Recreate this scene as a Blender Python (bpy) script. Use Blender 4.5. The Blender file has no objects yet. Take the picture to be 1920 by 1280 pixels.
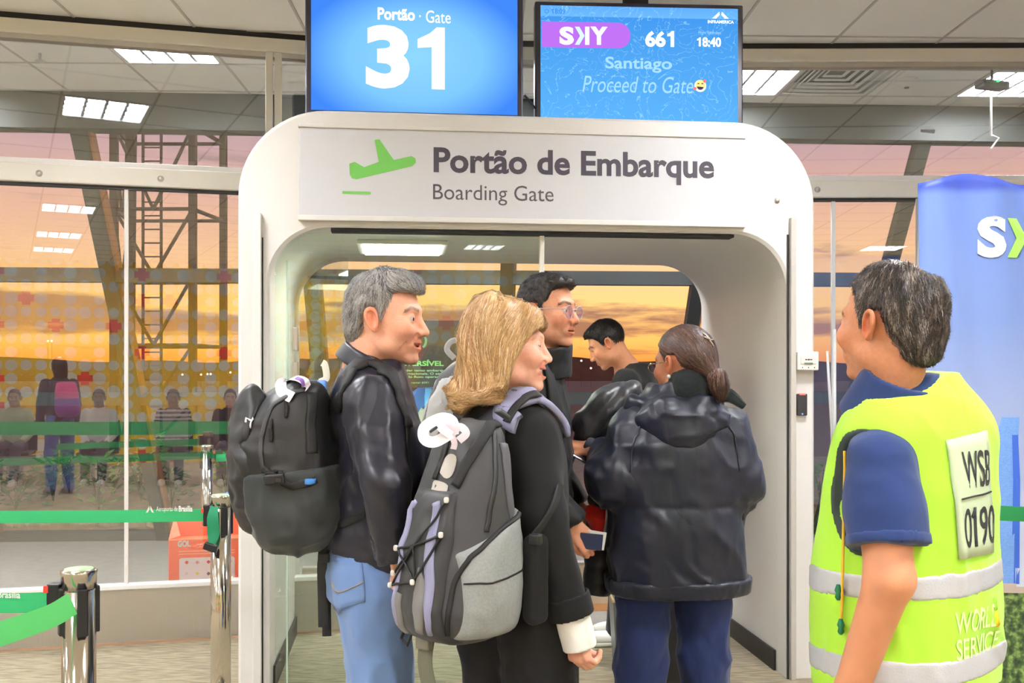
import bpy, bmesh, math, random
import numpy as np
from mathutils import Vector, Matrix
random.seed(7)
RNG = np.random.default_rng(11)
SC = bpy.context.scene
COL = SC.collection

# ------------------------------------------------------------------ camera, sky, exposure
F = 1900.0            # focal length in pixels of the 1920 x 1280 frame
CAMZ, HORIZON = 1.46, 706.0
cam_data = bpy.data.cameras.new('camera')
cam_data.sensor_width = 36.0
cam_data.lens = 36.0 * F / 1920.0
cam_data.shift_y = (HORIZON - 640.0) / 1920.0
cam_data.clip_end = 3000
cam_data.dof.use_dof = False
cam = bpy.data.objects.new('camera', cam_data)
cam.location = (0, 0, CAMZ)
cam.rotation_euler = (math.pi / 2, 0, 0)
COL.objects.link(cam)
SC.camera = cam
SC.view_settings.view_transform = 'Standard'
SC.view_settings.look = 'None'
SC.view_settings.gamma = 1.0
SC.view_settings.use_curve_mapping = False
SC.view_settings.exposure = 0.55
SC.cycles.max_bounces = 8; SC.cycles.diffuse_bounces = 4; SC.cycles.glossy_bounces = 4; SC.cycles.transparent_max_bounces = 24
LAMP_STRENGTH = 88.0

def lin(c):
    return tuple(((x / 255.0) / 12.92 if x / 255.0 <= 0.04045 else ((x / 255.0 + 0.055) / 1.055) ** 2.4) for x in c[:3])

def lin4(c):
    return lin(c) + (1.0,)

class NT:
    """tiny helper around a node tree"""
    def __init__(s, tree):
        s.t = tree; s.n = tree.nodes; s.l = tree.links
    def add(s, kind, **kw):
        n = s.n.new(kind)
        for k, v in kw.items():
            if k == 'ins':
                for kk, vv in v.items():
                    if isinstance(vv, bpy.types.NodeSocket): s.l.new(vv, n.inputs[kk])
                    else: n.inputs[kk].default_value = vv
            else: setattr(n, k, v)
        return n
    def math(s, op, a, b=None, c=None, clamp=False):
        n = s.n.new('ShaderNodeMath'); n.operation = op; n.use_clamp = clamp
        for i, v in enumerate((a, b, c)):
            if v is None: continue
            if isinstance(v, bpy.types.NodeSocket): s.l.new(v, n.inputs[i])
            else: n.inputs[i].default_value = v
        return n.outputs[0]
    def mix(s, f, a, b):
        n = s.n.new('ShaderNodeMix'); n.data_type = 'RGBA'
        for i, v in ((0, f), (6, a), (7, b)):
            if isinstance(v, bpy.types.NodeSocket): s.l.new(v, n.inputs[i])
            else: n.inputs[i].default_value = v if i == 0 else (tuple(v) + (1.0,))[:4]
        return n.outputs[2]
    def ramp(s, f, stops, interp='LINEAR'):
        n = s.n.new('ShaderNodeValToRGB'); n.color_ramp.interpolation = interp
        e = n.color_ramp.elements
        while len(e) < len(stops): e.new(0.5)
        for i, (p, c) in enumerate(stops):
            e[i].position = p; e[i].color = (tuple(c) + (1.0,))[:4]
        if isinstance(f, bpy.types.NodeSocket): s.l.new(f, n.inputs[0])
        return n.outputs[0]

# dusk sky: orange band over the horizon turning mauve, then blue; drifting dark cloud bars
world = bpy.data.worlds.new('dusk_sky'); SC.world = world; world.use_nodes = True
w = NT(world.node_tree); w.n.clear()
tc = w.add('ShaderNodeTexCoord')
nrm = w.add('ShaderNodeVectorMath', operation='NORMALIZE'); w.l.new(tc.outputs['Generated'], nrm.inputs[0])
sep = w.add('ShaderNodeSeparateXYZ'); w.l.new(nrm.outputs[0], sep.inputs[0])
elev = w.math('MULTIPLY', w.math('ARCSINE', sep.outputs[2]), 180 / math.pi)
t = w.math('DIVIDE', w.math('MAXIMUM', elev, 0.0), 90.0, clamp=True)
sky = w.ramp(w.math('POWER', t, 0.5), [
    (0.0, lin((200, 118, 52))), ((0.8 / 90) ** .5, lin((236, 140, 56))), ((2.0 / 90) ** .5, lin((250, 180, 92))), ((4.0 / 90) ** .5, lin((252, 198, 120))),
    ((6.2 / 90) ** .5, lin((244, 190, 142))), ((9 / 90) ** .5, lin((226, 170, 148))), ((11.5 / 90) ** .5, lin((200, 154, 158))),
    ((14 / 90) ** .5, lin((172, 140, 162))), ((22 / 90) ** .5, lin((128, 116, 146))), ((45 / 90) ** .5, lin((80, 94, 138))), (1.0, lin((52, 66, 112)))])
az = w.math('ARCTAN2', sep.outputs[0], sep.outputs[1])
cv = w.add('ShaderNodeCombineXYZ', ins={0: w.math('MULTIPLY', az, 7.0), 1: w.math('MULTIPLY', elev, 0.9), 2: 1.7})
nz = w.add('ShaderNodeTexNoise', ins={'Vector': cv.outputs[0], 'Scale': 1.0, 'Detail': 6.0, 'Roughness': 0.58})
cb = w.add('ShaderNodeCombineXYZ', ins={0: w.math('MULTIPLY', az, 2.2), 1: 0.0, 2: 4.4})
nb = w.add('ShaderNodeTexNoise', ins={'Vector': cb.outputs[0], 'Scale': 1.0, 'Detail': 3.0})
centre = w.math('ADD', w.math('MULTIPLY', nb.outputs[0], 2.2), 1.9)
band = w.math('SUBTRACT', 1.0, w.math('DIVIDE', w.math('ABSOLUTE', w.math('SUBTRACT', elev, centre)), 1.7), clamp=True)
bank = w.math('MULTIPLY', w.math('SUBTRACT', w.math('ADD', w.math('MULTIPLY', band, w.math('ADD', 0.31, w.math('MULTIPLY', az, -0.30))), nz.outputs[0]), 0.60), 7.0, clamp=True)
wisps = w.math('MULTIPLY', w.math('SUBTRACT', nz.outputs[0], 0.585), 6.0, clamp=True)
cl = w.math('MULTIPLY', w.math('MAXIMUM', bank, w.math('MULTIPLY', wisps, 0.55)), 0.9)
cloud_col = w.ramp(t, [(0.0, lin((150, 84, 48))), (2.4 / 90, lin((150, 98, 78))), (6 / 90, lin((136, 104, 102))), (14 / 90, lin((112, 92, 104))), (0.6, lin((90, 96, 126)))])
skyc = w.mix(cl, sky, cloud_col)
bg = w.add('ShaderNodeBackground', ins={'Color': skyc, 'Strength': 0.98})
wo = w.add('ShaderNodeOutputWorld'); w.l.new(bg.outputs[0], wo.inputs[0])

# ------------------------------------------------------------------ materials
MATS = {}
def mat(name, rgb, rough=0.6, metal=0.0, bump=None, var=None, attr=False, coat=0.0, sheen=0.0, emit=None, spec=0.5, sss=0.0, trans=0.0, aniso=None, wr=None):
    """principled material; bump=(scale,strength) noise relief, var=(scale,amount) colour variation, attr: multiply by the Col attribute"""
    if name in MATS: return MATS[name]
    m = bpy.data.materials.new(name); m.use_nodes = True
    t = NT(m.node_tree); b = t.n['Principled BSDF']
    base = lin4(rgb)
    b.inputs['Base Color'].default_value = base
    b.inputs['Roughness'].default_value = rough; b.inputs['Metallic'].default_value = metal
    b.inputs['Coat Weight'].default_value = coat; b.inputs['Sheen Weight'].default_value = sheen
    b.inputs['Specular IOR Level'].default_value = spec
    if trans: b.inputs['Transmission Weight'].default_value = trans
    if sss:
        b.inputs['Subsurface Weight'].default_value = sss
        b.inputs['Subsurface Radius'].default_value = (0.010, 0.004, 0.002); b.inputs['Subsurface Scale'].default_value = 1.0
    col = None
    co = t.add('ShaderNodeTexCoord')
    if attr:
        a = t.add('ShaderNodeAttribute', attribute_name='Col'); col = a.outputs['Color']
    if var:
        n = t.add('ShaderNodeTexNoise', ins={'Vector': co.outputs['Object'], 'Scale': var[0], 'Detail': 5.0})
        f = t.math('MULTIPLY', t.math('SUBTRACT', n.outputs[0], 0.5), 2 * var[1])
        k = t.math('ADD', f, 1.0)
        mul = t.add('ShaderNodeVectorMath', operation='SCALE')
        if col is not None: t.l.new(col, mul.inputs[0])
        else: mul.inputs[0].default_value = base[:3]
        t.l.new(k, mul.inputs[3]); col = mul.outputs[0]
    if col is not None: t.l.new(col, b.inputs['Base Color'])
    if bump:
        src = co.outputs['Object']
        if aniso:
            mp = t.add('ShaderNodeMapping', ins={'Vector': src, 'Scale': aniso}); src = mp.outputs[0]
        n = t.add('ShaderNodeTexNoise', ins={'Vector': src, 'Scale': bump[0], 'Detail': 4.0})
        bp = t.add('ShaderNodeBump', ins={'Strength': bump[1], 'Distance': 0.01, 'Height': n.outputs[0]})
        if wr:
            mp2 = t.add('ShaderNodeMapping', ins={'Vector': co.outputs['Object'], 'Rotation': (0.3, 0.5, 0.2), 'Scale': (1.0, 1.0, 0.5)})
            n2 = t.add('ShaderNodeTexNoise', ins={'Vector': mp2.outputs[0], 'Scale': wr[0], 'Detail': 2.0, 'Distortion': 0.35, 'Roughness': 0.35})
            rg_ = t.math('ABSOLUTE', t.math('SUBTRACT', n2.outputs[0], 0.5))
            b2 = t.add('ShaderNodeBump', ins={'Strength': wr[1], 'Distance': 0.04, 'Height': rg_, 'Normal': bp.outputs[0]}); bp = b2
        t.l.new(bp.outputs[0], b.inputs['Normal'])
    if emit:
        b.inputs['Emission Color'].default_value = lin4(emit[0]); b.inputs['Emission Strength'].default_value = emit[1]
    MATS[name] = m
    return m

def glass_mat(name, refl, tint=(250, 252, 251), rough=0.0):
    m = bpy.data.materials.new(name); m.use_nodes = True
    t = NT(m.node_tree); t.n.clear()
    tr = t.add('ShaderNodeBsdfTransparent', ins={'Color': lin4(tint)})
    gl = t.add('ShaderNodeBsdfGlossy', ins={'Color': (1, 1, 1, 1), 'Roughness': rough})
    lw = t.add('ShaderNodeLayerWeight', ins={'Blend': 0.5})
    f = t.math('ADD', t.math('MULTIPLY', t.math('POWER', lw.outputs['Facing'], 4.0), 0.5), refl, clamp=True)
    mx = t.add('ShaderNodeMixShader'); t.l.new(f, mx.inputs[0]); t.l.new(tr.outputs[0], mx.inputs[1]); t.l.new(gl.outputs[0], mx.inputs[2])
    o = t.add('ShaderNodeOutputMaterial'); t.l.new(mx.outputs[0], o.inputs[0])
    return m

def emat(name, rgb, s):
    if name in MATS: return MATS[name]
    m = bpy.data.materials.new(name); m.use_nodes = True
    t = NT(m.node_tree); t.n.clear()
    e = t.add('ShaderNodeEmission', ins={'Color': lin4(rgb), 'Strength': s})
    o = t.add('ShaderNodeOutputMaterial'); t.l.new(e.outputs[0], o.inputs[0])
    MATS[name] = m
    return m

# ------------------------------------------------------------------ object helpers
def W(u, v, d):
    """point seen at pixel (u, v) that lies d metres in front of the camera"""
    return np.array([(u - 960.0) * d / F, d, CAMZ + (HORIZON - v) * d / F])

ORG = {}
def tag(o, label=None, cat=None, group=None, kind=None):
    if label: o['label'] = label
    if cat: o['category'] = cat
    if group: o['group'] = group
    if kind: o['kind'] = kind
    return o

def thing(name, label, cat, loc=(0, 0, 0), group=None, kind=None):
    o = bpy.data.objects.new(name, None); COL.objects.link(o)
    o.location = loc; o.empty_display_size = 0.1
    ORG[o] = np.array(loc, float)
    return tag(o, label, cat, group, kind)

def obj(name, V, Fc, m, parent=None, smooth=True, col=None, label=None):
    """one mesh object from world-space vertices; the child's origin is its thing's base point"""
    V = np.asarray(V, float)
    org = ORG.get(parent)
    me = bpy.data.meshes.new(name)
    if org is not None: V = V - org
    if isinstance(Fc, np.ndarray):
        k = Fc.shape[1]
        me.vertices.add(len(V)); me.vertices.foreach_set('co', V.astype(np.float32).ravel())
        me.loops.add(Fc.size); me.loops.foreach_set('vertex_index', Fc.astype(np.int32).ravel())
        me.polygons.add(len(Fc)); me.polygons.foreach_set('loop_start', np.arange(0, Fc.size, k, dtype=np.int32))
        me.update(calc_edges=True); me.validate()
    else:
        me.from_pydata([tuple(map(float, x)) for x in V], [], [tuple(f) for f in Fc]); me.update()
    if smooth: me.polygons.foreach_set('use_smooth', np.ones(len(me.polygons), bool))
    if col is not None:
        a = me.color_attributes.new('Col', 'FLOAT_COLOR', 'POINT')
        c = np.ones((len(V), 4), np.float32); c[:, :3] = col
        a.data.foreach_set('color', c.ravel())
    for mm in (m if isinstance(m, (list, tuple)) else [m]): me.materials.append(mm)
    o = bpy.data.objects.new(name, me); COL.objects.link(o)
    if parent is not None: o.parent = parent
    ORG[o] = org if org is not None else np.zeros(3)
    if label: o['label'] = label
    return o

class MB:
    """collects boxes, tubes and polygons of ONE part"""
    def __init__(s): s.v = []; s.f = []
    def add(s, V, Fc):
        n = len(s.v); s.v += [tuple(map(float, p)) for p in V]; s.f += [tuple(i + n for i in f) for f in Fc]; return s
    def box(s, c, size, yaw=0.0, M=None, bev=0.0):
        hx, hy, hz = [x / 2 for x in size]
        if bev > 0:
            b = min(bev, hx * .9, hy * .9, hz * .9); P = []; bm = bmesh.new()
            bmesh.ops.create_cube(bm, size=1.0)
            bmesh.ops.scale(bm, vec=(hx * 2, hy * 2, hz * 2), verts=bm.verts)
            bmesh.ops.bevel(bm, geom=bm.edges[:], offset=b, segments=2, profile=0.5, affect='EDGES')
            bm.verts.ensure_lookup_table()
            P = [tuple(v.co) for v in bm.verts]; Fs = [tuple(v.index for v in f.verts) for f in bm.faces]; bm.free()
        else:
            P = [(x, y, z) for x in (-hx, hx) for y in (-hy, hy) for z in (-hz, hz)]
            Fs = [(0, 1, 3, 2), (4, 6, 7, 5), (0, 4, 5, 1), (2, 3, 7, 6), (0, 2, 6, 4), (1, 5, 7, 3)]
        R = M if M is not None else Matrix.Rotation(yaw, 3, 'Z')
        P = [R @ Vector(p) + Vector(c) for p in P]
        return s.add(P, Fs)
    def bar(s, a, b, wd, th=None, up=(0, 0, 1), bev=0.0):
        a = Vector(a); b = Vector(b); d = (b - a); L = d.length; d.normalize()
        u = Vector(up); x = d.cross(u)
        if x.length < 1e-4: x = d.cross(Vector((1, 0, 0)))
        x.normalize(); z = x.cross(d)
        M = Matrix((x, d, z)).transposed()
        return s.box((a + b) / 2, (wd, L, th or wd), M=M, bev=bev)
    def tube(s, pts, r, n=8, cap=True):
        pts = [Vector(p) for p in pts]; rings = []
        rr = r if isinstance(r, (list, tuple)) else [r] * len(pts)
        px = None
        base = len(s.v)
        for i, p in enumerate(pts):
            d = (pts[min(i + 1, len(pts) - 1)] - pts[max(i - 1, 0)])
            if d.length < 1e-9: d = Vector((0, 0, 1))
            d.normalize()
            if px is None:
                x = d.cross(Vector((0, 0, 1)))
                if x.length < 1e-3: x = Vector((1, 0, 0)) - d * d.x
            else: x = px - d * px.dot(d)
            x.normalize(); px = x; y = d.cross(x)
            for k in range(n):
                a = 2 * math.pi * k / n
                s.v.append(tuple(p + (x * math.cos(a) + y * math.sin(a)) * rr[i]))
        for i in range(len(pts) - 1):
            for k in range(n):
                s.f.append((base + i * n + k, base + i * n + (k + 1) % n, base + (i + 1) * n + (k + 1) % n, base + (i + 1) * n + k))
        if cap:
            s.f.append(tuple(base + k for k in reversed(range(n)))); s.f.append(tuple(base + (len(pts) - 1) * n + k for k in range(n)))
        return s
    def lathe(s, c, prof, n=24):
        """profile [(r,z)] turned about the vertical through c"""
        base = len(s.v)
        for r, z in prof:
            for k in range(n):
                a = 2 * math.pi * k / n; s.v.append((c[0] + r * math.cos(a), c[1] + r * math.sin(a), c[2] + z))
        for i in range(len(prof) - 1):
            for k in range(n):
                s.f.append((base + i * n + k, base + i * n + (k + 1) % n, base + (i + 1) * n + (k + 1) % n, base + (i + 1) * n + k))
        s.f.append(tuple(base + k for k in reversed(range(n)))); s.f.append(tuple(base + (len(prof) - 1) * n + k for k in range(n)))
        return s
    def prism(s, poly, o, ex, ey, ez, depth):
        """polygon [(a,b)] in the plane o+ex*a+ey*b, thickened along ez by depth"""
        o = Vector(o); ex = Vector(ex); ey = Vector(ey); ez = Vector(ez); n = len(poly)
        P = [o + ex * a + ey * b for a, b in poly] + [o + ex * a + ey * b + ez * depth for a, b in poly]
        Fs = [tuple(range(n)), tuple(reversed(range(n, 2 * n)))] + [(i, n + i, n + (i + 1) % n, (i + 1) % n) for i in range(n)]
        return s.add(P, Fs)
    def build(s, name, m, parent=None, smooth=False, label=None):
        o = obj(name, s.v, s.f, m, parent, smooth, label=label)
        bm = bmesh.new(); bm.from_mesh(o.data); bmesh.ops.recalc_face_normals(bm, faces=bm.faces); bm.to_mesh(o.data); bm.free()
        return o

def children_copy(o, parent=None, dloc=None):
    c = o.copy(); COL.objects.link(c); c.parent = parent
    if dloc is not None: c.location = dloc
    for ch in list(o.children): children_copy(ch, c)
    return c

class Frame:
    """vertical plane through p0 with horizontal axis ex (yaw), z up; ez points towards the room"""
    def __init__(s, x, y, yaw_deg):
        a = math.radians(yaw_deg); s.o = Vector((x, y, 0)); s.ex = Vector((math.cos(a), math.sin(a), 0)); s.n = Vector((math.sin(a), -math.cos(a), 0)); s.yaw = a
    def p(s, lx, z, off=0.0): return s.o + s.ex * lx + s.n * off + Vector((0, 0, z))
    def hit(s, u, v, off=0.0):
        """local (lx, z) of pixel (u, v) on this plane"""
        d = Vector(((u - 960) / F, 1.0, (HORIZON - v) / F)); o = s.o + s.n * off - Vector((0, 0, CAMZ))
        t_ = o.dot(s.n) / d.dot(s.n)
        q = d * t_ - o
        return q.dot(s.ex), d.z * t_ + CAMZ
    def lx(s, u, off=0.0): return s.hit(u, 0, off)[0]
    def box(s, mb, x0, x1, z0, z1, o0, o1, bev=0.0):
        c = s.p((x0 + x1) / 2, (z0 + z1) / 2, (o0 + o1) / 2)
        return mb.box(c, (abs(x1 - x0), abs(o1 - o0), abs(z1 - z0)), yaw=s.yaw, bev=bev)

def text_mesh(body, bold=0.0, shear=0.0, spacing=1.0):
    c = bpy.data.curves.new('lettering', 'FONT'); c.body = body; c.size = 1.0; c.offset = bold; c.shear = shear; c.space_character = spacing
    c.resolution_u = 4
    o = bpy.data.objects.new('lettering', c); COL.objects.link(o)
    dg = bpy.context.evaluated_depsgraph_get(); dg.update()
    me = bpy.data.meshes.new_from_object(o.evaluated_get(dg))
    V = np.array([tuple(v.co) for v in me.vertices]); Fs = [tuple(p.vertices) for p in me.polygons]
    bpy.data.objects.remove(o); bpy.data.curves.remove(c); bpy.data.meshes.remove(me)
    return V, Fs

def text(name, body, fr, box, off, m, parent, bold=0.0, shear=0.0, fit='both', spacing=1.0):
    """lettering fitted into box=(x0,z0,x1,z1) on Frame fr, off metres proud"""
    V, Fs = text_mesh(body, bold, shear, spacing)
    lo, hi = V.min(0), V.max(0)
    x0, z0, x1, z1 = box
    sx = (x1 - x0) / (hi[0] - lo[0]); sz = (z1 - z0) / (hi[1] - lo[1])
    if fit == 'w': sz = sx
    if fit == 'h': sx = sz
    P = [fr.p(x0 + (p[0] - lo[0]) * sx, z0 + (p[1] - lo[1]) * sz, off) for p in V]
    return obj(name, P, Fs, m, parent, smooth=False)

def poly_on(name, fr, pts, off, m, parent, thick=0.0):
    mb = MB()
    if thick: mb.prism(pts, fr.p(0, 0, off), fr.ex, (0, 0, 1), fr.n, thick)
    else: mb.add([fr.p(a, b, off) for a, b in pts], [tuple(range(len(pts)))])
    return mb.build(name, m, parent)

def rrect(x0, z0, x1, z1, r, n=6, corners=(1, 1, 1, 1)):
    """rounded rectangle outline; corners: bottom-left, bottom-right, top-right, top-left"""
    out = []
    for (cx, cz, a0, k) in ((x0 + r, z0 + r, 180, 0), (x1 - r, z0 + r, 270, 1), (x1 - r, z1 - r, 0, 2), (x0 + r, z1 - r, 90, 3)):
        if not corners[k]: out.append([(x0, z0), (x1, z0), (x1, z1), (x0, z1)][k]); continue
        for i in range(n + 1):
            a = math.radians(a0 + 90 * i / n); out.append((cx + r * math.cos(a), cz + r * math.sin(a)))
    return out

# ================================================================== STRUCTURE
CEIL = 3.40
M_white = mat('painted_metal_white', (222, 220, 216), 0.35, var=(3.0, 0.02))
M_frame = mat('frame_cream', (218, 214, 203), 0.4, var=(4.0, 0.03))
M_alu = mat('brushed_steel', (196, 192, 186), 0.32, 0.85, bump=(90, 0.12), aniso=(1, 1, 0.05))
M_chrome = mat('polished_steel', (214, 208, 198), 0.12, 1.0)
M_dark = mat('black_plastic', (26, 26, 28), 0.45)
M_gap = mat('dark_gap', (40, 40, 42), 0.8)
M_steel_dark = mat('facade_steel', (40, 44, 44), 0.55, var=(3, 0.12))
M_glass = glass_mat('partition_glass', 0.16)
M_glass_door = glass_mat('door_glass', 0.06, (246, 252, 248))
M_glass_out = glass_mat('facade_glass', 0.02, (252, 252, 252))

# carpet
m = bpy.data.materials.new('carpet'); m.use_nodes = True; t_ = NT(m.node_tree); b_ = t_.n['Principled BSDF']
co = t_.add('ShaderNodeTexCoord')
mp = t_.add('ShaderNodeMapping', ins={'Vector': co.outputs['Object'], 'Rotation': (0, 0, 0.5), 'Scale': (9, 130, 1)})
n1 = t_.add('ShaderNodeTexNoise', ins={'Vector': mp.outputs[0], 'Scale': 1.0, 'Detail': 3.0})
n2 = t_.add('ShaderNodeTexNoise', ins={'Vector': co.outputs['Object'], 'Scale': 260.0, 'Detail': 2.0})
n3 = t_.add('ShaderNodeTexNoise', ins={'Vector': co.outputs['Object'], 'Scale': 1.5, 'Detail': 3.0})
c1 = t_.ramp(n1.outputs[0], [(0.36, lin((104, 93, 74))), (0.62, lin((176, 162, 134)))])
c2 = t_.mix(t_.math('MULTIPLY', n2.outputs[0], 0.35), c1, lin((120, 112, 96)))
c3 = t_.mix(t_.math('MULTIPLY', n3.outputs[0], 0.25), c2, lin((150, 142, 124)))
t_.l.new(c3, b_.inputs['Base Color']); b_.inputs['Roughness'].default_value = 0.95
bp = t_.add('ShaderNodeBump', ins={'Strength': 0.5, 'Distance': 0.004, 'Height': n2.outputs[0]}); t_.l.new(bp.outputs[0], b_.inputs['Normal'])
M_carpet = m
M_corr = mat('corridor_carpet', (120, 116, 110), 0.95, bump=(200, 0.4), var=(60, 0.14))

WL = Frame(-1.671, 5.67, 14.0)         # glazed wall to the left of the gate
WR = Frame(1.60, 5.93, -0.5)           # glazed wall to the right of the gate
PT = Frame(0.11, 4.765, 6.3)           # front of the gate portal
FA = Frame(0.0, 7.10, 3.5)             # outer leaning facade, top edge
LEAN = 0.66                            # metres outwards per metre down
PTD = 1.40                             # depth of the portal tunnel

fl = MB(); fl.box((0, 0.5, -0.02), (19, 15.0, 0.04)); fo = fl.build('floor', M_carpet); tag(fo, 'beige and grey ribbed carpet floor of the departure lounge', kind='structure')
fc = MB()
fc.add([tuple(WL.p(-4.5, 0.004, -0.05)), tuple(WL.p(1.0, 0.004, -0.05)), tuple(WR.p(-0.9, 0.004, -0.05)), tuple(WR.p(4.0, 0.004, -0.05)), (6, 9.6, 0.004), (-6.5, 8.9, 0.004)], [(0, 1, 2, 3, 4, 5)])
co_ = fc.build('floor_corridor', M_corr); tag(co_, 'grey carpet floor of the corridor beyond the glass', kind='structure')

# ceiling: individual mineral tiles in view, the rest of the field as one
M_tile = mat('ceiling_tile', (238, 234, 226), 0.9, bump=(160, 0.15), var=(2.0, 0.02))
M_grid = mat('ceiling_grid', (190, 185, 176), 0.8)
TS = 0.605; GX0, GY0 = -1.16, 5.70
ceil = thing('ceiling', 'off-white suspended ceiling of square tiles', None, (0, 0, CEIL), kind='structure')
mb = MB(); mb.box((0, 0.6, CEIL + 0.155), (19, 14.6, 0.02)); mb.build('ceiling_slab', M_grid, ceil)
a15 = math.radians(1.5); GEX = Vector((math.cos(a15), math.sin(a15), 0)); GEY = Vector((-math.sin(a15), math.cos(a15), 0)); GO = Vector((GX0, GY0, 0))
def cell(i, j): return GO + GEX * ((i + 0.5) * TS) + GEY * ((j + 0.5) * TS)
FIX = {(-2, 0): 'corridor', (4, 1): 'corridor', (7, 1): 'corridor', (-5, 1): 'corridor', (1, 1): 'corridor'}
for fj in (-4, -8, -12, -16, -19):
    for fi in (-14, -8, -2, 4, 10): FIX[(fi, fj)] = 'room'
FIX[(-10, 0)] = 'corridor'; FIX[(-7, 1)] = 'corridor'; FIX[(-6, 0)] = 'corridor'  # last two lamps are unseen, added to brighten the planting bed
VENT = (5, 1)
tile_me = None
rest = MB()
for i in range(-14, 17):
    for j in range(-21, 3):
        if (i, j) in FIX or (i, j) == VENT: continue
        c = cell(i, j)
        if abs(c.x) > 9.2: continue
        if j >= -1 and abs(c.x) < 0.5 * c.y + 0.9:
            if tile_me is None:
                mb = MB(); mb.box((0, 0, 0), (TS - 0.012, TS - 0.012, 0.02), yaw=a15, bev=0.004)
                o = mb.build('ceiling_tile', M_tile); tile_me = o.data; o.parent = ceil
            else:
                o = bpy.data.objects.new('ceiling_tile', tile_me); COL.objects.link(o); o.parent = ceil
            o.location = (c.x, c.y, 0.01)
        else:
            rest.box((c.x, c.y, CEIL + 0.01), (TS - 0.012, TS - 0.012, 0.02), yaw=a15)
o = rest.build('ceiling_tile_field', M_tile, ceil); o['kind'] = 'stuff'
# exposed T bars between the tiles
tb = MB()
for i in range(-14, 18):
    c = GO + GEX * (i * TS); a = c + GEY * (-21 * TS); b = c + GEY * (3 * TS); tb.bar((a.x, a.y, CEIL + 0.006), (b.x, b.y, CEIL + 0.006), 0.014, 0.02)
for j in range(-21, 4):
    c = GO + GEY * (j * TS); a = c + GEX * (-14 * TS); b = c + GEX * (17 * TS); tb.bar((a.x, a.y, CEIL + 0.006), (b.x, b.y, CEIL + 0.006), 0.014, 0.02)
tb.build('ceiling_grid_bars', M_grid, ceil)

# recessed louvre lights
M_lamp = emat('lamp_tube', (250, 251, 255), LAMP_STRENGTH)
M_louvre = mat('louvre_aluminium', (190, 192, 196), 0.4, 0.3)
light_me = {}
lab = {(-2, 0): 'square louvred ceiling light glowing beyond the left upper pane', (4, 1): 'square louvred ceiling light half hidden behind the flight screen', (7, 1): 'square louvred ceiling light near the top right corner',
       (-5, 1): 'louvred ceiling light at the far left over the corridor', (1, 1): 'louvred ceiling light over the corridor behind the gate screens', (-10, 0): 'louvred ceiling light at the corridor end', (-7, 1): 'unseen louvred corridor light at far left, added to brighten the planting bed', (-6, 0): 'unseen louvred corridor light just left of the view, added to brighten the planting bed'}
def make_light(i, j, kind):
    c = cell(i, j)
    L = lab.get((i, j), 'square louvred ceiling light over the lounge behind the viewer')
    o = thing('ceiling_light', L, 'ceiling light', (c.x, c.y, CEIL), 'louvred ceiling lights')
    if 'd' not in light_me:
        d = MB(); d.box((0, 0, 0.032), (0.53, 0.53, 0.006), yaw=a15); light_me['d'] = d.build('lamp_panel', M_lamp).data
        h = MB()
        for s in (-1, 1):
            e = GEX * (0.285 * s); h.bar(e - GEY * 0.295, e + GEY * 0.295, 0.025, 0.012)
            e = GEY * (0.285 * s); h.bar(e - GEX * 0.272, e + GEX * 0.272, 0.025, 0.012)
            e = GEX * (0.292 * s) + Vector((0, 0, 0.04)); h.bar(e - GEY * 0.295, e + GEY * 0.295, 0.008, 0.08)
            e = GEY * (0.292 * s) + Vector((0, 0, 0.04)); h.bar(e - GEX * 0.290, e + GEX * 0.290, 0.008, 0.08)
        light_me['h'] = h.build('housing', M_white).data
        q = MB()
        for k in range(1, 4):
            e = GEX * (-0.272 + 0.136 * k) + Vector((0, 0, 0.010)); q.bar(e - GEY * 0.27, e + GEY * 0.27, 0.020, 0.018)
        for k in range(1, 4):
            e = GEY * (-0.272 + 0.136 * k) + Vector((0, 0, 0.010)); q.bar(e - GEX * 0.27, e + GEX * 0.27, 0.016, 0.016)
        light_me['q'] = q.build('louvre', M_louvre).data
        for ob in [x for x in COL.objects if x.data in light_me.values() and x.parent is None]: bpy.data.objects.remove(ob)
    for nm, k in (('lamp_panel', 'd'), ('housing', 'h'), ('louvre', 'q')):
        ob = bpy.data.objects.new(nm, light_me[k]); COL.objects.link(ob); ob.parent = o
for (i, j), k in FIX.items(): make_light(i, j, k)

# ceiling vent, smoke detector, sprinkler, emergency lamp
c = cell(*VENT); M_vent = mat('vent_white', (205, 203, 198), 0.5)
vt = thing('ceiling_vent', 'square louvred air vent in the ceiling beside the flight screen', 'air vent', (c.x, c.y, CEIL))
for k in range(6):
    h = 0.29 - 0.045 * k; q = MB()
    zo = CEIL + 0.004 + 0.012 * k
    for s in (-1, 1):
        p = Vector((c.x, c.y, zo)) + GEX * (h * s); q.bar(p - GEY * h, p + GEY * h, 0.02, 0.004, up=(0.5 * s, 0, 1))
        p = Vector((c.x, c.y, zo)) + GEY * (h * s); q.bar(p - GEX * h, p + GEX * h, 0.02, 0.004, up=(0, 0.5 * s, 1))
    q.build('vent_blade', M_vent, vt)
q = MB(); q.box((c.x, c.y, CEIL + 0.09), (0.58, 0.58, 0.006), yaw=a15); q.build('vent_back', M_gap, vt)
p = W(1700, 148, 6.62)
sd = thing('smoke_detector', 'round cream smoke detector on the ceiling at upper right', 'smoke detector', (p[0], p[1], CEIL))
q = MB(); q.lathe((p[0], p[1], CEIL), [(0.07, 0), (0.07, -0.012), (0.06, -0.03), (0.035, -0.045), (0.02, -0.05)]); q.build('detector_body', M_frame, sd, True)
q = MB(); q.lathe((p[0], p[1], CEIL - 0.05), [(0.016, 0), (0.016, -0.006), (0.008, -0.008)], 12); q.build('detector_eye', M_dark, sd, True)
p = W(75, 100, 6.08)
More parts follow.
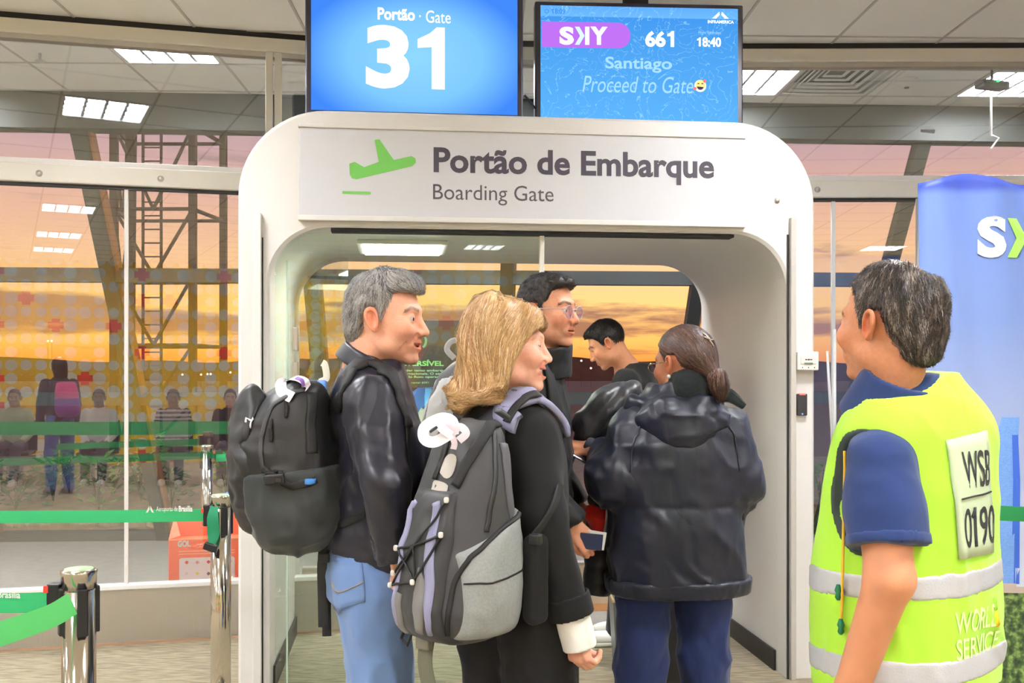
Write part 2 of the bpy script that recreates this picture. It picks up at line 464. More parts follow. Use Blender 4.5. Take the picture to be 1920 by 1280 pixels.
sp = thing('fire_sprinkler', 'small fire sprinkler head hanging from the ceiling at upper left', 'sprinkler', (p[0], p[1], CEIL))
q = MB(); q.tube([(p[0], p[1], CEIL + .0), (p[0], p[1], CEIL - 0.04)], 0.009); q.build('pipe', M_alu, sp, True)
q = MB(); q.lathe((p[0], p[1], CEIL - 0.045), [(0.03, 0), (0.03, -0.003), (0.006, -0.008)], 14); q.build('deflector', M_alu, sp, True)
p = W(1860, 160, 6.2)
el = thing('emergency_lamp', 'dark grey emergency lamp with a green pilot light under the ceiling', 'emergency lamp', (p[0], p[1], CEIL))
q = MB(); q.tube([(p[0], p[1] , CEIL), (p[0], p[1], p[2] + 0.02)], 0.008); q.build('stem', M_gap, el)
q = MB(); q.box((p[0], p[1], p[2]), (0.20, 0.09, 0.05), yaw=0.3, bev=0.015); q.build('lamp_body', mat('lamp_grey', (92, 94, 96), 0.5), el)
q = MB(); q.box((p[0] + .01, p[1] - 0.06, p[2] + 0.012), (0.014, 0.02, 0.014), bev=0.003); q.build('pilot_light', emat('pilot_green', (60, 240, 120), 3.0), el)
p = W(1858, 230, 6.6)
hk = thing('hanging_hook', 'thin white rod with a hook hanging under the ceiling at right', 'hook', (p[0], p[1], CEIL))
q = MB(); q.tube([(p[0], p[1], CEIL), (p[0], p[1], p[2] - .09)], 0.008); q.tube([(p[0], p[1], p[2] - .08), (p[0] + .05, p[1], p[2] - .1), (p[0], p[1], p[2] - 0.17)], 0.007); q.build('rod', M_white, hk)

# glazed walls ------------------------------------------------------
def screw(fr, lx, z, off, parent):
    q = MB(); c = fr.p(lx, z, off)
    q.tube([c, c + fr.n * 0.008], [0.018, 0.014], 12); q.build('screw_cap', M_alu, parent, True)
def glazed(name, label, fr, x0, x1, joints, uppers, screws):
    r = thing(name, label, None, tuple(fr.p((x0 + x1) / 2, 0, 0)), kind='structure')
    q = MB(); fr.box(q, x0, x1, 0.012, 0.30, -0.03, 0.03); q.build('kick_panel', M_alu, r)
    q = MB(); fr.box(q, x0, x1, 0.30, 0.325, -0.035, 0.045, bev=.004); q.build('sill_rail', M_white, r)
    q = MB(); fr.box(q, x0, x1, 0.0, 0.012, 0.0, 0.035); q.build('floor_strip', mat('copper_strip', (176, 140, 112), 0.5), r)
    q = MB(); fr.box(q, x0, x1, 2.50, 2.60, -0.04, 0.05, bev=.006); q.build('transom_rail', M_frame, r)
    q = MB(); fr.box(q, x0, x1, 2.60, 2.63, -0.05, 0.03, bev=.003); q.build('transom_bead', M_white, r)
    q = MB(); fr.box(q, x0, x1, 2.484, 2.50, -0.02, 0.02); q.build('transom_gasket', M_dark, r)
    q = MB(); fr.box(q, x0, x1, 3.29, 3.365, -0.04, 0.05, bev=.006); q.build('head_rail', M_frame, r)
    q = MB(); fr.box(q, x0, x1, 3.365, 3.40, -0.03, 0.03); q.build('shadow_gap', M_gap, r)
    q = MB(); fr.box(q, x0, x1, 3.262, 3.29, -0.03, 0.03); q.build('head_bead', M_alu, r)
    xs = [x0] + joints + [x1]
    for a, b in zip(xs, xs[1:]):
        q = MB(); fr.box(q, a + .004, b - .004, 0.325, 2.485, -0.005, 0.005); q.build('glass_pane', M_glass, r)
    for a in joints:
        q = MB(); fr.box(q, a - 0.010, a + 0.010, 0.325, 2.485, -0.012, 0.012); q.build('glass_joint', M_white, r)
    xs = [x0] + uppers + [x1]
    for a, b in zip(xs, xs[1:]):
        q = MB(); fr.box(q, a + .004, b - .004, 2.63, 3.262, -0.005, 0.005); q.build('glass_pane', M_glass, r)
    for a in uppers:
        q = MB(); fr.box(q, a - 0.045, a - 0.004, 2.63, 3.29, -0.03, 0.04, bev=.004); q.build('mullion', M_frame, r)
        q = MB(); fr.box(q, a + 0.004, a + 0.045, 2.63, 3.29, -0.03, 0.04, bev=.004); q.build('mullion', M_frame, r)
    for a in screws: screw(fr, a, 2.545, 0.05, r)
    return r
wl = glazed('wall_left', 'floor-to-ceiling glazed partition left of the gate', WL, -6.5, 0.75, [WL.lx(-350), WL.lx(237)], [WL.lx(-700), WL.lx(513)], [WL.lx(77), WL.lx(303), WL.lx(-150)])
wr = glazed('wall_right', 'floor-to-ceiling glazed partition right of the gate', WR, -0.35, 7.2, [WR.lx(1562), WR.lx(2150)], [WR.lx(2100)], [WR.lx(1528), WR.lx(2000)])
# strip of glazing over the portal between the two walls
a0 = WL.p(0.75, 0, 0); b0 = WR.p(-0.35, 0, 0)
WM = Frame(a0.x, a0.y, math.degrees(math.atan2(b0.y - a0.y, b0.x - a0.x))); LM = (b0 - a0).length
wm = thing('wall_middle', 'glazing strip above the gate behind the screens', None, tuple(WM.p(LM / 2, 0, 0)), kind='structure')
for nm, z0, z1, mm in (('transom_rail', 2.50, 2.63, M_frame), ('glass_pane', 2.63, 3.262, M_glass), ('head_rail', 3.29, 3.365, M_frame), ('shadow_gap', 3.365, 3.40, M_gap), ('head_bead', 3.262, 3.29, M_alu)):
    q = MB(); th = 0.005 if nm == 'glass_pane' else 0.035
    WM.box(q, 0, LM, z0, z1, -th, th); q.build(nm, mm, wm)

# the rest of the lounge behind the viewer (seen mirrored in the panes)
m = bpy.data.materials.new('petal_tile_print'); m.use_nodes = True; t_ = NT(m.node_tree); b_ = t_.n['Principled BSDF']
co = t_.add('ShaderNodeTexCoord'); sp_ = t_.add('ShaderNodeSeparateXYZ', ins={0: co.outputs['Object']})
PS = 0.44
def cellnoise(sx, ox):
    cx = t_.math('FLOOR', t_.math('ADD', t_.math('DIVIDE', sp_.outputs[0], sx), ox)); cz = t_.math('FLOOR', t_.math('ADD', t_.math('DIVIDE', sp_.outputs[2], sx), ox))
    cv_ = t_.add('ShaderNodeCombineXYZ', ins={0: cx, 1: cz, 2: 0.3}); wn = t_.add('ShaderNodeTexWhiteNoise', noise_dimensions='3D', ins={'Vector': cv_.outputs[0]})
    fx = t_.math('SUBTRACT', t_.math('FRACT', t_.math('ADD', t_.math('DIVIDE', sp_.outputs[0], sx), ox + 100)), 0.5)
    fz = t_.math('SUBTRACT', t_.math('FRACT', t_.math('ADD', t_.math('DIVIDE', sp_.outputs[2], sx), ox + 100)), 0.5)
    return wn.outputs[0], fx, fz
r1, fx, fz = cellnoise(PS / 2, 0.0)
rad = t_.math('SQRT', t_.math('ADD', t_.math('MULTIPLY', fx, fx), t_.math('MULTIPLY', fz, fz)))
blob = t_.math('LESS_THAN', rad, t_.math('ADD', 0.36, t_.math('MULTIPLY', r1, 0.12)))
col_ = t_.mix(blob, lin((238, 196, 40)), lin((238, 236, 226)))
r2, gx, gz = cellnoise(PS, 0.25)
ax = t_.math('ABSOLUTE', gx); az_ = t_.math('ABSOLUTE', gz)
cross = t_.math('LESS_THAN', t_.math('MINIMUM', t_.math('MAXIMUM', t_.math('DIVIDE', ax, 0.27), t_.math('DIVIDE', az_, 0.13)), t_.math('MAXIMUM', t_.math('DIVIDE', ax, 0.14), t_.math('DIVIDE', az_, 0.25))), 1.0)
yel = t_.math('MULTIPLY', cross, t_.math('LESS_THAN', r2, 0.76))
red = t_.math('MULTIPLY', cross, t_.math('GREATER_THAN', r2, 0.76))
col_ = t_.mix(yel, col_, lin((240, 186, 20))); col_ = t_.mix(red, col_, lin((222, 52, 24)))
t_.l.new(col_, b_.inputs['Base Color']); b_.inputs['Roughness'].default_value = 0.4
M_petal = m
BK = Frame(0, -6.6, 190.0)
q = MB(); BK.box(q, -9.3, 9.3, 0, CEIL, -0.1, 0)
o = q.build('wall_back', M_petal); tag(o, 'tiled lounge wall with yellow, white and red petal pattern', kind='structure')
M_wallp = mat('lounge_wall', (222, 218, 208), 0.8)
for s, nm in ((-1, 'wall_far_left'), (1, 'wall_far_right')):
    q = MB(); q.box((9.2 * s, 0.3, CEIL / 2), (0.1, 13.5, CEIL)); o = q.build(nm, M_wallp); tag(o, 'plain off-white side wall of the lounge', kind='structure')

# outer leaning facade -----------------------------------------------
fac = thing('window_1', 'outward leaning outer window with dark steel frame', None, (0, 9.0, 0), kind='structure')
def fp(x, z, off=0.0):
    p = FA.p(x, z, 0); p = p - FA.n * ((3.25 - z) * LEAN); return p + Vector((0, -math.cos(math.atan(LEAN)), -math.sin(math.atan(LEAN)))) * off
fup = Vector((0, LEAN, -1)).normalized()
q = MB(); q.bar(FA.p(-7.5, 3.30, -0.05), FA.p(7.5, 3.30, -0.05), 0.16, 0.30); q.build('head_beam', M_steel_dark, fac)
fnv = Vector((0, -math.cos(math.atan(LEAN)), -math.sin(math.atan(LEAN))))
for z in (2.21, 1.27, 0.03):
    q = MB(); q.bar(fp(-7.5, z, -.02), fp(7.5, z, -.02), 0.09, 0.105, up=(0, 0, 1)); q.build('cross_rail', M_steel_dark, fac)
XS = [-5.96 + 1.49 * k for k in range(9)]
M_lit_edge = mat('lit_edge_orange', (150, 96, 56), 0.5)  # orange-brown strip paints the lit side face of each mullion
for x in XS:
    q = MB(); q.bar(fp(x, 3.25), fp(x, 0.0), 0.10, 0.10, up=fnv); q.build('mullion', M_steel_dark, fac)
    q = MB(); q.bar(fp(x + 0.062, 3.25, -.04), fp(x + 0.062, 0.0, -.04), 0.022, 0.08, up=fnv); q.build('mullion_lit_edge', M_lit_edge, fac)
for k in range(len(XS) - 1):
    for z0, z1 in ((2.26, 3.25), (1.32, 2.16), (0.08, 1.22)):
        q = MB(); q.add([fp(XS[k] + .05, z0, -.03), fp(XS[k + 1] - .05, z0, -.03), fp(XS[k + 1] - .05, z1, -.03), fp(XS[k] + .05, z1, -.03)], [(0, 1, 2, 3)]); q.build('window_pane', M_glass_out, fac)

# ------------------------------------------------------------------ outside
q = MB(); q.box((0, 600, -0.35), (3000, 1184, 0.1)); o = q.build('ground', mat('airfield_ground', (150, 104, 72), 0.95, var=(0.05, 0.3))); tag(o, 'dark airfield ground stretching to the horizon', kind='structure')
def arch_outline(hw, top, r, n=10, z0=0.0):
    pts = [(-hw, z0), (-hw, top - r)]
    for i in range(1, n + 1):
        a = math.radians(180 - 90 * i / n); pts.append((-hw + r + r * math.cos(a), top - r + r * math.sin(a)))
    for i in range(0, n + 1):
        a = math.radians(90 - 90 * i / n); pts.append((hw - r + r * math.cos(a), top - r + r * math.sin(a)))
    pts.append((hw, z0))
    return pts
HWI, HWO, TOPI, TOPO = 1.227, 1.366, 2.148, 2.685
portal = thing('boarding_portal', 'white rounded gate portal with a tunnel passage', 'gate portal', tuple(PT.p(0, 0, 0)))
inn = arch_outline(HWI, TOPI, 0.27, 14); out_ = arch_outline(HWO, TOPO, 0.40, 14)
# shift duplicates so that both outlines have the same count
q = MB(); n = len(inn)
rings = [[PT.p(x, z, 0.0) for x, z in out_], [PT.p(x, z, 0.0) for x, z in inn], [PT.p(x, z, -0.12) for x, z in inn], [PT.p(x, z, -0.12) for x, z in out_]]
# small rounded lips
lip = 0.012
rings = [[PT.p(x, z, -0.12) for x, z in out_], [PT.p(x, z, -lip) for x, z in out_],
         [PT.p(x * (1 - lip / HWO), z - (lip if z > 1 else 0), 0.0) for x, z in out_],
         [PT.p(x * (1 + lip / HWI), z + (lip if z > 1 else 0), 0.0) for x, z in inn], [PT.p(x, z, -lip) for x, z in inn], [PT.p(x, z, -0.12) for x, z in inn]]
V = [p for r_ in rings for p in r_]; Fs = []
for k in range(5):
    for i in range(n - 1): Fs.append((k * n + i, k * n + i + 1, (k + 1) * n + i + 1, (k + 1) * n + i))
q.add(V, Fs); q.build('front_frame', M_white, portal, False)
# tunnel lining (inner skin) and outer skin
M_lining = mat('portal_lining', (220, 219, 212), 0.45, var=(2, 0.02))
q = MB(); V = [PT.p(x, z, -0.12) for x, z in inn] + [PT.p(x, z, -PTD) for x, z in inn] + [PT.p(x, z, -PTD) for x, z in out_] + [PT.p(x, z, -0.12) for x, z in out_]
Fs = []
for k in range(3):
    for i in range(n - 1): Fs.append((k * n + i, k * n + i + 1, (k + 1) * n + i + 1, (k + 1) * n + i))
q.add(V, Fs); q.build('tunnel_lining', M_lining, portal, True)
for s in (-1, 1):
    q = MB(); PT.box(q, s * (HWI - 0.014), s * (HWI - 0.002), 0.0, 0.10, -PTD + .02, -0.14); q.build('baseboard', M_dark, portal)
# door channels beside the opening
q = MB(); PT.box(q, PT.lx(475), PT.lx(491), 0.0, PT.hit(480, 401)[1], 0.001, 0.03, bev=.004); q.build('door_channel', M_white, portal)
q = MB(); PT.box(q, PT.lx(1479), PT.lx(1489), 0.0, PT.hit(1484, 409)[1], 0.001, 0.03, bev=.004); q.build('door_channel', mat('channel_grey', (190, 186, 178), 0.4), portal)
q = MB(); PT.box(q, PT.lx(491.5), PT.lx(493.5), 0.0, PT.hit(480, 445)[1], 0.0005, 0.006); q.build('door_gap', M_gap, portal)
q = MB(); PT.box(q, PT.lx(1475), PT.lx(1478.5), 0.0, PT.hit(1484, 440)[1], 0.0005, 0.006); q.build('door_gap', M_gap, portal)
# dark track under the lintel
q = MB(); PT.box(q, -0.95, 0.97, TOPI - 0.016, TOPI - 0.003, -0.10, -0.02); q.build('door_track', M_gap, portal)
# small bolt to the right of the sign
b0 = PT.hit(1457, 376); c = PT.p(b0[0], b0[1], 0); q = MB(); q.tube([c, c + PT.n * 0.012], [0.014, 0.010], 12); q.build('bolt', M_alu, portal, True)
# inside wall fittings (slots of a door closer on the left lining)
for u, v0, v1 in ((531, 622, 662), (531, 694, 740)):
    pass
# tunnel light
c0 = PT.p(-0.62, TOPI - 0.012, -0.62)
tl = thing('tunnel_light', 'rectangular white light panel in the portal ceiling', 'ceiling light', tuple(c0))
q = MB(); q.box(c0, (0.46, 0.46, 0.022), yaw=PT.yaw, bev=.006); q.build('light_frame', M_white, tl)
q = MB(); q.box(c0 - Vector((0, 0, 0.013)), (0.40, 0.40, 0.006), yaw=PT.yaw); q.build('light_panel', emat('portal_lamp', (250, 255, 244), 26.0), tl)
# sliding glass door, half closed
sdoor = thing('door_1', 'clear sliding glass door leaf in the left half of the portal', None, tuple(PT.p(-0.6, 0, -0.06)), kind='structure')
xr = PT.lx(1020, -0.06)
q = MB(); PT.box(q, -HWI + 0.02, xr - 0.02, 0.02, TOPI - 0.02, -0.065, -0.055); q.build('glass_pane', M_glass_door, sdoor)
q = MB(); PT.box(q, xr - 0.022, xr, 0.01, TOPI - 0.018, -0.075, -0.045, bev=.003); q.build('door_stile', M_frame, sdoor)
q = MB(); PT.box(q, -HWI + 0.07, -HWI + 0.078, 0.01, TOPI - 0.15, -0.067, -0.053); q.build('glass_edge', mat('glass_edge_green', (190, 214, 196), 0.2), sdoor)
for z in (1.64, 1.48):
    q = MB(); PT.box(q, -HWI + 0.10, -HWI + 0.125, z - .06, z + .05, -0.09, -0.05, bev=.005); q.build('door_clip', M_alu, sdoor)

# low plinth across the end of the passage
lw_ = thing('wall_low', 'low tan plinth across the corridor at the end of the passage', None, tuple(PT.p(0, 0, -PTD - .10)), kind='structure')
q = MB(); PT.box(q, -1.22, 1.22, .05, .29, -PTD - .14, -PTD - .08); q.build('plinth', mat('plinth_tan', (186, 164, 142), .7, var=(5, .1)), lw_)
q = MB(); PT.box(q, -1.22, 1.22, .0, .05, -PTD - .14, -PTD - .075); q.build('plinth_strip', mat('strip_amber', (196, 140, 92), .6), lw_)
q = MB(); PT.box(q, -1.22, 1.22, .29, .31, -PTD - .145, -PTD - .075, bev=.004); q.build('plinth_rail', M_alu, lw_)

# sign over the portal
sign = thing('boarding_sign', 'long light grey boarding gate sign with green airplane over the portal', 'sign', tuple(PT.p(-0.04, 2.19, 0)))
sx0, sx1, sz0, sz1 = PT.lx(562), PT.lx(1393), 2.190, 2.602
q = MB(); PT.box(q, sx0, sx1, sz0, sz1, 0.0005, 0.022, bev=.003); q.build('sign_panel', mat('sign_grey', (206, 207, 211), 0.45), sign)
for za, zb in ((sz1 - 0.004, sz1 + 0.012), (sz0 - 0.016, sz0 + 0.008)):
    q = MB(); PT.box(q, sx0 - .006, sx1 + .006, za, zb, 0.0005, 0.030, bev=.003); q.build('sign_rail', M_white, sign)
M_ink = mat('sign_ink', (66, 61, 74), 0.6); M_ink2 = mat('sign_ink_light', (84, 81, 88), 0.6); M_grn = mat('sign_green', (112, 190, 88), 0.5)
def pbox(fr, u0, v0, u1, v1, off):
    a = fr.hit(u0, (v0 + v1) / 2, off); b = fr.hit(u1, (v0 + v1) / 2, off); um = (u0 + u1) / 2
    return (a[0], fr.hit(um, v1, off)[1], b[0], fr.hit(um, v0, off)[1])
# in-plane measure: the sign text rises 1.6 cm on this level sign, so fit by its own metrics
O = 0.0232
text('lettering', 'Portão de Embarque', PT, (PT.lx(813, O), 2.370, PT.lx(1339, O), 2.522), O, M_ink, sign, bold=0.028)
text('lettering', 'Boarding Gate', PT, (PT.lx(812, O), 2.258, PT.lx(1038, O), 2.352), O, M_ink2, sign, bold=0.0)
pl = [(0.0, 0.0), (0.022, -0.004), (0.275, 0.062), (0.292, 0.078), (0.290, 0.098), (0.272, 0.108), (0.19, 0.088), (0.125, 0.182), (0.103, 0.178), (0.122, 0.078), (0.055, 0.052), (0.012, 0.076), (-0.012, 0.066), (-0.010, 0.016)]
px0, pz0 = PT.hit(660, 334, O)
poly_on('airplane_symbol', PT, [(px0 + a, pz0 + b) for a, b in pl], O, M_grn, sign)
a = PT.hit(642, 358, O); b = PT.hit(695, 364, O)
poly_on('airplane_symbol', PT, [(a[0], b[1]), (b[0], b[1]), (b[0], a[1]), (a[0], a[1])], O, M_grn, sign)

def one(name, fr, box, off, m, parent, st=.45):
    """numeral one with a flag"""
    x0, z0, x1, z1 = box; w_ = x1 - x0; h_ = z1 - z0
    poly_on(name, fr, [(x1 - w_ * st, z0), (x1, z0), (x1, z1), (x1 - w_ * st * .62, z1), (x1 - w_ * .55, z1 - h_ * .10), (x0, z1 - h_ * .20), (x0, z1 - h_ * .34), (x1 - w_ * st, z1 - h_ * .32)], off, m, parent)
# gate screens --------------------------------------------------------
def screen(name, label, fr, u0, u1, z0, z1, rgb, bez):
    t = thing(name, label, 'screen', tuple(fr.p((fr.lx(u0) + fr.lx(u1)) / 2, z0, 0)))
    x0, x1 = fr.lx(u0), fr.lx(u1)
    q = MB(); fr.box(q, x0, x1, z0, z1, -0.09, -0.004, bev=.008); q.build('screen_body', mat('screen_plastic', (46, 44, 58), 0.35), t)
    q = MB(); fr.box(q, x0 + bez, x1 - bez, z0 + 0.022, z1 - 0.022, -0.006, 0.0); q.build('display', rgb, t)
    q = MB(); fr.box(q, (x0 + x1) / 2 - .06, (x0 + x1) / 2 + .06, z1 - .15, CEIL + .0, -0.16, -0.092); q.build('bracket', M_gap, t)
    return t
m = bpy.data.materials.new('display_blue'); m.use_nodes = True; t_ = NT(m.node_tree); t_.n.clear()
co = t_.add('ShaderNodeTexCoord'); gr = t_.add('ShaderNodeSeparateXYZ', ins={0: co.outputs['Generated']})
rx_ = t_.math('MULTIPLY', t_.math('SUBTRACT', gr.outputs[0], 0.5), 1.7); rz_ = t_.math('MULTIPLY', t_.math('SUBTRACT', gr.outputs[2], 0.45), 1.5)
rr_ = t_.math('SQRT', t_.math('ADD', t_.math('MULTIPLY', rx_, rx_), t_.math('MULTIPLY', rz_, rz_)))
cc = t_.ramp(rr_, [(0.0, lin((122, 184, 228))), (0.55, lin((108, 172, 226))), (0.95, lin((56, 118, 214)))])
e = t_.add('ShaderNodeEmission', ins={'Color': cc, 'Strength': 1.0}); o = t_.add('ShaderNodeOutputMaterial'); t_.l.new(e.outputs[0], o.inputs[0]); M_disp1 = m
m = bpy.data.materials.new('display_blueprint'); m.use_nodes = True; t_ = NT(m.node_tree); t_.n.clear()
co = t_.add('ShaderNodeTexCoord')
nz_ = t_.add('ShaderNodeTexNoise', ins={'Vector': co.outputs['Object'], 'Scale': 7.0, 'Detail': 4.0, 'Distortion': 0.6})
ln = t_.math('LESS_THAN', t_.math('ABSOLUTE', t_.math('SUBTRACT', t_.math('FRACT', t_.math('MULTIPLY', nz_.outputs[0], 9.0)), 0.5)), 0.03)
gr = t_.add('ShaderNodeSeparateXYZ', ins={0: co.outputs['Generated']})
base = t_.ramp(gr.outputs[2], [(0.0, lin((80, 156, 216))), (0.8, lin((62, 136, 206))), (0.905, lin((58, 132, 206))), (0.91, lin((94, 160, 222))), (1.0, lin((84, 150, 220)))])
cc = t_.mix(t_.math('MULTIPLY', ln, 0.35), base, lin((170, 220, 250)))
e = t_.add('ShaderNodeEmission', ins={'Color': cc, 'Strength': 1.0}); o = t_.add('ShaderNodeOutputMaterial'); t_.l.new(e.outputs[0], o.inputs[0]); M_disp2 = m
E_white = emat('display_white', (255, 255, 255), 1.0); E_pale = emat('display_pale', (146, 194, 226), 1.0); E_pur = emat('display_purple', (166, 98, 210), 1.0); E_dk = emat('display_ink', (52, 124, 206), 1.0)
E_mint = emat('display_mint', (190, 240, 220), 1.0); E_yel = emat('emoji_yellow', (252, 214, 130), 1.0); E_red = emat('emoji_red', (240, 110, 120), 1.0); E_mouth = emat('emoji_dark', (60, 60, 90), 1.0)
S1 = Frame(0.11, 4.92, 6.0); S2 = Frame(0.11, 5.0, 3.0)
g1 = screen('gate_screen', 'blue gate number screen reading 31 above the portal', S1, 572, 981, 2.705, 3.33, M_disp1, 0.028)
O = 0.0012
text('lettering', '3', S1, pbox(S1, 686, 47, 768, 166, O), O, E_white, g1, bold=0.045)
one('lettering', S1, pbox(S1, 783, 51, 834, 167, O), O, E_white, g1, .48)
text('lettering', 'Portão', S1, pbox(S1, 708, 15, 778, 38, O), O, E_white, g1, bold=0.03)
text('lettering', '· Gate', S1, pbox(S1, 786, 20, 845, 43, O), O, E_white, g1, bold=0.0)
g2 = screen('flight_screen', 'blue flight information screen with purple airline tab above the portal', S2, 1003, 1394, 2.700, 3.315, M_disp2, 0.028)
a = S2.hit(1016, 40, O); b = S2.hit(1182, 91, O)
poly_on('airline_tab', S2, rrect(a[0], b[1], b[0], a[1], (a[1] - b[1]) / 2 * .95, corners=(0, 1, 1, 0)), O, E_pur, g2)
O2 = 0.0024
text('lettering', 'S', S2, pbox(S2, 1049, 50, 1076, 84, O2), O2, E_white, g2, bold=0.05)
a = S2.hit(1078, 50, O2); b = S2.hit(1096, 84, O2); xa, za, xb, zb = a[0], a[1], b[0], b[1]; zm = (za + zb) / 2
poly_on('lettering', S2, [(xa, zb), (xa + .022, zb), (xb, zm), (xa + .022, za), (xa, za), (xb - .022, zm)], O2, E_mint, g2)
text('lettering', 'I', S2, pbox(S2, 1097, 50, 1105, 84, O2), O2, E_white, g2, bold=0.03)
text('lettering', 'Y', S2, pbox(S2, 1107, 50, 1139, 84, O2), O2, E_white, g2, bold=0.05)
text('lettering', '66', S2, pbox(S2, 1210, 58, 1248, 88, O), O, E_white, g2, bold=0.04)
one('lettering', S2, pbox(S2, 1251, 58, 1264, 88, O), O, E_white, g2, .5)
one('lettering', S2, pbox(S2, 1307, 70, 1314, 87, O), O, E_white, g2, .5)
text('lettering', '8:40', S2, pbox(S2, 1317, 70, 1352, 88, O), O, E_white, g2, bold=0.035)
text('lettering', 'Flight Saturdays', S2, pbox(S2, 1310, 58, 1352, 66, O), O, E_pale, g2)
text('lettering', 'Santiago', S2, pbox(S2, 1135, 107, 1260, 136, O), O, E_pale, g2, bold=0.02)
text('lettering', 'Proceed to Gate', S2, pbox(S2, 1092, 143, 1300, 174, O), O, E_pale, g2, shear=0.25)
one('lettering', S2, pbox(S2, 1034, 16, 1038, 26, O), O, E_dk, g2, .5)
text('lettering', '8:09', S2, pbox(S2, 1040, 16, 1060, 26, O), O, E_dk, g2, bold=0.02)
text('lettering', 'INFRAMERICA', S2, pbox(S2, 1327, 38, 1376, 44, O), O, E_white, g2, bold=0.03)
a = S2.hit(1351, 28, O)
for s in (-1, 1): poly_on('airport_emblem', S2, [(a[0] + s * .006, a[1] + .016), (a[0] + s * .042, a[1] - .018), (a[0] + s * .022, a[1] - .018), (a[0] + s * .004, a[1] + .0)], O, E_white, g2)
a = S2.hit(1025, 21, O)
mbr = MB(); mbr.add([S2.p(a[0] + r * math.cos(k * math.pi / 10), a[1] + r * math.sin(k * math.pi / 10), O) for r in (.011, .008) for k in range(20)], [(k, (k + 1) % 20, 20 + (k + 1) % 20, 20 + k) for k in range(20)]); mbr.build('clock_icon', E_dk, g2)
def disc(cx, cz, r, off, mm, fr, par, nm, a0=0, a1=360, n=20):
    poly_on(nm, fr, [(cx + r * math.cos(math.radians(a0 + (a1 - a0) * k / n)), cz + r * math.sin(math.radians(a0 + (a1 - a0) * k / n))) for k in range(n)], off, mm, par)
a = S2.hit(1313, 161, O2); disc(a[0], a[1], 0.030, O2, E_white, S2, g2, 'smiley'); disc(a[0], a[1] + .004, 0.026, O2 + .0006, E_yel, S2, g2, 'smiley'); disc(a[0], a[1] - 0.003, 0.017, O2 + .0012, E_mouth, S2, g2, 'smiley', 180, 360)
disc(a[0] + .022, a[1] + .024, 0.008, O2 + .0012, E_red, S2, g2, 'smiley'); disc(a[0] - .027, a[1] - .014, 0.008, O2 + .0012, E_red, S2, g2, 'smiley')
for s in (-1, 1): disc(a[0] + s * .010, a[1] + .008, 0.006, O2 + .0012, E_mouth, S2, g2, 'smiley', 0, 180)
q = MB(); q.tube([S1.p(S1.lx(984), 2.83, -.02), S1.p(S1.lx(996), 2.80, -.03), S2.p(S2.lx(1004), 2.79, -.02)], 0.006); tag(q.build('screen_cable', M_dark), 'black cable hanging between the two screens', 'cable')

# ================================================================== SIGNED DISTANCE MODELLING
f32 = np.float32
def A3(*x): return np.array(x, f32)
def nrmv(v): v = np.asarray(v, float); return v / np.linalg.norm(v)
_tab = np.random.default_rng(3).random(4096).astype(f32)
def vnoise(P):
    i = np.floor(P).astype(np.int64); f = (P - i).astype(f32); f = f * f * (3 - 2 * f)
    def h(dx, dy, dz): return _tab[((i[:, 0] + dx) * 73856093 ^ (i[:, 1] + dy) * 19349663 ^ (i[:, 2] + dz) * 83492791) & 4095]
    x00 = h(0, 0, 0) * (1 - f[:, 0]) + h(1, 0, 0) * f[:, 0]; x10 = h(0, 1, 0) * (1 - f[:, 0]) + h(1, 1, 0) * f[:, 0]
    x01 = h(0, 0, 1) * (1 - f[:, 0]) + h(1, 0, 1) * f[:, 0]; x11 = h(0, 1, 1) * (1 - f[:, 0]) + h(1, 1, 1) * f[:, 0]
    y0 = x00 * (1 - f[:, 1]) + x10 * f[:, 1]; y1 = x01 * (1 - f[:, 1]) + x11 * f[:, 1]
    return y0 * (1 - f[:, 2]) + y1 * f[:, 2]
def ridged(P): return 1 - np.abs(2 * vnoise(P) - 1)
def folds(P, scale, amp, seed=0.0):
    amp = amp * 2.1
    """cloth creases: ridged noise, amp metres deep; scale per axis (1/m); domain slightly warped"""
    Q = P * np.asarray(scale, f32) + f32(seed)
    Q = Q + 0.45 * (vnoise(P * 9 + seed + 5)[:, None] - 0.5)
    return amp * (ridged(Q) ** 2 * 0.7 + 0.3 * ridged(Q * 2.1 + 9) - 0.5)
def smin(a, b, k):
    h = np.clip(0.5 + 0.5 * (b - a) / k, 0, 1); return b + (a - b) * h - k * h * (1 - h)
def smax(a, b, k): return -smin(-a, -b, k)
def sph(P, c, r): return np.linalg.norm(P - A3(*c), axis=1) - r
def ell(P, c, r):
    r = A3(*r); q = (P - A3(*c)) / r; k0 = np.linalg.norm(q, axis=1); k1 = np.linalg.norm(q / r, axis=1) + 1e-9
    return k0 * (k0 - 1) / k1
def cone(P, a, b, ra, rb):
    a = A3(*a); b = A3(*b); ba = b - a; pa = P - a; h = np.clip(pa @ ba / (ba @ ba + 1e-12), 0, 1)
    return np.linalg.norm(pa - h[:, None] * ba, axis=1) - (ra + (rb - ra) * h)
def chain(P, pts, rs, k=0.0):
    d = None
    for i in range(len(pts) - 1):
        e = cone(P, pts[i], pts[i + 1], rs[i], rs[i + 1]); d = e if d is None else (smin(d, e, k) if k else np.minimum(d, e))
    return d
def rbox(P, c, half, r, R=None):
    q = P - A3(*c)
    if R is not None: q = q @ np.asarray(R, f32)
    q = np.abs(q) - (A3(*half) - r)
    return np.linalg.norm(np.maximum(q, 0), axis=1) + np.minimum(q.max(1), 0) - r
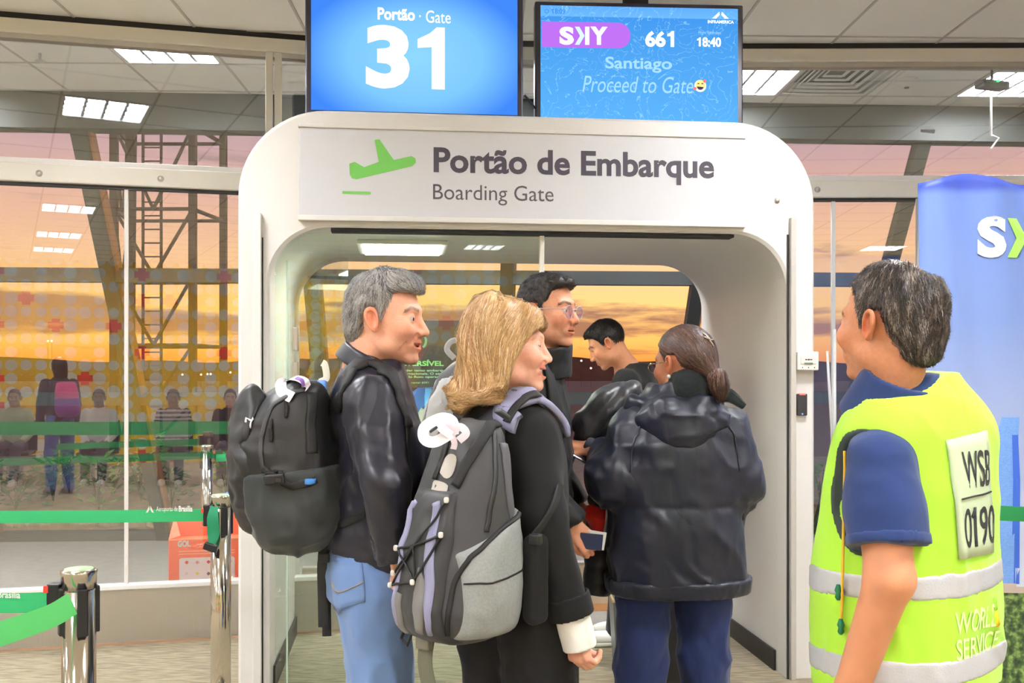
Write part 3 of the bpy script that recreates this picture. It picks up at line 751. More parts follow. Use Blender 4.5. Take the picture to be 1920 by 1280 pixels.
def poly2d(x, y, pts):
    """signed distance to a polygon in 2-D, negative inside"""
    n = len(pts); d = np.full(x.shape, 1e9, f32); s = np.ones(x.shape, f32)
    for i in range(n):
        x0, y0 = pts[i]; x1, y1 = pts[i - 1]
        ex, ey = x1 - x0, y1 - y0; wx, wy = x - x0, y - y0
        h = np.clip((wx * ex + wy * ey) / (ex * ex + ey * ey), 0, 1)
        d = np.minimum(d, (wx - ex * h) ** 2 + (wy - ey * h) ** 2)
        c1 = y >= y0; c2 = y < y1; c3 = ex * wy > ey * wx
        flip = (c1 & c2 & c3) | (~c1 & ~c2 & ~c3); s = np.where(flip, -s, s)
    return s * np.sqrt(d)

class Loft:
    """stack of (super-)elliptic sections: rows (z, cx, cy, rx, ry) in a local frame"""
    def __init__(s, rows, n=2.3, round_=0.03):
        r = np.array(rows, float); r = r[np.argsort(r[:, 0])]
        zz = np.linspace(r[0, 0], r[-1, 0], 90); out = [zz]
        for k in range(1, 5):
            y = np.interp(zz, r[:, 0], r[:, k])
            ker = np.hanning(15); ker /= ker.sum(); y = np.convolve(np.pad(y, 7, mode='edge'), ker, 'valid'); out.append(y)
        s.t = np.array(out); s.n = n; s.rd = round_
    def __call__(s, Q):
        z = np.clip(Q[:, 2], s.t[0, 0], s.t[0, -1]); cx, cy, rx, ry = [np.interp(z, s.t[0], s.t[k]).astype(f32) for k in range(1, 5)]
        x = np.abs(Q[:, 0] - cx) / rx; y = np.abs(Q[:, 1] - cy) / ry
        k0 = (x ** s.n + y ** s.n + 1e-12) ** (1 / s.n)
        rr = np.sqrt(((Q[:, 0] - cx) ** 2 + (Q[:, 1] - cy) ** 2)) / np.maximum(k0, 1e-4)
        rr = np.clip(rr, np.minimum(rx, ry), np.maximum(rx, ry))
        d = (k0 - 1) * rr
        dz = np.maximum(Q[:, 2] - s.t[0, -1], s.t[0, 0] - Q[:, 2])
        return smax(d, dz, s.rd)

def mesh_sdf(f, lo, hi, h):
    """surface nets on a narrow band"""
    lo = np.asarray(lo, float); hi = np.asarray(hi, float)
    n = np.maximum(np.ceil((hi - lo) / (4 * h)).astype(int), 1); N = n * 4 + 1
    def ev(P):
        out = np.empty(len(P), f32)
        for i in range(0, len(P), 200000): out[i:i + 200000] = f(P[i:i + 200000])
        return out
    cg = np.stack(np.meshgrid(*[lo[k] + 4 * h * np.arange(n[k] + 1) for k in range(3)], indexing='ij'), -1).reshape(-1, 3).astype(f32)
    cv = ev(cg).reshape(n + 1)
    ac = np.abs(cv) < 4 * h * 2.0
    cell = np.zeros(n, bool)
    for dx in (0, 1):
        for dy in (0, 1):
            for dz in (0, 1):
                sl = (slice(dx, n[0] + dx), slice(dy, n[1] + dy), slice(dz, n[2] + dz)); cell |= ac[sl]
    sg = cv > 0
    mixed = np.zeros(n, bool)
    for dx in (0, 1):
        for dy in (0, 1):
            for dz in (0, 1):
                mixed |= sg[dx:n[0] + dx, dy:n[1] + dy, dz:n[2] + dz] != sg[:n[0], :n[1], :n[2]]
    cell |= mixed
    V = np.repeat(np.repeat(np.repeat(cv[:-1, :-1, :-1], 4, 0), 4, 1), 4, 2)
    V = np.pad(V, ((0, 1),) * 3, mode='edge').astype(f32)
    act = np.zeros(N, bool)
    cf = np.repeat(np.repeat(np.repeat(cell, 4, 0), 4, 1), 4, 2)
    act[:-1, :-1, :-1] |= cf; act[1:, :-1, :-1] |= cf; act[:-1, 1:, :-1] |= cf; act[:-1, :-1, 1:] |= cf
    act[1:, 1:, :-1] |= cf; act[1:, :-1, 1:] |= cf; act[:-1, 1:, 1:] |= cf; act[1:, 1:, 1:] |= cf
    idx = np.argwhere(act)
    V[act] = ev((lo + idx * h).astype(f32))
    # outside the band every value keeps its coarse sign; the border is forced outside
    V[0] = np.maximum(V[0], h * .1); V[-1] = np.maximum(V[-1], h * .1); V[:, 0] = np.maximum(V[:, 0], h * .1); V[:, -1] = np.maximum(V[:, -1], h * .1); V[:, :, 0] = np.maximum(V[:, :, 0], h * .1); V[:, :, -1] = np.maximum(V[:, :, -1], h * .1)
    S = V < 0
    c = np.zeros(np.array(N) - 1, np.int8)
    for dx in (0, 1):
        for dy in (0, 1):
            for dz in (0, 1): c += S[dx:N[0] - 1 + dx, dy:N[1] - 1 + dy, dz:N[2] - 1 + dz]
    m = (c > 0) & (c < 8)
    ci = np.argwhere(m); vid = np.full(m.shape, -1, np.int64); vid[m] = np.arange(len(ci))
    acc = np.zeros((len(ci), 3)); cnt = np.zeros(len(ci))
    corners = [(x, y, z) for x in (0, 1) for y in (0, 1) for z in (0, 1)]
    vals = {k: V[ci[:, 0] + k[0], ci[:, 1] + k[1], ci[:, 2] + k[2]] for k in corners}
    for a in corners:
        for ax in range(3):
            if a[ax]: continue
            b = list(a); b[ax] = 1; b = tuple(b)
            va, vb = vals[a], vals[b]; cr = (va < 0) != (vb < 0)
            t = np.where(cr, va / np.where(cr, va - vb, 1), 0)
            p = np.tile(np.array(a, float), (len(ci), 1)); p[:, ax] = t
            acc[cr] += p[cr]; cnt[cr] += 1
    P = lo + h * (ci + acc / cnt[:, None])
    quads = []
    for ax in range(3):
        o1, o2 = (ax + 1) % 3, (ax + 2) % 3
        s0 = [slice(None)] * 3; s1 = [slice(None)] * 3; s0[ax] = slice(0, N[ax] - 1); s1[ax] = slice(1, N[ax])
        A = S[tuple(s0)]; B = S[tuple(s1)]; e = np.argwhere(A != B)
        e = e[(e[:, o1] > 0) & (e[:, o2] > 0) & (e[:, o1] < N[o1] - 1) & (e[:, o2] < N[o2] - 1)]
        def g(a, b):
            q = e.copy(); q[:, o1] -= a; q[:, o2] -= b; return vid[q[:, 0], q[:, 1], q[:, 2]]
        Q = np.stack([g(1, 1), g(0, 1), g(0, 0), g(1, 0)], 1)
        inside = A[e[:, 0], e[:, 1], e[:, 2]]
        Q[~inside] = Q[~inside][:, ::-1]
        quads.append(Q)
    Q = np.concatenate(quads); Q = Q[(Q >= 0).all(1)]
    return P, Q

def grad(f, P, e=0.002):
    P = np.asarray(P, f32); g = np.zeros_like(P)
    for k in range(3):
        d = np.zeros(3, f32); d[k] = e; g[:, k] = f(P + d) - f(P - d)
    return g / (np.linalg.norm(g, axis=1, keepdims=True) + 1e-9)
def project(f, P, off=0.0, it=4, lim=0.05):
    P = np.array(P, f32)
    for _ in range(it):
        d = np.clip(f(P) - off, -lim, lim); P = P - grad(f, P) * d[:, None]
    return P
def catmull(pts, per=8):
    P = [np.asarray(p, float) for p in pts]; P = [2 * P[0] - P[1]] + P + [2 * P[-1] - P[-2]]; out = []
    for i in range(1, len(P) - 2):
        for k in range(per):
            t = k / per; a, b, c, d = P[i - 1:i + 3]
            out.append(0.5 * ((2 * b) + (c - a) * t + (2 * a - 5 * b + 4 * c - d) * t * t + (3 * b - a - 3 * c + d) * t ** 3))
    out.append(P[-2]); return np.array(out)

def strap_mesh(pts, width, th, f=None, off=0.0, per=8, normal=None, m=5, nproj=4):
    """band with thickness along a path, laid onto the surface f=0 when given"""
    C = catmull(pts, per)
    if f is not None: C = project(f, C, off, nproj)
    Tn = np.gradient(C, axis=0); Tn /= np.linalg.norm(Tn, axis=1, keepdims=True) + 1e-9
    N = grad(f, C) if f is not None else np.tile(nrmv(normal), (len(C), 1))
    S = np.cross(Tn, N); S /= np.linalg.norm(S, axis=1, keepdims=True) + 1e-9; N = np.cross(S, Tn)
    wd = width if np.ndim(width) else np.full(len(C), width)
    if len(wd) != len(C): wd = np.interp(np.linspace(0, 1, len(C)), np.linspace(0, 1, len(wd)), wd)
    rows = []
    top = []; bot = []
    for j in range(m):
        s = (j / (m - 1) - 0.5); p = C + S * (s * wd)[:, None]; n_ = N
        if f is not None: p = project(f, p, off, 3); n_ = grad(f, p)
        e = 0.55 if j in (0, m - 1) else 1.0
        top.append(p + n_ * th * e); bot.append(p - n_ * th * 0.4)
    ring = top + bot[::-1]; n = len(C); k = len(ring)
    V = np.stack(ring, 1).reshape(-1, 3); Fs = []
    for i in range(n - 1):
        for j in range(k): Fs.append((i * k + j, i * k + (j + 1) % k, (i + 1) * k + (j + 1) % k, (i + 1) * k + j))
    Fs.append(tuple(range(k))[::-1]); Fs.append(tuple((n - 1) * k + j for j in range(k)))
    return V, Fs
def strap(name, pts, width, th, m, parent, f=None, off=0.0, normal=None, per=8, label=None):
    V, Fs = strap_mesh(pts, width, th, f, off, per, normal)
    return obj(name, V, Fs, m, parent, f is not None, label=label)
def sdf_obj(name, f, lo, hi, h, m, parent, col=None, label=None):
    V, Q = mesh_sdf(f, lo, hi, h)
    if len(V) == 0: return None
    c = None if col is None else col(V.astype(f32))
    return obj(name, V, Q, m, parent, True, col=c, label=label)
def decal_text(name, body, o, ex, ey, wd, ht, f, off, m, parent, bold=0.0, sub=0.02):
    """lettering laid on the surface f=0"""
    V, Fs = text_mesh(body, bold); lo, hi = V.min(0), V.max(0)
    o = np.asarray(o, float); ex = nrmv(ex); ey = nrmv(ey)
    P = np.array([o + ex * ((p[0] - lo[0]) / (hi[0] - lo[0]) * wd) + ey * ((p[1] - lo[1]) / (hi[1] - lo[1]) * ht) for p in V])
    P = project(f, P, off, 5)
    return obj(name, P, Fs, m, parent, False)

def frame_from(fwd, roll=0.0, up=(0, 0, 1)):
    f = nrmv(fwd); r = nrmv(np.cross(f, up)); u = np.cross(r, f)
    c, s = math.cos(roll), math.sin(roll)
    r2 = r * c + u * s; u2 = u * c - r * s
    return np.stack([r2, f, u2], 1)       # columns: right, forward, up

# ------------------------------------------------------------------ heads
def head_sdf(P, o):
    """head in its own frame: x right, y forward, z up, metres; o: options"""
    X = P.copy(); X[:, 0] = np.abs(X[:, 0])          # mirrored half
    jw = o.get('jaw', 1.0); fl = o.get('face', 0.0)
    d = ell(X, (0, -0.014, 0.030), (0.0765, 0.097, 0.092))
    d = smin(d, ell(X, (0, 0.030, -0.038 - fl), (0.058 * jw, 0.060, 0.078)), 0.035)
    d = smin(d, sph(X, (0.046 * jw, 0.012, -0.070 - fl), 0.018), 0.035)
    d = smin(d, ell(X, (0, 0.073, -0.102 - fl), (0.022 * jw, 0.019, 0.017)), 0.022)
    d = smin(d, sph(X, (0.040, 0.066, -0.026), 0.021 + o.get('cheek', 0.0)), 0.025)
    d = smin(d, cone(X, (0.0, 0.087, 0.024), (0.042, 0.068, 0.024), 0.0095, 0.009), 0.018)     # brow ridge
    d = smax(d, -sph(X, (0.032, 0.100, 0.000), 0.0165), 0.016)                                  # eye socket
    d = smin(d, ell(X, (0, 0.078, -0.064 - fl * .6), (0.030, 0.017, 0.022)), 0.016)              # muzzle
    ns = o.get('nose', 1.0)
    nz = cone(P, (0, 0.086, 0.010), (0, 0.088 + 0.0185 * ns, -0.029 - .004 * ns), 0.0075, 0.0118)
    nz = smin(nz, sph(X, (0.0130 * (0.7 + .3 * ns), 0.093 + .005 * ns, -0.037), 0.0090), 0.010)
    d = smin(d, nz, 0.011)
    d = smax(d, -ell(X, (0.0065, 0.101 + .004 * ns, -0.0455), (0.0035, 0.006, 0.005)), 0.004)      # nostrils
    # lids around the eyeballs
    e = sph(X, (0.031, 0.0755, 0.000), 0.0142)
    op = o.get('eye', 0.0042)
    slit = smax(np.abs(P[:, 2] + 0.0005) - op, np.abs(X[:, 0] - 0.031) - 0.0140, 0.004)
    e = smax(e, -np.maximum(slit, -(P[:, 1] - 0.078)), 0.0018)
    d = smin(d, e, 0.006)
    d = smax(d, -np.maximum(sph(X, (0.031, 0.0755, 0.0), 0.0122), -(P[:, 1] - 0.070)), 0.001)
    # mouth
    mo = o.get('mouth', 0.0); sm = o.get('smile', 0.0); mz = -0.066 - fl * .6
    cz = mz + sm * 0.008
    mw = 0.021 + sm * 0.007
    up_ = cone(X, (0, 0.0945, mz + 0.0050 + mo * .3), (mw, 0.080, cz + 0.001), 0.0058, 0.003)
    lo_ = cone(X, (0, 0.0930, mz - 0.0060 - mo), (mw, 0.080, cz - 0.001), 0.0068, 0.003)
    d = smin(d, up_, 0.006); d = smin(d, lo_, 0.006)
    zc = mz + (cz - mz) * np.clip(X[:, 0] / mw, 0, 1) ** 2
    hh = (0.0012 + mo) * np.sqrt(np.clip(1 - (X[:, 0] / mw) ** 2, 0.0, 1))
    cut = np.maximum(np.maximum(np.abs(P[:, 2] - zc + mo * .45) - hh, X[:, 0] - mw), 0.074 - P[:, 1])
    d = smax(d, -cut, 0.0025)
    ag = o.get('age', 0.3)
    d = smax(d, -cone(X, (0.019, 0.0965, -0.040), (0.037, 0.082, cz - 0.004), 0.0018 + .0012 * ag, 0.0016), 0.007)      # nose-to-mouth fold
    d = smax(d, -cone(X, (0.022, 0.0985, -0.0135), (0.042, 0.086, -0.0135), 0.0012, 0.001), 0.005)                     # under the eye
    if ag > 0.5:
        fore = np.clip((P[:, 2] - 0.032) / 0.01, 0, 1) * np.clip((0.085 - P[:, 2]) / 0.02, 0, 1) * np.clip((P[:, 1] - 0.05) / 0.02, 0, 1)
        d = d + 0.0007 * ag * fore * np.sin(P[:, 2] * 620 + 6 * X[:, 0] * 10)
        crow = np.clip(1 - np.linalg.norm((X - A3(0.056, 0.060, 0.0)) / A3(1, 1, 1.3), axis=1) / 0.016, 0, 1)
        d = d + 0.0009 * ag * crow * np.sin(P[:, 2] * 900)
        d = smax(d, -cone(X, (0.040, 0.070, -0.062), (0.044, 0.052, -0.085), 0.001, 0.001), 0.006)
    # ears
    er = o.get('ear', 1.0)
    E = P.copy(); E[:, 0] = X[:, 0]
    ca, sa = math.cos(0.42), math.sin(0.42)
    q = E - A3(0.078, -0.014, -0.006); q = np.stack([q[:, 0] * ca + q[:, 1] * sa, -q[:, 0] * sa + q[:, 1] * ca, q[:, 2]], 1)
    t = math.radians(-14); q2 = np.stack([q[:, 0], q[:, 1] * math.cos(t) - q[:, 2] * math.sin(t), q[:, 1] * math.sin(t) + q[:, 2] * math.cos(t)], 1)
    wd = 0.0175 * er * (1 + np.clip(q2[:, 2], -.03, .03) * 9)
    rr = np.sqrt((q2[:, 1] / wd) ** 2 + (q2[:, 2] / (0.033 * er)) ** 2)
    plate = np.maximum(np.abs(q2[:, 0] - 0.000 - 0.009 * (rr ** 2)) - 0.003, (rr - 1) * 0.015)
    rim = np.sqrt(((rr - 0.88) * 0.022) ** 2 + (q2[:, 0] - 0.0115) ** 2) - 0.0040
    rim = np.where(q2[:, 2] < -0.024, rim + 0.002, rim)
    ear = smin(plate, rim, 0.004)
    ear = smin(ear, ell(q2, (0.003, 0.002, -0.028 * er), (0.005, 0.009, 0.009)), 0.006)
    ear = smin(ear, cone(q2, (0.005, -0.004, 0.012), (0.005, -0.006, -0.014), 0.0028, 0.003), 0.004)
    ear = smax(ear, -ell(q2, (0.013, 0.004, -0.005), (0.010, 0.008, 0.013)), 0.003)
    ear = smax(ear, -ell(q2, (0.013, -0.001, 0.015), (0.007, 0.008, 0.008)), 0.003)
    d = smin(d, ear, 0.005)
    return d
def head_colors(L, skin, o):
    """skin colour with lips, cheeks, ears and stubble of its own pigment"""
    n = len(L); c = np.tile(np.array(lin(skin), f32), (n, 1))
    fl = o.get('face', 0.0); X = np.abs(L[:, 0]); mz = -0.066 - fl * .6; sm = o.get('smile', 0.0); mo = o.get('mouth', 0.0)
    def mixc(c, k, rgb): return c * (1 - k[:, None]) + np.array(lin(rgb), f32) * k[:, None]
    def g(dist, r): return np.clip(1 - dist / r, 0, 1)
    red = np.array(skin) * np.array([1.0, 0.80, 0.76])
    k = g(np.linalg.norm((L - A3(0, 0.085, -0.035)) / A3(1.6, 1, 1), axis=1), 0.05) * 0.35; c = mixc(c, k, red)
    k = g(np.linalg.norm(np.stack([X - 0.046, L[:, 1] - 0.06, L[:, 2] + 0.03], 1), axis=1), 0.035) * 0.45; c = mixc(c, k, red)
    k = g(np.abs(X - 0.088), 0.02) * (np.abs(L[:, 1] + 0.014) < 0.03) * 0.6; c = mixc(c, k, red)
    lip = (np.clip((0.026 + sm * .006 - X) / 0.004, 0, 1)) * np.clip((0.0125 + mo * .7 - np.abs(L[:, 2] - mz - sm * .008 * np.clip(X / .022, 0, 1) ** 2 + mo * .4)) / 0.003, 0, 1) * (L[:, 1] > 0.078)
    c = mixc(c, lip * 0.6, o.get('lip', tuple(np.array(skin) * np.array([0.88, 0.66, 0.62]))))
    inside = (L[:, 1] < 0.0865) * lip * (np.abs(L[:, 2] - mz + mo * .45) < mo) * (X < 0.02)
    c = mixc(c, np.clip(inside, 0, 1), (70, 24, 22))
    if o.get('stubble', 0):
        s = np.clip((L[:, 1] - 0.0) / 0.03, 0, 1) * np.clip((-0.035 - L[:, 2]) / 0.02, 0, 1) * (1 - lip); c = mixc(c, s * o['stubble'], (110, 98, 92))
    br = o.get('brow')
    if br is not None:
        xb = X; zb = 0.0235 + 0.006 * np.clip((xb - 0.012) / 0.02, 0, 1) - 0.010 * np.clip((xb - 0.036) / 0.018, 0, 1) ** 1.5
        k = np.clip((0.0062 - np.abs(L[:, 2] - zb)) / 0.0030, 0, 1) * (xb > 0.011) * (xb < 0.054) * (L[:, 1] > 0.05)
        k = k * (0.8 + 0.2 * (vnoise(L * A3(700, 200, 350)) > 0.42)); c = mixc(c, k * o.get('brow_w', 0.85), br)
    sp = vnoise(L * 160) * 0.12 + 0.94; c = c * sp[:, None]
    return c

# ------------------------------------------------------------------ hair
def hair_strands(f, roots, flow, length, step, width, cols, seed=0, lift=0.0015, wave=0.0, tip=0.35, taper_out=0.0):
    """ribbons that run along the hair volume f following flow(P, n)"""
    rg = np.random.default_rng(seed); n = len(roots); P = np.array(roots, f32)
    L = np.asarray(length) * rg.uniform(0.65, 1.15, n) if np.ndim(length) == 0 else np.asarray(length) * rg.uniform(0.75, 1.1, n)
    k = max(3, int(np.max(L) / step)); offs = rg.uniform(0.0, lift, n).astype(f32); ph = rg.uniform(0, 6.28, n)
    pts = []; nor = []; dirs = None
    for i in range(k + 1):
        g = grad(f, P); d = f(P) - (offs + taper_out * i / k * rg.random(n).astype(f32) ** 3); P = P - g * np.clip(d, -0.02, 0.02)[:, None]
        pts.append(P.copy()); nor.append(g)
        v = flow(P, g); v = v - g * (v * g).sum(1, keepdims=True); v /= np.linalg.norm(v, axis=1, keepdims=True) + 1e-9
        side = np.cross(v, g); v = v + side * (wave * np.sin(ph + i * 0.9))[:, None]
        if dirs is not None: v = 0.55 * dirs + 0.45 * v
        v /= np.linalg.norm(v, axis=1, keepdims=True) + 1e-9; dirs = v
        P = P + v * (L / k)[:, None].astype(f32)
    pts = np.array(pts); nor = np.array(nor)                # k+1, n, 3
    T = np.gradient(pts, axis=0); T /= np.linalg.norm(T, axis=2, keepdims=True) + 1e-9
    S = np.cross(T, nor); S /= np.linalg.norm(S, axis=2, keepdims=True) + 1e-9
    wv = width * rg.uniform(0.6, 1.3, n)
    tt = np.linspace(0, 1, k + 1); pr = np.clip(1 - (1 - tip) * tt ** 2, 0, 1) * np.clip(0.5 + tt * 4, 0, 1)
    hw = (wv[None, :] * pr[:, None] * 0.5)[:, :, None]
    Lp = pts - S * hw; Rp = pts + S * hw; Mp = pts + nor * hw * 0.22
    V = np.stack([Lp, Mp, Rp], 2)                            # k+1, n, 3 across, xyz
    V = V.transpose(1, 0, 2, 3).reshape(-1, 3)
    base = (np.arange(n) * (k + 1) * 3)[:, None, None]; row = (np.arange(k) * 3)[None, :, None]
    q = np.array([[0, 1, 4, 3], [1, 2, 5, 4]])
    Fq = (base[..., None] + row[..., None] + q[None, None]).reshape(-1, 4)
    kk = vnoise(np.asarray(roots, f32) * 95) * 1.5 - 0.25 + rg.normal(0, 0.16, n)
    cc = np.array([lin(c) for c in cols], f32)[np.clip((kk * len(cols)).astype(int), 0, len(cols) - 1)] * rg.uniform(0.8, 1.15, n)[:, None]
    C = np.repeat(cc, (k + 1) * 3, 0)
    return V, Fq, C

class Head:
    """builds a head: returns world transforms, adds hair and eyes to the person"""
    def __init__(s, c, fwd, roll=0.0, size=1.0, opt=None):
        s.c = np.asarray(c, float); s.R = frame_from(fwd, roll); s.s = size; s.o = opt or {}
    def loc(s, P): return (((P - s.c) @ s.R) / s.s).astype(f32)
    def wld(s, L): return np.asarray(L, float) * s.s @ s.R.T + s.c
    def sdf(s, P): return head_sdf(s.loc(P), s.o) * s.s
    def box(s, r=0.16): return s.c - r * s.s, s.c + r * s.s

M_skin = {}
def skin_mat(): return mat('skin', (200, 150, 120), 0.48, attr=True, bump=(260, 0.10), sss=0.12, spec=0.4)
M_hair = mat('hair', (120, 110, 100), 0.42, attr=True, spec=0.55)
M_eye = mat('eye_white', (228, 222, 216), 0.15, coat=0.6); M_iris = mat('iris', (58, 42, 32), 0.2, coat=0.8)
M_teeth = mat('teeth', (236, 228, 212), 0.25)

def add_eyes(hd, parent, iris=M_iris, look=(0, 1, 0)):
    for s in (-1, 1):
        c = hd.wld((s * 0.031, 0.0755, 0.0)); q = MB(); R = hd.R @ np.asarray(frame_from(look))
        def ball(r, th0, th1, n=10, nn=16):
            V = []; Fs = []
            for i in range(n + 1):
                th = th0 + (th1 - th0) * i / n
                for k in range(nn):
                    a = 2 * math.pi * k / nn; V.append(c + hd.s * r * (R @ np.array([math.sin(th) * math.cos(a), math.cos(th), math.sin(th) * math.sin(a)])))
            for i in range(n):
                for k in range(nn): Fs.append((i * nn + k, (i + 1) * nn + k, (i + 1) * nn + (k + 1) % nn, i * nn + (k + 1) % nn))
            return V, Fs
        V, Fs = ball(0.0122, 0.02, 3.1); e = obj('eye', V, Fs, M_eye, parent)
        V, Fs = ball(0.0126, 0.02, 0.48); obj('iris', V, Fs, iris, e)

def cap_hair(hd, parent, vol, region, cols, flow, length, width=0.0022, n=5000, wave=0.1, h=0.0035, seed=1, name='hair', base=None, lift=0.003, taper_out=0.0, k=0.006, bump=0.0022, lim=0.16):
    """hair volume cut to a hairline region plus combed ribbons; vol, region in head space"""
    def fl(L): return smax(vol(L) + bump * (ridged(L * A3(220, 220, 60)) - 0.5), region(L), k)
    def fw(P): return fl(hd.loc(P)) * hd.s
    lo, hi = hd.box(lim); V, Q = mesh_sdf(fw, lo, hi, h)
    L = hd.loc(V)
    base = base or cols[0]
    C = np.tile(np.array(lin(base), f32), (len(V), 1)) * 0.8
    rg = np.random.default_rng(seed)
    keep = (hd.sdf(V.astype(f32)) > -0.001)
    ids = np.where(keep)[0]; pick = rg.choice(ids, min(n, len(ids) * 3), replace=True)
    roots = V[pick] + rg.uniform(-h, h, (len(pick), 3))
    def fwd(P, g): return flow(hd.loc(P)) @ hd.R.T.astype(f32)
    V2, Q2, C2 = hair_strands(fw, roots, fwd, length, length / 7 if np.ndim(length) == 0 else float(np.max(length)) / 9, width, cols, seed, lift=lift, wave=wave, taper_out=taper_out)
    VV = np.concatenate([V, V2]); QQ = np.concatenate([Q, Q2 + len(V)]); CC = np.concatenate([C, C2])
    return obj(name, VV, QQ, M_hair, parent, True, col=CC)

# ------------------------------------------------------------------ hands
def finger_dirs(f, p, ang): return f * math.cos(ang) + p * math.sin(ang)
def hand_prims(wrist, fdir, pdir, curl=0.6, right=True, thumb=0.5, size=1.0):
    w = np.asarray(wrist, float); f = nrmv(fdir); p = np.asarray(pdir, float); p = nrmv(p - f * (p @ f)); s = np.cross(p, f) * (1 if right else -1)
    S = size; palm = []; fing = []
    for i, (a, b, L, r) in enumerate(((0.029, 0.088, 0.074, 0.0088), (0.010, 0.092, 0.082, 0.0090), (-0.010, 0.088, 0.076, 0.0086), (-0.029, 0.080, 0.060, 0.0078))):
        k = w + S * (s * a + f * b); palm.append((w + S * (s * a * .6 + f * .005), k, 0.0145 * S, 0.0115 * S))
        an = 0.0; q = k; chain_ = []
        for j, l in enumerate((L * .45, L * .31, L * .24)):
            an += curl * (0.95, 1.15, 0.8)[j] * (1 + 0.06 * i); d = finger_dirs(f, p, an)
            chain_.append((q, q + d * l * S, (r - .0005 * j) * S, (r - .0005 * (j + 1)) * S)); q = q + d * l * S
        fing.append(chain_)
    b0 = w + S * (s * 0.024 + f * 0.022 + p * 0.008); d1 = nrmv(s * (1.0 - thumb) + f * 0.9 + p * 0.6 * thumb); t1 = b0 + S * 0.042 * d1
    d2 = nrmv(f * 0.9 + p * thumb * 0.8 + s * (0.25 - thumb * .7)); t2 = t1 + S * 0.032 * d2; d3 = nrmv(f * .8 + p * thumb + s * (0.1 - thumb)); t3 = t2 + S * 0.025 * d3
    fing.append([(b0, t1, .0155 * S, .0115 * S), (t1, t2, .0108 * S, .0098 * S), (t2, t3, .0098 * S, .0078 * S)])
    return palm, fing
def hand_sdf(P, pf):
    palm, fing = pf; d = None
    for a, b, ra, rb in palm:
        e = cone(P, a, b, ra, rb); d = e if d is None else smin(d, e, 0.010)
    for ch in fing:
        g = None
        for a, b, ra, rb in ch:
            e = cone(P, a, b, ra, rb); g = e if g is None else smin(g, e, 0.003)
        d = smin(d, g, 0.006)
    return d

# ------------------------------------------------------------------ bodies
class Body:
    """posed figure: world joints, garments as signed distances"""
    def __init__(s, name, label, base, fwd, group=None):
        s.base = np.array([base[0], base[1], 0.0]); s.R = frame_from((fwd[0], fwd[1], 0))
        s.t = thing(name, label, 'person', tuple(s.base), group)
        s.arms = {}; s.legs = {}
    def L(s, P): return ((P - s.base.astype(f32)) @ s.R.astype(f32)).astype(f32)
    def Wd(s, q): return s.R @ np.asarray(q, float) + s.base
    def torso(s, rows, n=2.3, rd=0.03):
        lf = Loft(rows, n, rd); return lambda P: lf(s.L(P))

def sleeve(P, sh, el, wr, r, end=0.0, rnd=0.008):
    """arm sleeve; end: metres short of (+) the wrist; flat cuff"""
    sh, el, wr = [np.asarray(x, float) for x in (sh, el, wr)]
    d = smin(cone(P, sh, el, r[0], r[1]), cone(P, el, wr, r[1], r[2]), 0.02)
    n = nrmv(wr - el); q = wr - n * end
    return smax(d, (P - A3(*q)) @ n.astype(f32), rnd)

def bodybox(pts, r):
    A = np.array(pts); return A.min(0) - r, A.max(0) + r

def make_body_mesh(B, hd, neck, arms, core, skin, hcol, h_head=0.0024, h_hand=0.003):
    """one continuous skin mesh: head and neck, torso core, arms and hands"""
    nb = np.asarray(neck, float)
    top = hd.wld((0, -0.030, -0.060))
    def fh(P):
        d = hd.sdf(P); nk = cone(P, top, nb, 0.054 * hd.s, 0.060 * hd.s)
        lm = hd.wld((0, 0.010, -0.098)); d = smin(d, nk, 0.03)
        d = smin(d, cone(P, nb, nb - np.array([0, 0, 0.10]), 0.060, 0.085), 0.03)
        return d
    lo, hi = hd.box(0.15); lo = np.minimum(lo, nb - 0.10); hi = np.maximum(hi, nb + 0.08)
    V, Q = mesh_sdf(fh, lo, hi, h_head); L = hd.loc(V)
    C = head_colors(L, skin, hd.o)
    parts = [(V, Q, C)]
    for (sh, el, wr, r, pf, cover) in arms:
        def fa(P):
            d = smin(cone(P, sh, el, r[0], r[1]), cone(P, el, wr, r[1], r[2]), 0.02)
            if pf is not None: d = smin(d, hand_sdf(P, pf), 0.012)
            return d
        if cover:      # only the wrist and hand show: short piece inside the cuff
            st = np.asarray(wr) + (np.asarray(el) - np.asarray(wr)) * cover
            def fa(P, st=st, wr=wr, r=r, pf=pf): return smin(cone(P, st, wr, r[2] * 1.1, r[2]), hand_sdf(P, pf), 0.014)
            pts = [st, wr]
        else: pts = [sh, el, wr]
        for ch in (pf[1] if pf else []): pts += [ch[-1][1], ch[0][0]]
        lo, hi = bodybox(pts, 0.07); V, Q = mesh_sdf(fa, lo, hi, h_hand)
        c = np.tile(np.array(lin(skin), f32), (len(V), 1)) * (0.93 + 0.14 * vnoise((V * 45).astype(f32)))[:, None]
        parts.append((V, Q, c))
    if core is not None:
        f, lo, hi = core; V, Q = mesh_sdf(f, lo, hi, 0.016); parts.append((V, Q, np.tile(np.array(lin(skin), f32), (len(V), 1))))
    n = 0; VV = []; QQ = []; CC = []
    for V, Q, C in parts: VV.append(V); QQ.append(Q + n); CC.append(C); n += len(V)
    return obj('body', np.concatenate(VV), np.concatenate(QQ), skin_mat(), B.t, True, col=np.concatenate(CC))

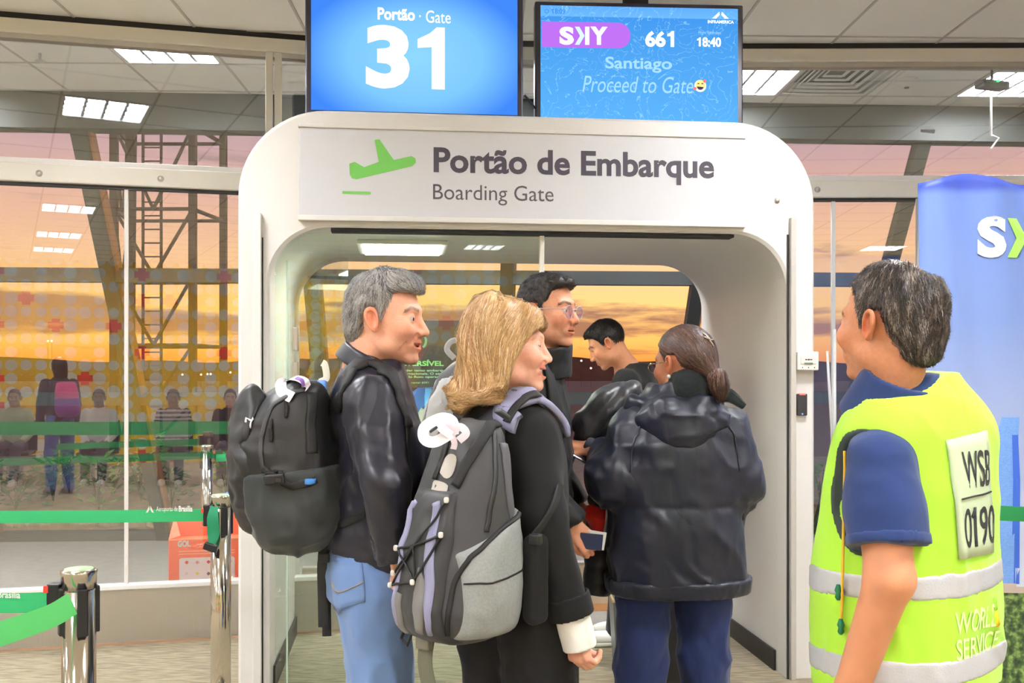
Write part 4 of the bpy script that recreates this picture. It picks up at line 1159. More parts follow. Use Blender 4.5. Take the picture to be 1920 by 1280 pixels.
def shoe(B, ankle, fwd, mm, sole, name='shoe', L=0.27):
    a = np.asarray(ankle, float); R = frame_from((fwd[0], fwd[1], 0)); c = np.array([a[0], a[1], 0.0]) + R[:, 1] * 0.055
    def loc(P): return ((P - c.astype(f32)) @ R.astype(f32))
    def f(P):
        q = loc(P); d = ell(q, (0, 0.03, 0.035), (0.047, L / 2 - .01, 0.045)); d = smin(d, ell(q, (0, -0.06, 0.055), (0.038, 0.055, 0.06)), 0.03)
        return smax(d, 0.022 - q[:, 2], 0.006)
    def g(P):
        q = loc(P); d = ell(q, (0, 0.022, 0.012), (0.050, L / 2, 0.06)); return smax(smax(d, q[:, 2] - 0.024, 0.004), 0.001 - q[:, 2], 0.004)
    lo, hi = c - 0.19, c + 0.19; lo[2] = -0.02; hi[2] = 0.15
    o = sdf_obj(name, f, lo, hi, 0.007, mm, B.t); sdf_obj('sole', g, lo, hi, 0.007, sole, o)

# ================================================================== PEOPLE
def cloth(name, rgb, rough=0.75, bump=(420, 0.25), sheen=0.15, var=(6, 0.08), spec=0.35, wr=(11, .12)): return mat(name, rgb, rough, bump=(bump[0] * 2.2, bump[1] * .45), wr=wr, sheen=sheen, var=var, spec=spec)
M_satin = cloth('navy_satin_shirt', (26, 26, 40), 0.38, (500, 0.08), 0.12, (3, 0.06), 0.5, (9, .24))
M_denim = cloth('light_denim', (112, 142, 192), 0.85, (700, 0.35), 0.2, (5, 0.16), wr=(8, .22))
M_denim_d = cloth('dark_denim', (40, 54, 102), 0.85, (700, 0.35), 0.15, (5, 0.14), wr=(9, .3))
M_blackk = cloth('black_knit', (19, 19, 21), 0.9, (520, 0.4), 0.06, (8, 0.06))
M_blackc = cloth('black_cloth', (17, 17, 19), 0.8, (400, 0.2), 0.05, (6, 0.08))
M_nylon = cloth('black_nylon', (26, 26, 28), 0.45, (300, 0.12), 0.05, (5, 0.08), 0.5, (12, .22))
M_web = mat('black_webbing', (20, 20, 22), 0.6, bump=(600, 0.3))
M_parka = cloth('navy_parka', (30, 34, 50), 0.36, (260, 0.10), 0.04, (3, 0.06), 0.5, (9, .30))
M_jacket = cloth('black_jacket', (25, 26, 29), 0.55, (300, 0.15), 0.05, (5, 0.08))
M_fleece = cloth('dark_fleece', (28, 36, 38), 0.98, (170, 1.0), 0.2, (60, 0.35))
M_tee = cloth('black_tee', (24, 24, 26), 0.9)
M_vest = cloth('hivis_yellow', (176, 234, 62), 0.7, (350, 0.15), 0.2, (4, 0.04)); 
M_reflect = mat('reflective_band', (196, 198, 202), 0.4, 0.15, bump=(300, 0.1))
M_polo = cloth('blue_polo', (34, 56, 108), 0.85, (600, 0.3), 0.2, (5, 0.06))
M_slack = cloth('dark_trousers', (36, 38, 46), 0.85)
M_shoe_b = mat('black_leather', (24, 23, 23), 0.4); M_sole_b = mat('black_sole', (20, 20, 20), 0.7); M_shoe_w = mat('white_leather', (236, 234, 228), 0.5); M_sole_w = mat('white_sole', (222, 220, 206), 0.6)
M_cuffw = cloth('white_cotton', (238, 236, 230), 0.85)

def patch(name, c4, f, off, th, m, parent, n=8):
    """quad patch (four world corners) laid on the surface f=0, th thick"""
    a, b, c, d = [np.asarray(x, float) for x in c4]; P = []
    for i in range(n + 1):
        for j in range(n + 1):
            s, t = i / n, j / n; P.append((a * (1 - s) + b * s) * (1 - t) + (d * (1 - s) + c * s) * t)
    P = project(f, P, off, 5); N = grad(f, P); T = P + N * th; Bt = P - N * 0.004
    m1 = n + 1; V = np.concatenate([T, Bt]); Fs = []
    for i in range(n):
        for j in range(n):
            q = (i * m1 + j, (i + 1) * m1 + j, (i + 1) * m1 + j + 1, i * m1 + j + 1); Fs.append(q); Fs.append(tuple(x + m1 * m1 for x in q[::-1]))
    rim = [i * m1 for i in range(m1)] + [n * m1 + j for j in range(1, m1)] + [i * m1 + n for i in range(n - 1, -1, -1)] + [j for j in range(n - 1, 0, -1)]
    for k in range(len(rim)):
        x, y = rim[k], rim[(k + 1) % len(rim)]; Fs.append((x, y, y + m1 * m1, x + m1 * m1))
    o = obj(name, V, Fs, m, parent, True)
    bm = bmesh.new(); bm.from_mesh(o.data); bmesh.ops.recalc_face_normals(bm, faces=bm.faces); bm.to_mesh(o.data); bm.free(); return o

def collar_sdf(P, a, b, r0, r1, th):
    a = A3(*a); b = A3(*b); ax = b - a; h = np.linalg.norm(ax); ax = ax / h; q = P - a; t = q @ ax
    rad = np.linalg.norm(q - t[:, None] * ax, axis=1); r = r0 + (r1 - r0) * np.clip(t / h, 0, 1)
    return smax(np.abs(rad - r) - th, np.maximum(-t, t - h), 0.004)

def trousers(B, hips, knees, ankles, r, mm, waist_rows, fold=0.006, h=0.011, seed=1.0, name='trousers', bottom=0.03):
    lf = B.torso(waist_rows, 2.4, 0.02)
    def f(P):
        d = lf(P)
        for i in range(2):
            l = smin(cone(P, hips[i], knees[i], r[0], r[1]), cone(P, knees[i], ankles[i], r[1], r[2]), 0.03)
            d = smin(d, l, 0.03)
        d = np.maximum(d, bottom - P[:, 2])
        return d - folds(P, (12, 12, 9), fold, seed)
    pts = list(hips) + list(knees) + list(ankles) + [B.Wd((0, 0, waist_rows[-1][0])), B.Wd((0.15, 0, waist_rows[0][0])), B.Wd((-0.15, 0, waist_rows[0][0]))]
    lo, hi = bodybox(pts, 0.14); lo[2] = max(lo[2], 0.0)
    o = sdf_obj(name, f, lo, hi, h, mm, B.t)
    return f, o

def stance(B, w=0.09, dz=0.90, lean=0.0, toe=0.12, step=(0.0, 0.0)):
    """hip, knee and ankle points for a standing pair of legs; index 0 right, 1 left"""
    H = [B.Wd((s * w, 0, dz - 0.02)) for s in (1, -1)]; K = [B.Wd((s * (w + .01), 0.02 + st * .5, 0.50)) for s, st in zip((1, -1), step)]; A = [B.Wd((s * (w + .02), -0.01 + st, 0.08)) for s, st in zip((1, -1), step)]
    return H, K, A

def core_of(pts, rads):
    lo, hi = bodybox(pts, 0.15)
    return (lambda P: chain(P, pts, rads, 0.03)), lo, hi

HAIR_SHORT = [(-0.25, -0.088), (-0.055, -0.086), (-0.040, -0.045), (-0.040, -0.004), (-0.028, 0.028), (-0.004, 0.026), (0.004, -0.020), (0.018, -0.022), (0.022, 0.012), (0.030, 0.040), (0.044, 0.060), (0.060, 0.074), (0.100, 0.084), (0.16, 0.086), (0.16, 0.25), (-0.25, 0.25)]
def region_of(poly): return lambda L: poly2d(L[:, 1], L[:, 2], poly)
def whorl(L, c=(0, -0.055, 0.115), down=0.5, fwd=0.0):
    v = L - A3(*c); v = v / (np.linalg.norm(v, axis=1, keepdims=True) + 1e-6); v[:, 2] -= down; v[:, 1] += fwd; return v

# ------------------------------------------------------------------ 1: grey-haired man with black backpack
def man_grey():
    B = Body('person', 'grey-haired man in a dark satin shirt wearing a black backpack', (-0.385, 2.80), (0.97, 0.22))
    hd = Head(W(727, 597, 2.75), (0.965, -0.26, -0.05), roll=-0.02, size=1.0, opt=dict(jaw=1.04, face=0.004, nose=1.15, mouth=0.0045, smile=0.6, eye=0.0034, ear=0.95, stubble=0.12, age=1.0, brow=(92, 78, 70), cheek=0.002, brow_w=0.75))
    skin = (236, 176, 146)
    nb = W(690, 668, 2.77)
    shR, elR, wrR = W(698, 752, 2.65), W(724, 900, 2.58), W(746, 1040, 2.62)
    shL, elL, wrL = B.Wd((-0.185, 0.0, 1.42)), B.Wd((-0.23, -0.02, 1.16)), B.Wd((-0.22, 0.03, 0.93))
    pfR = hand_prims(wrR + np.array([0.01, 0, -.02]), (0.25, -0.1, -0.95), (0.2, 0.9, 0.1), 0.5, True, 0.4); pfL = hand_prims(wrL, (0.1, 0, -1), (0.2, -1, 0), 0.4, False, 0.4)
    make_body_mesh(B, hd, nb, [(shR, elR, wrR, (.04, .035, .026), pfR, 0.25), (shL, elL, wrL, (.04, .035, .026), pfL, 0.25)], core_of([nb, B.Wd((0, 0, 1.3)), B.Wd((0, 0, 0.95))], [0.06, 0.09, 0.10]), skin, None)
    add_eyes(hd, B.t, look=(0.05, 1, 0.0))
    q = [hd.wld(p) for p in ((-.016, .083, -.0635), (.016, .083, -.0635), (.014, .0875, -.0660), (-.014, .0875, -.0660), (0, .0895, -.0635), (0, .0895, -.0665))]
    mb = MB(); mb.add([hd.wld(p) for p in [(x, .0885 - 18 * x * x, z) for z in (-.0605, -.0665) for x in (-.017, -.011, -.005, 0, .005, .011, .017)]], [(i, i + 1, i + 8, i + 7) for i in range(6)]); mb.build('teeth', M_teeth, B.t, True)
    def vol(L):
        d = ell(L, (0, -0.016, 0.036), (0.084, 0.104, 0.099)); d = smin(d, ell(L, (0, 0.034, 0.092), (0.062, 0.054, 0.034)), 0.03); d = smin(d, ell(L, (0, 0.060, 0.086), (0.048, 0.026, 0.018)), 0.02)
        d = smin(d, ell(L, (0, -0.078, -0.020), (0.060, 0.035, 0.07)), 0.03)
        return d + 0.004 * (vnoise(L * A3(45, 45, 30)) - 0.5) * 2
    poly = [(-0.25, -0.092), (-0.070, -0.090), (-0.046, -0.05), (-0.042, -0.004), (-0.030, 0.030), (-0.006, 0.030), (0.004, -0.012), (0.016, -0.014), (0.022, 0.016), (0.030, 0.040), (0.036, 0.066), (0.060, 0.074), (0.085, 0.066), (0.13, 0.060), (0.16, 0.25), (-0.25, 0.25)]
    flow = lambda L: whorl(L, (0, -0.05, 0.13), 0.35, 0.0) + np.stack([0 * L[:, 0], np.where(L[:, 1] > 0.02, 0.5, -0.35).astype(f32), 0 * L[:, 0]], 1)
    cap_hair(hd, B.t, vol, region_of(poly), [(176, 172, 168), (150, 148, 146), (196, 194, 190), (120, 118, 118), (88, 86, 88), (160, 158, 156)], flow, 0.034, 0.0017, 14000, 0.35, seed=3, base=(120, 118, 118), lift=0.004, taper_out=.007, k=.022)
    rows = [(0.935, 0, 0.005, 0.172, 0.135), (1.0, 0, 0.01, 0.175, 0.142), (1.10, 0, 0.035, 0.178, 0.150), (1.20, 0, 0.040, 0.180, 0.148), (1.30, 0, 0.02, 0.185, 0.128), (1.38, 0, 0.0, 0.190, 0.115), (1.44, 0, -0.005, 0.172, 0.105), (1.49, 0, 0.0, 0.120, 0.085), (1.525, 0, 0.01, 0.080, 0.075), (1.545, 0, 0.012, 0.066, 0.068)]
    tf = B.torso(rows, 2.25, 0.012)
    def shirt(P):
        d = smin(tf(P), sleeve(P, shR, elR, wrR, (.068, .064, .055), 0.0), 0.035); d = smin(d, sleeve(P, shL, elL, wrL, (.080, .066, .052), 0.01), 0.035)
        d = d - folds(P + 0.25 * np.stack([P[:, 2], P[:, 2], P[:, 0]], 1), (9, 9, 6), 0.013, 2.0) - folds(P, (20, 20, 14), 0.004, 6.0)
        # hem slit and tail
        return np.maximum(d, 0.965 - 0.03 * np.sin((P[:, 0] + .38) * 12) - P[:, 2])
    lo, hi = bodybox([B.Wd((0.2, 0, .93)), B.Wd((-.24, 0, 1.5)), wrR, elR, shR, shL, elL, wrL, nb], 0.15)
    sh = sdf_obj('shirt', shirt, lo, hi, 0.0085, M_satin, B.t)
    ca = nb + np.array([0.0, 0, -0.03]); cb = hd.wld((0, -0.034, -0.104)) + np.array([0.0, 0, 0.0])
    sdf_obj('shirt_collar', lambda P: collar_sdf(P, ca, cb + np.array([0, 0, 0.012]), 0.090, 0.076, 0.007), ca - 0.16, cb + 0.12, 0.0045, M_satin, sh)
    # shoulder seam and cuff
    nse = nrmv(wrR - elR)
    sdf_obj('cuff', lambda P: smax(np.abs(sleeve(P, shR, elR, wrR, (.08, .066, .057), -0.004)) - 0.004, np.abs((P - A3(*(wrR - nse * 0.03))) @ nse.astype(f32)) - 0.033, 0.004), wrR - 0.14, wrR + 0.12, 0.006, M_satin, sh)
    H, K, A = stance(B, 0.085, 0.90, step=(-0.04, 0.07))
    A[0] = B.Wd((0.10, -0.06, 0.08)); K[0] = B.Wd((0.095, 0.01, 0.5))
    jf, jo = trousers(B, H, K, A, (0.098, 0.080, 0.068), M_denim, [(0.86, 0, 0, 0.155, 0.125), (0.94, 0, 0, 0.158, 0.128), (1.00, 0, 0.005, 0.155, 0.125)], 0.009, 0.009, 3.0, 'jeans')
    pk = [W(618, 1050, 2.70), W(678, 1054, 2.62), W(686, 1128, 2.62), W(634, 1138, 2.68)]
    patch('back_pocket', pk, jf, 0.0, 0.004, M_denim, jo)
    Mst = mat('tan_stitch', (168, 150, 130), 0.8)
    m_ = [W(622, 1090, 2.68), W(645, 1108, 2.66), W(682, 1090, 2.62)]
    strap('stitching', [m_[0], m_[1], m_[2]], 0.003, 0.006, Mst, jo, jf, 0.001, per=6)
    shoe(B, A[0], B.R[:, 1], M_shoe_b, M_sole_b); shoe(B, A[1], B.R[:, 1], M_shoe_b, M_sole_b)
    # ---- backpack
    bp = thing('backpack', 'large black backpack on the back of the grey-haired man', 'backpack', tuple(W(555, 1020, 2.80)))
    def prow(v, u0, u1, hw, d=2.78): # rows in the body frame: outline read along the walking direction
        a = B.R.T @ (W(u0, v, d) - B.base); b = B.R.T @ (W(u1, v, d) - B.base); return (W(555, v, d)[2], 0.0, (a[1] + b[1]) / 2, hw, abs(b[1] - a[1]) / 2)
    pr = Loft([prow(1020, 500, 615, 0.10), prow(1000, 484, 632, 0.135), prow(950, 462, 640, 0.15), prow(880, 456, 636, 0.152), prow(830, 450, 630, 0.15), prow(790, 460, 622, 0.145), prow(745, 492, 618, 0.13), prow(715, 530, 612, 0.11)], 2.7, 0.045)
    def pack(P): return pr(B.L(P)) - folds(P, (12, 12, 12), 0.010, 4.0)
    lo, hi = bodybox([W(440, 1030, 2.75), W(640, 690, 2.78)], 0.16)
    body = sdf_obj('pack_body', pack, lo, hi, 0.0085, M_nylon, bp)
    def lowpocket(P): return smax(pack(P) - 0.010, np.maximum(P[:, 2] - (1.215 + 0.10 * (P[:, 0] + 0.6)), -(P[:, 0] + 0.705)), 0.01)
    sdf_obj('side_pocket', lowpocket, lo, hi, 0.0085, cloth('side_pocket_nylon', (50, 54, 54), 0.55, (500, 0.3)), bp)
    def outer(P):
        q = B.L(P); c = B.R.T @ (W(463, 880, 2.78) - B.base)
        return smax(ell(q, (0, c[1] + 0.02, 1.24), (0.115, 0.065, 0.20)), -(pack(P) + 0.01), 0.012) - folds(P, (14, 14, 14), 0.010, 8.0)
    sdf_obj('front_pocket', outer, lo - np.array([.06, 0, 0]), hi, 0.0085, M_nylon, bp)
    f2 = lambda P: np.minimum(pack(P), lowpocket(P))
    strap('compression_strap', [W(492, 880, 2.6), W(520, 890, 2.6), W(552, 908, 2.6), W(595, 900, 2.6)], 0.022, 0.003, M_web, bp, f2, 0.003)
    q = MB(); c = project(f2, [W(517, 890, 2.6)], 0.010)[0]; q.box(c, (0.052, 0.016, 0.026), M=Matrix.Rotation(-0.12, 3, 'Y') , bev=.004); q.box(c + np.array([0.012, -0.009, -.002]), (0.018, 0.006, 0.012), bev=.002); q.build('buckle', M_dark, bp)
    strap('zipper', [W(492, 880, 2.6), W(488, 820, 2.6), W(500, 770, 2.6), W(530, 742, 2.62), W(570, 735, 2.65)], 0.012, 0.003, mat('zip_tape', (58, 58, 60), 0.5), bp, pack, 0.002)
    for u, v, L in ((534, 748, 34), (506, 784, 22), (507, 800, 28)):
        strap('zip_pull', [W(u, v, 2.6), W(u + 2, v + L * .5, 2.6), W(u + 1, v + L, 2.6)], 0.008, 0.004, M_web, bp, pack, 0.006, per=4)
    strap('side_webbing', [W(588, 735, 2.64), W(584, 800, 2.62), W(584, 850, 2.62)], 0.030, 0.003, M_web, bp, pack, 0.002)
    c = project(lambda P: np.minimum(pack(P), outer(P)), [W(471, 795, 2.62)], 0.001)[0]
    patch('logo_badge', [W(465, 783, 2.65), W(480, 787, 2.65), W(477, 805, 2.65), W(464, 808, 2.65)], lambda P: np.minimum(pack(P), outer(P)), 0.001, 0.003, mat('badge_white', (226, 226, 226), 0.5), bp, 4)
    patch('blue_card', [W(572, 898, 2.6), W(592, 896, 2.6), W(592, 906, 2.6), W(572, 908, 2.6)], f2, 0.004, 0.004, mat('card_blue', (70, 140, 220), 0.4), bp, 4)
    # shoulder straps run over the shirt
    strap('shoulder_strap', [W(596, 772, 2.66), W(628, 716, 2.64), W(660, 682, 2.66), W(694, 672, 2.68), W(722, 690, 2.66), W(748, 740, 2.63), W(768, 800, 2.62)], [.045, .052, .054, .054, .05, .042, .03], 0.009, M_web, bp, shirt, 0.004)
    strap('lower_strap', [W(768, 800, 2.62), W(770, 900, 2.62), W(690, 960, 2.62), W(630, 985, 2.66)], 0.022, 0.003, M_web, bp, shirt, 0.004)
    strap('shoulder_strap', [B.Wd((-.14, -.16, 1.30)), B.Wd((-.13, -.08, 1.47)), B.Wd((-.12, 0.04, 1.49)), B.Wd((-.13, 0.14, 1.38)), B.Wd((-.15, 0.17, 1.25))], 0.06, 0.012, M_web, bp, shirt, 0.004)
    strap('hanging_strap', [W(608, 1018, 2.72), W(604, 1060, 2.72), W(605, 1120, 2.72), W(606, 1175, 2.72)], 0.026, 0.003, M_web, bp, None, normal=(0.1, -1, 0))
    strap('hanging_strap', [W(616, 1015, 2.75), W(612, 1060, 2.74), W(612, 1130, 2.74), W(613, 1192, 2.74)], 0.024, 0.003, M_web, bp, None, normal=(0.1, -1, 0))
    q = MB(); q.box(W(607, 1046, 2.715), (0.032, 0.012, 0.024), bev=.004); q.build('strap_slider', M_dark, bp)
    # luggage tag loop and flat things at the top
    lt = thing('luggage_tag', 'white and purple airline tag looped on the black backpack top', 'luggage tag', tuple(W(548, 742, 2.72)))
    Mt = mat('tag_paper', (240, 236, 242), 0.4); Mp = mat('tag_purple', (150, 110, 190), 0.4)
    strap('tag_band', [W(538, 722, 2.72), W(527, 718, 2.68), W(530, 735, 2.64), W(548, 745, 2.62)], 0.030, 0.001, Mt, lt, None, normal=(0, -1, .2))
    strap('tag_band', [W(574, 738, 2.66), W(572, 716, 2.64), W(552, 708, 2.66), W(536, 716, 2.70)], 0.026, 0.001, Mt, lt, None, normal=(.1, -.6, .8))
    strap('tag_stripe', [W(569, 724, 2.628), W(566, 713, 2.62), W(556, 708, 2.63)], 0.012, 0.0015, Mp, lt, None, normal=(.1, -.6, .8), per=4)
    w2 = thing('paper_tube', 'small white paper strip sticking out of the black backpack', 'paper', tuple(W(604, 720, 2.72)))
    strap('strip', [W(600, 716, 2.72), W(612, 708, 2.72), W(609, 684, 2.72), W(604, 680, 2.72)], 0.018, 0.002, mat('paper_cream', (228, 226, 210), 0.7), w2, None, normal=(0, -1, 0))
    w3 = thing('plastic_packet', 'crumpled blue and red packet poking out of the black backpack', 'packet', tuple(W(592, 726, 2.7)))
    sdf_obj('packet', lambda P: rbox(P, W(592, 724, 2.70), (0.030, 0.015, 0.016), 0.006) - 0.004 * (vnoise(P * 90) - .5), W(592, 724, 2.70) - .06, W(592, 724, 2.70) + .06, 0.004, mat('packet_blue', (100, 150, 226), 0.3), w3)
    return shirt
A_shirt = man_grey()

# ------------------------------------------------------------------ 2: blonde woman with grey backpack
def woman_blonde():
    B = Body('person', 'blonde woman in a black sweater wearing a grey and black backpack', (0.005, 2.61), (0.75, 0.66))
    hd = Head(W(952, 652, 2.60), (0.997, -0.06, 0.03), roll=0.0, size=0.97, opt=dict(jaw=0.98, face=0.0, nose=0.95, mouth=0.0075, smile=1.2, eye=0.0014, ear=0.8, cheek=0.004, lip=(206, 92, 92), brow=(150, 116, 84), brow_w=.5))
    skin = (238, 178, 152)
    nb = W(925, 752, 2.62)
    shR, elR, wrR = W(992, 815, 2.53), W(1018, 965, 2.46), W(1072, 1150, 2.46)
    hw = W(1086, 1206, 2.46); hwh = W(1080, 1168, 2.46)
    shL, elL, wrL = B.Wd((-0.17, 0.02, 1.29)), B.Wd((-0.21, 0.06, 1.10)), B.Wd((-0.16, 0.22, 1.0))
    pfR = hand_prims(hwh, (0.10, 0.05, -1.0), (0.75, 0.6, 0.05), 0.8, True, 0.8, 1.0); pfL = hand_prims(wrL, (0.6, 0.6, -0.2), (0, 0, -1), 0.5, False, 0.4)
    make_body_mesh(B, hd, nb, [(shR, elR, hwh, (.04, .035, .025), pfR, 0.2), (shL, elL, wrL, (.04, .035, .026), pfL, 0.25)], core_of([nb, B.Wd((0, 0, 1.2)), B.Wd((0, 0, 0.95))], [0.05, 0.08, 0.09]), skin, None)
    add_eyes(hd, B.t)
    mb = MB(); mb.add([hd.wld(p) for p in [(x, .0895 - 16 * x * x, z) for z in (-.0575, -.0680) for x in (-.020, -.014, -.007, 0, .007, .014, .020)]], [(i, i + 1, i + 8, i + 7) for i in range(6)]); mb.build('teeth', M_teeth, B.t, True)
    # bob hair, brushed off a side parting, tips curled outwards
    def vol(L):
        d = ell(L, (0, -0.022, 0.046), (0.096, 0.112, 0.096)); d = smin(d, ell(L, (0, 0.046, 0.062), (0.078, 0.048, 0.052)), 0.03)
        X = np.abs(L[:, 0])
        Q = L.copy(); Q[:, 0] = X
        d = smin(d, ell(Q, (0.062, -0.012, -0.035), (0.042, 0.070, 0.085)), 0.035)
        d = smin(d, ell(Q, (0.0, -0.088, -0.040), (0.088, 0.044, 0.095)), 0.035)
        d = smin(d, ell(Q, (0.070, -0.020, -0.112), (0.038, 0.066, 0.034)), 0.02)
        d = smin(d, ell(Q, (0.020, -0.105, -0.122), (0.075, 0.044, 0.036)), 0.02)
        d = smin(d, ell(Q, (0.055, -0.125, -0.105), (0.040, 0.034, 0.030)), 0.015)
        d = smin(d, cone(Q, (0.066, 0.036, 0.055), (0.078, 0.018, -0.040), 0.022, 0.016), 0.025)
        return d + 0.013 * (vnoise(L * A3(24, 24, 14) + 3) - 0.5) * 2 + 0.006 * (ridged(L * A3(55, 55, 14)) - .5) - np.clip((-0.055 - L[:, 2]) / 0.05, 0, 1) * 0.030 * (vnoise(L * A3(34, 34, 30) + 11) - 0.42)
    poly = [(-0.3, -0.170), (-0.025, -0.160), (-0.004, -0.10), (0.012, -0.04), (0.042, 0.016), (0.074, 0.048), (0.16, 0.056), (0.16, 0.3), (-0.3, 0.3)]
    def flow(L):
        v = np.zeros_like(L); side = np.sign(L[:, 0] - 0.02); t = np.clip((L[:, 2] + 0.03) / 0.12, 0, 1)
        v[:, 0] = side * t * 0.9; v[:, 1] = -0.55 * t - 0.15; v[:, 2] = -1.0
        cur = np.clip((-0.085 - L[:, 2]) / 0.03, 0, 1); v[:, 1] -= 1.2 * cur; v[:, 2] += 1.1 * cur; v[:, 0] += 1.1 * np.sin(L[:, 1] * 70 + L[:, 2] * 40) * cur
        w_ = vnoise(L * 13 + 7) - 0.5; v[:, 0] += 1.1 * w_; v[:, 1] += 1.2 * (vnoise(L * 12 + 31) - .5)
        return v
    cap_hair(hd, B.t, vol, region_of(poly), [(176, 130, 80), (192, 146, 92), (206, 164, 108), (216, 178, 122), (226, 192, 138), (238, 210, 164)], flow, 0.12, 0.0021, 17000, 0.10, seed=5, base=(196, 152, 96), bump=0.001, lift=0.005, lim=0.21, taper_out=0.012, h=0.004)
    rows = [(0.90, 0, 0, 0.172, 0.125), (0.98, 0, 0, 0.168, 0.122), (1.08, 0, 0, 0.145, 0.110), (1.18, 0, 0.005, 0.145, 0.110), (1.25, 0, 0.005, 0.150, 0.108), (1.30, 0, -0.005, 0.152, 0.098), (1.345, 0, -0.01, 0.128, 0.085), (1.38, 0, -0.01, 0.085, 0.066), (1.41, 0, -0.01, 0.06, 0.056)]
    tf = B.torso(rows, 2.25, 0.012)
    def top(P):
        d = smin(tf(P), sleeve(P, shR, elR, wrR, (.068, .060, .048), 0.0), 0.035); d = smin(d, sleeve(P, shL, elL, wrL, (.07, .058, .046), 0.01), 0.035)
        return d - folds(P + 0.2 * np.stack([P[:, 2], P[:, 2], P[:, 0]], 1), (8, 8, 7), 0.007, 12.0)
    lo, hi = bodybox([B.Wd((0.2, 0, .90)), B.Wd((-.24, 0, 1.4)), wrR, elR, shR, shL, elL, wrL, nb], 0.14)
    sw = sdf_obj('sweater', top, lo, hi, 0.0085, M_blackk, B.t)
    n = nrmv(wrR - elR)
    sdf_obj('sleeve_hem', lambda P: smax(np.abs(sleeve(P, shR, elR, wrR + n * .02, (.072, .060, .051), -0.0)) - 0.004, np.abs((P - A3(*(wrR - n * 0.02))) @ n.astype(f32)) - 0.028, 0.004), wrR - 0.12, wrR + 0.1, 0.005, M_blackk, sw)
    sdf_obj('neck_band', lambda P: collar_sdf(P, nb - np.array([0, 0, .05]), hd.wld((0, -.035, -.10)), 0.074, 0.064, 0.006), nb - .14, nb + .16, .005, M_blackk, sw)
    # white shirt cuff below the sleeve
    n2 = nrmv(hw - wrR)
    sdf_obj('white_cuff', lambda P: collar_sdf(P, wrR - n2 * 0.02, hw + n2 * 0.012, 0.038, 0.037, 0.005) - 0.002 * (vnoise(P * 60) - .5), wrR - 0.1, hw + 0.1, 0.004, M_cuffw, B.t)
    H, K, A = stance(B, 0.085, 0.88, step=(0.0, 0.03))
    trousers(B, H, K, A, (0.098, 0.086, 0.080), M_blackc, [(0.84, 0, 0, 0.165, 0.125), (0.94, 0, 0, 0.168, 0.122), (1.00, 0, 0, 0.155, 0.115)], 0.008, 0.011, 5.0)
    shoe(B, A[0], B.R[:, 1], M_shoe_b, M_sole_b); shoe(B, A[1], B.R[:, 1], M_shoe_b, M_sole_b)
    # ---- backpack in its own frame: x = side towards her right, y = outwards from her back, z up
    bp = thing('backpack', 'grey and black hiking backpack with mesh pocket on the blonde woman', 'backpack', tuple(W(862, 1195, 2.44)))
    o0 = W(858, 1000, 2.44); Rw = np.stack([B.R[:, 0], -B.R[:, 1], np.array([0, 0, 1.0])], 1)
    def K_(P): return ((P - o0.astype(f32)) @ Rw.astype(f32)).astype(f32)
    def U(x, y, z): return Rw @ np.array([x, y, z], float) + o0
    # z relative to 1.082
    pr = Loft([(-0.245, 0, 0.0, 0.09, 0.07), (-0.225, 0, 0.005, 0.135, 0.105), (-0.15, 0, 0.008, 0.152, 0.118), (-0.05, 0, 0.0, 0.148, 0.108), (0.05, 0, -0.012, 0.138, 0.092), (0.14, 0, -0.025, 0.125, 0.078), (0.22, 0, -0.040, 0.105, 0.062), (0.275, 0, -0.052, 0.075, 0.045)], 2.6, 0.04)
    def pack(P): return pr(K_(P)) - folds(P, (11, 11, 9), 0.007, 21.0)
    lo, hi = bodybox([U(-.17, -.13, -.26), U(.17, .14, .29), U(.17, -.13, 0), U(-.17, .14, 0)], 0.05)
    Mg1 = cloth('pack_charcoal', (62, 62, 64), 0.55, (400, 0.25), .1, (8, .12)); Mg2 = cloth('pack_grey', (116, 114, 112), 0.6, (400, 0.25), .1, (8, .1)); Mlil = cloth('pack_lilac', (136, 136, 166), 0.6, (400, 0.25)); Mmesh = cloth('pack_mesh', (148, 152, 150), 0.5, (900, 0.8), .1, (200, .25))
    sdf_obj('pack_body', pack, lo, hi, 0.008, Mg1, bp)
    def box_reg(P, x0, x1, y0, z0, z1, sl=0.0):
        q = K_(P); return np.maximum.reduce([x0 - q[:, 0] + sl * q[:, 2], q[:, 0] - x1 - sl * q[:, 2], y0 - q[:, 1], z0 - q[:, 2], q[:, 2] - z1])
    # side mesh pocket on her right
    def mesh_p(P):
        q = K_(P); top_ = 0.055 - 0.9 * np.abs(q[:, 1] - 0.0) ** 1.0 * 0.3 + 0.35 * q[:, 1] * -1
        reg = np.maximum.reduce([0.065 - q[:, 0], q[:, 2] - (0.02 - 0.55 * q[:, 1]), -0.225 - q[:, 2], q[:, 1] - 0.085, -0.10 - q[:, 1]])
        return smax(pack(P) - 0.018, reg, 0.02)
    sdf_obj('mesh_pocket', mesh_p, lo, hi, 0.007, Mmesh, bp)
    def front_p(P): return smax(pack(P) - 0.022, np.maximum(box_reg(P, -0.085, 0.085, 0.03, -0.23, 0.10), 0), 0.018)
    def front_p(P):
        q = K_(P); return smax(pack(P) - 0.020, np.maximum.reduce([np.abs(q[:, 0]) - 0.090 + 0.15 * np.maximum(q[:, 2], 0), 0.02 - q[:, 1], -0.24 - q[:, 2], q[:, 2] - 0.11]), 0.02)
    sdf_obj('front_pocket', front_p, lo, hi, 0.007, cloth('pack_black', (44, 44, 46), 0.5, (300, 0.2), .1, (5, .1), .5), bp)
    f2 = lambda P: np.minimum(np.minimum(pack(P), front_p(P)), mesh_p(P))
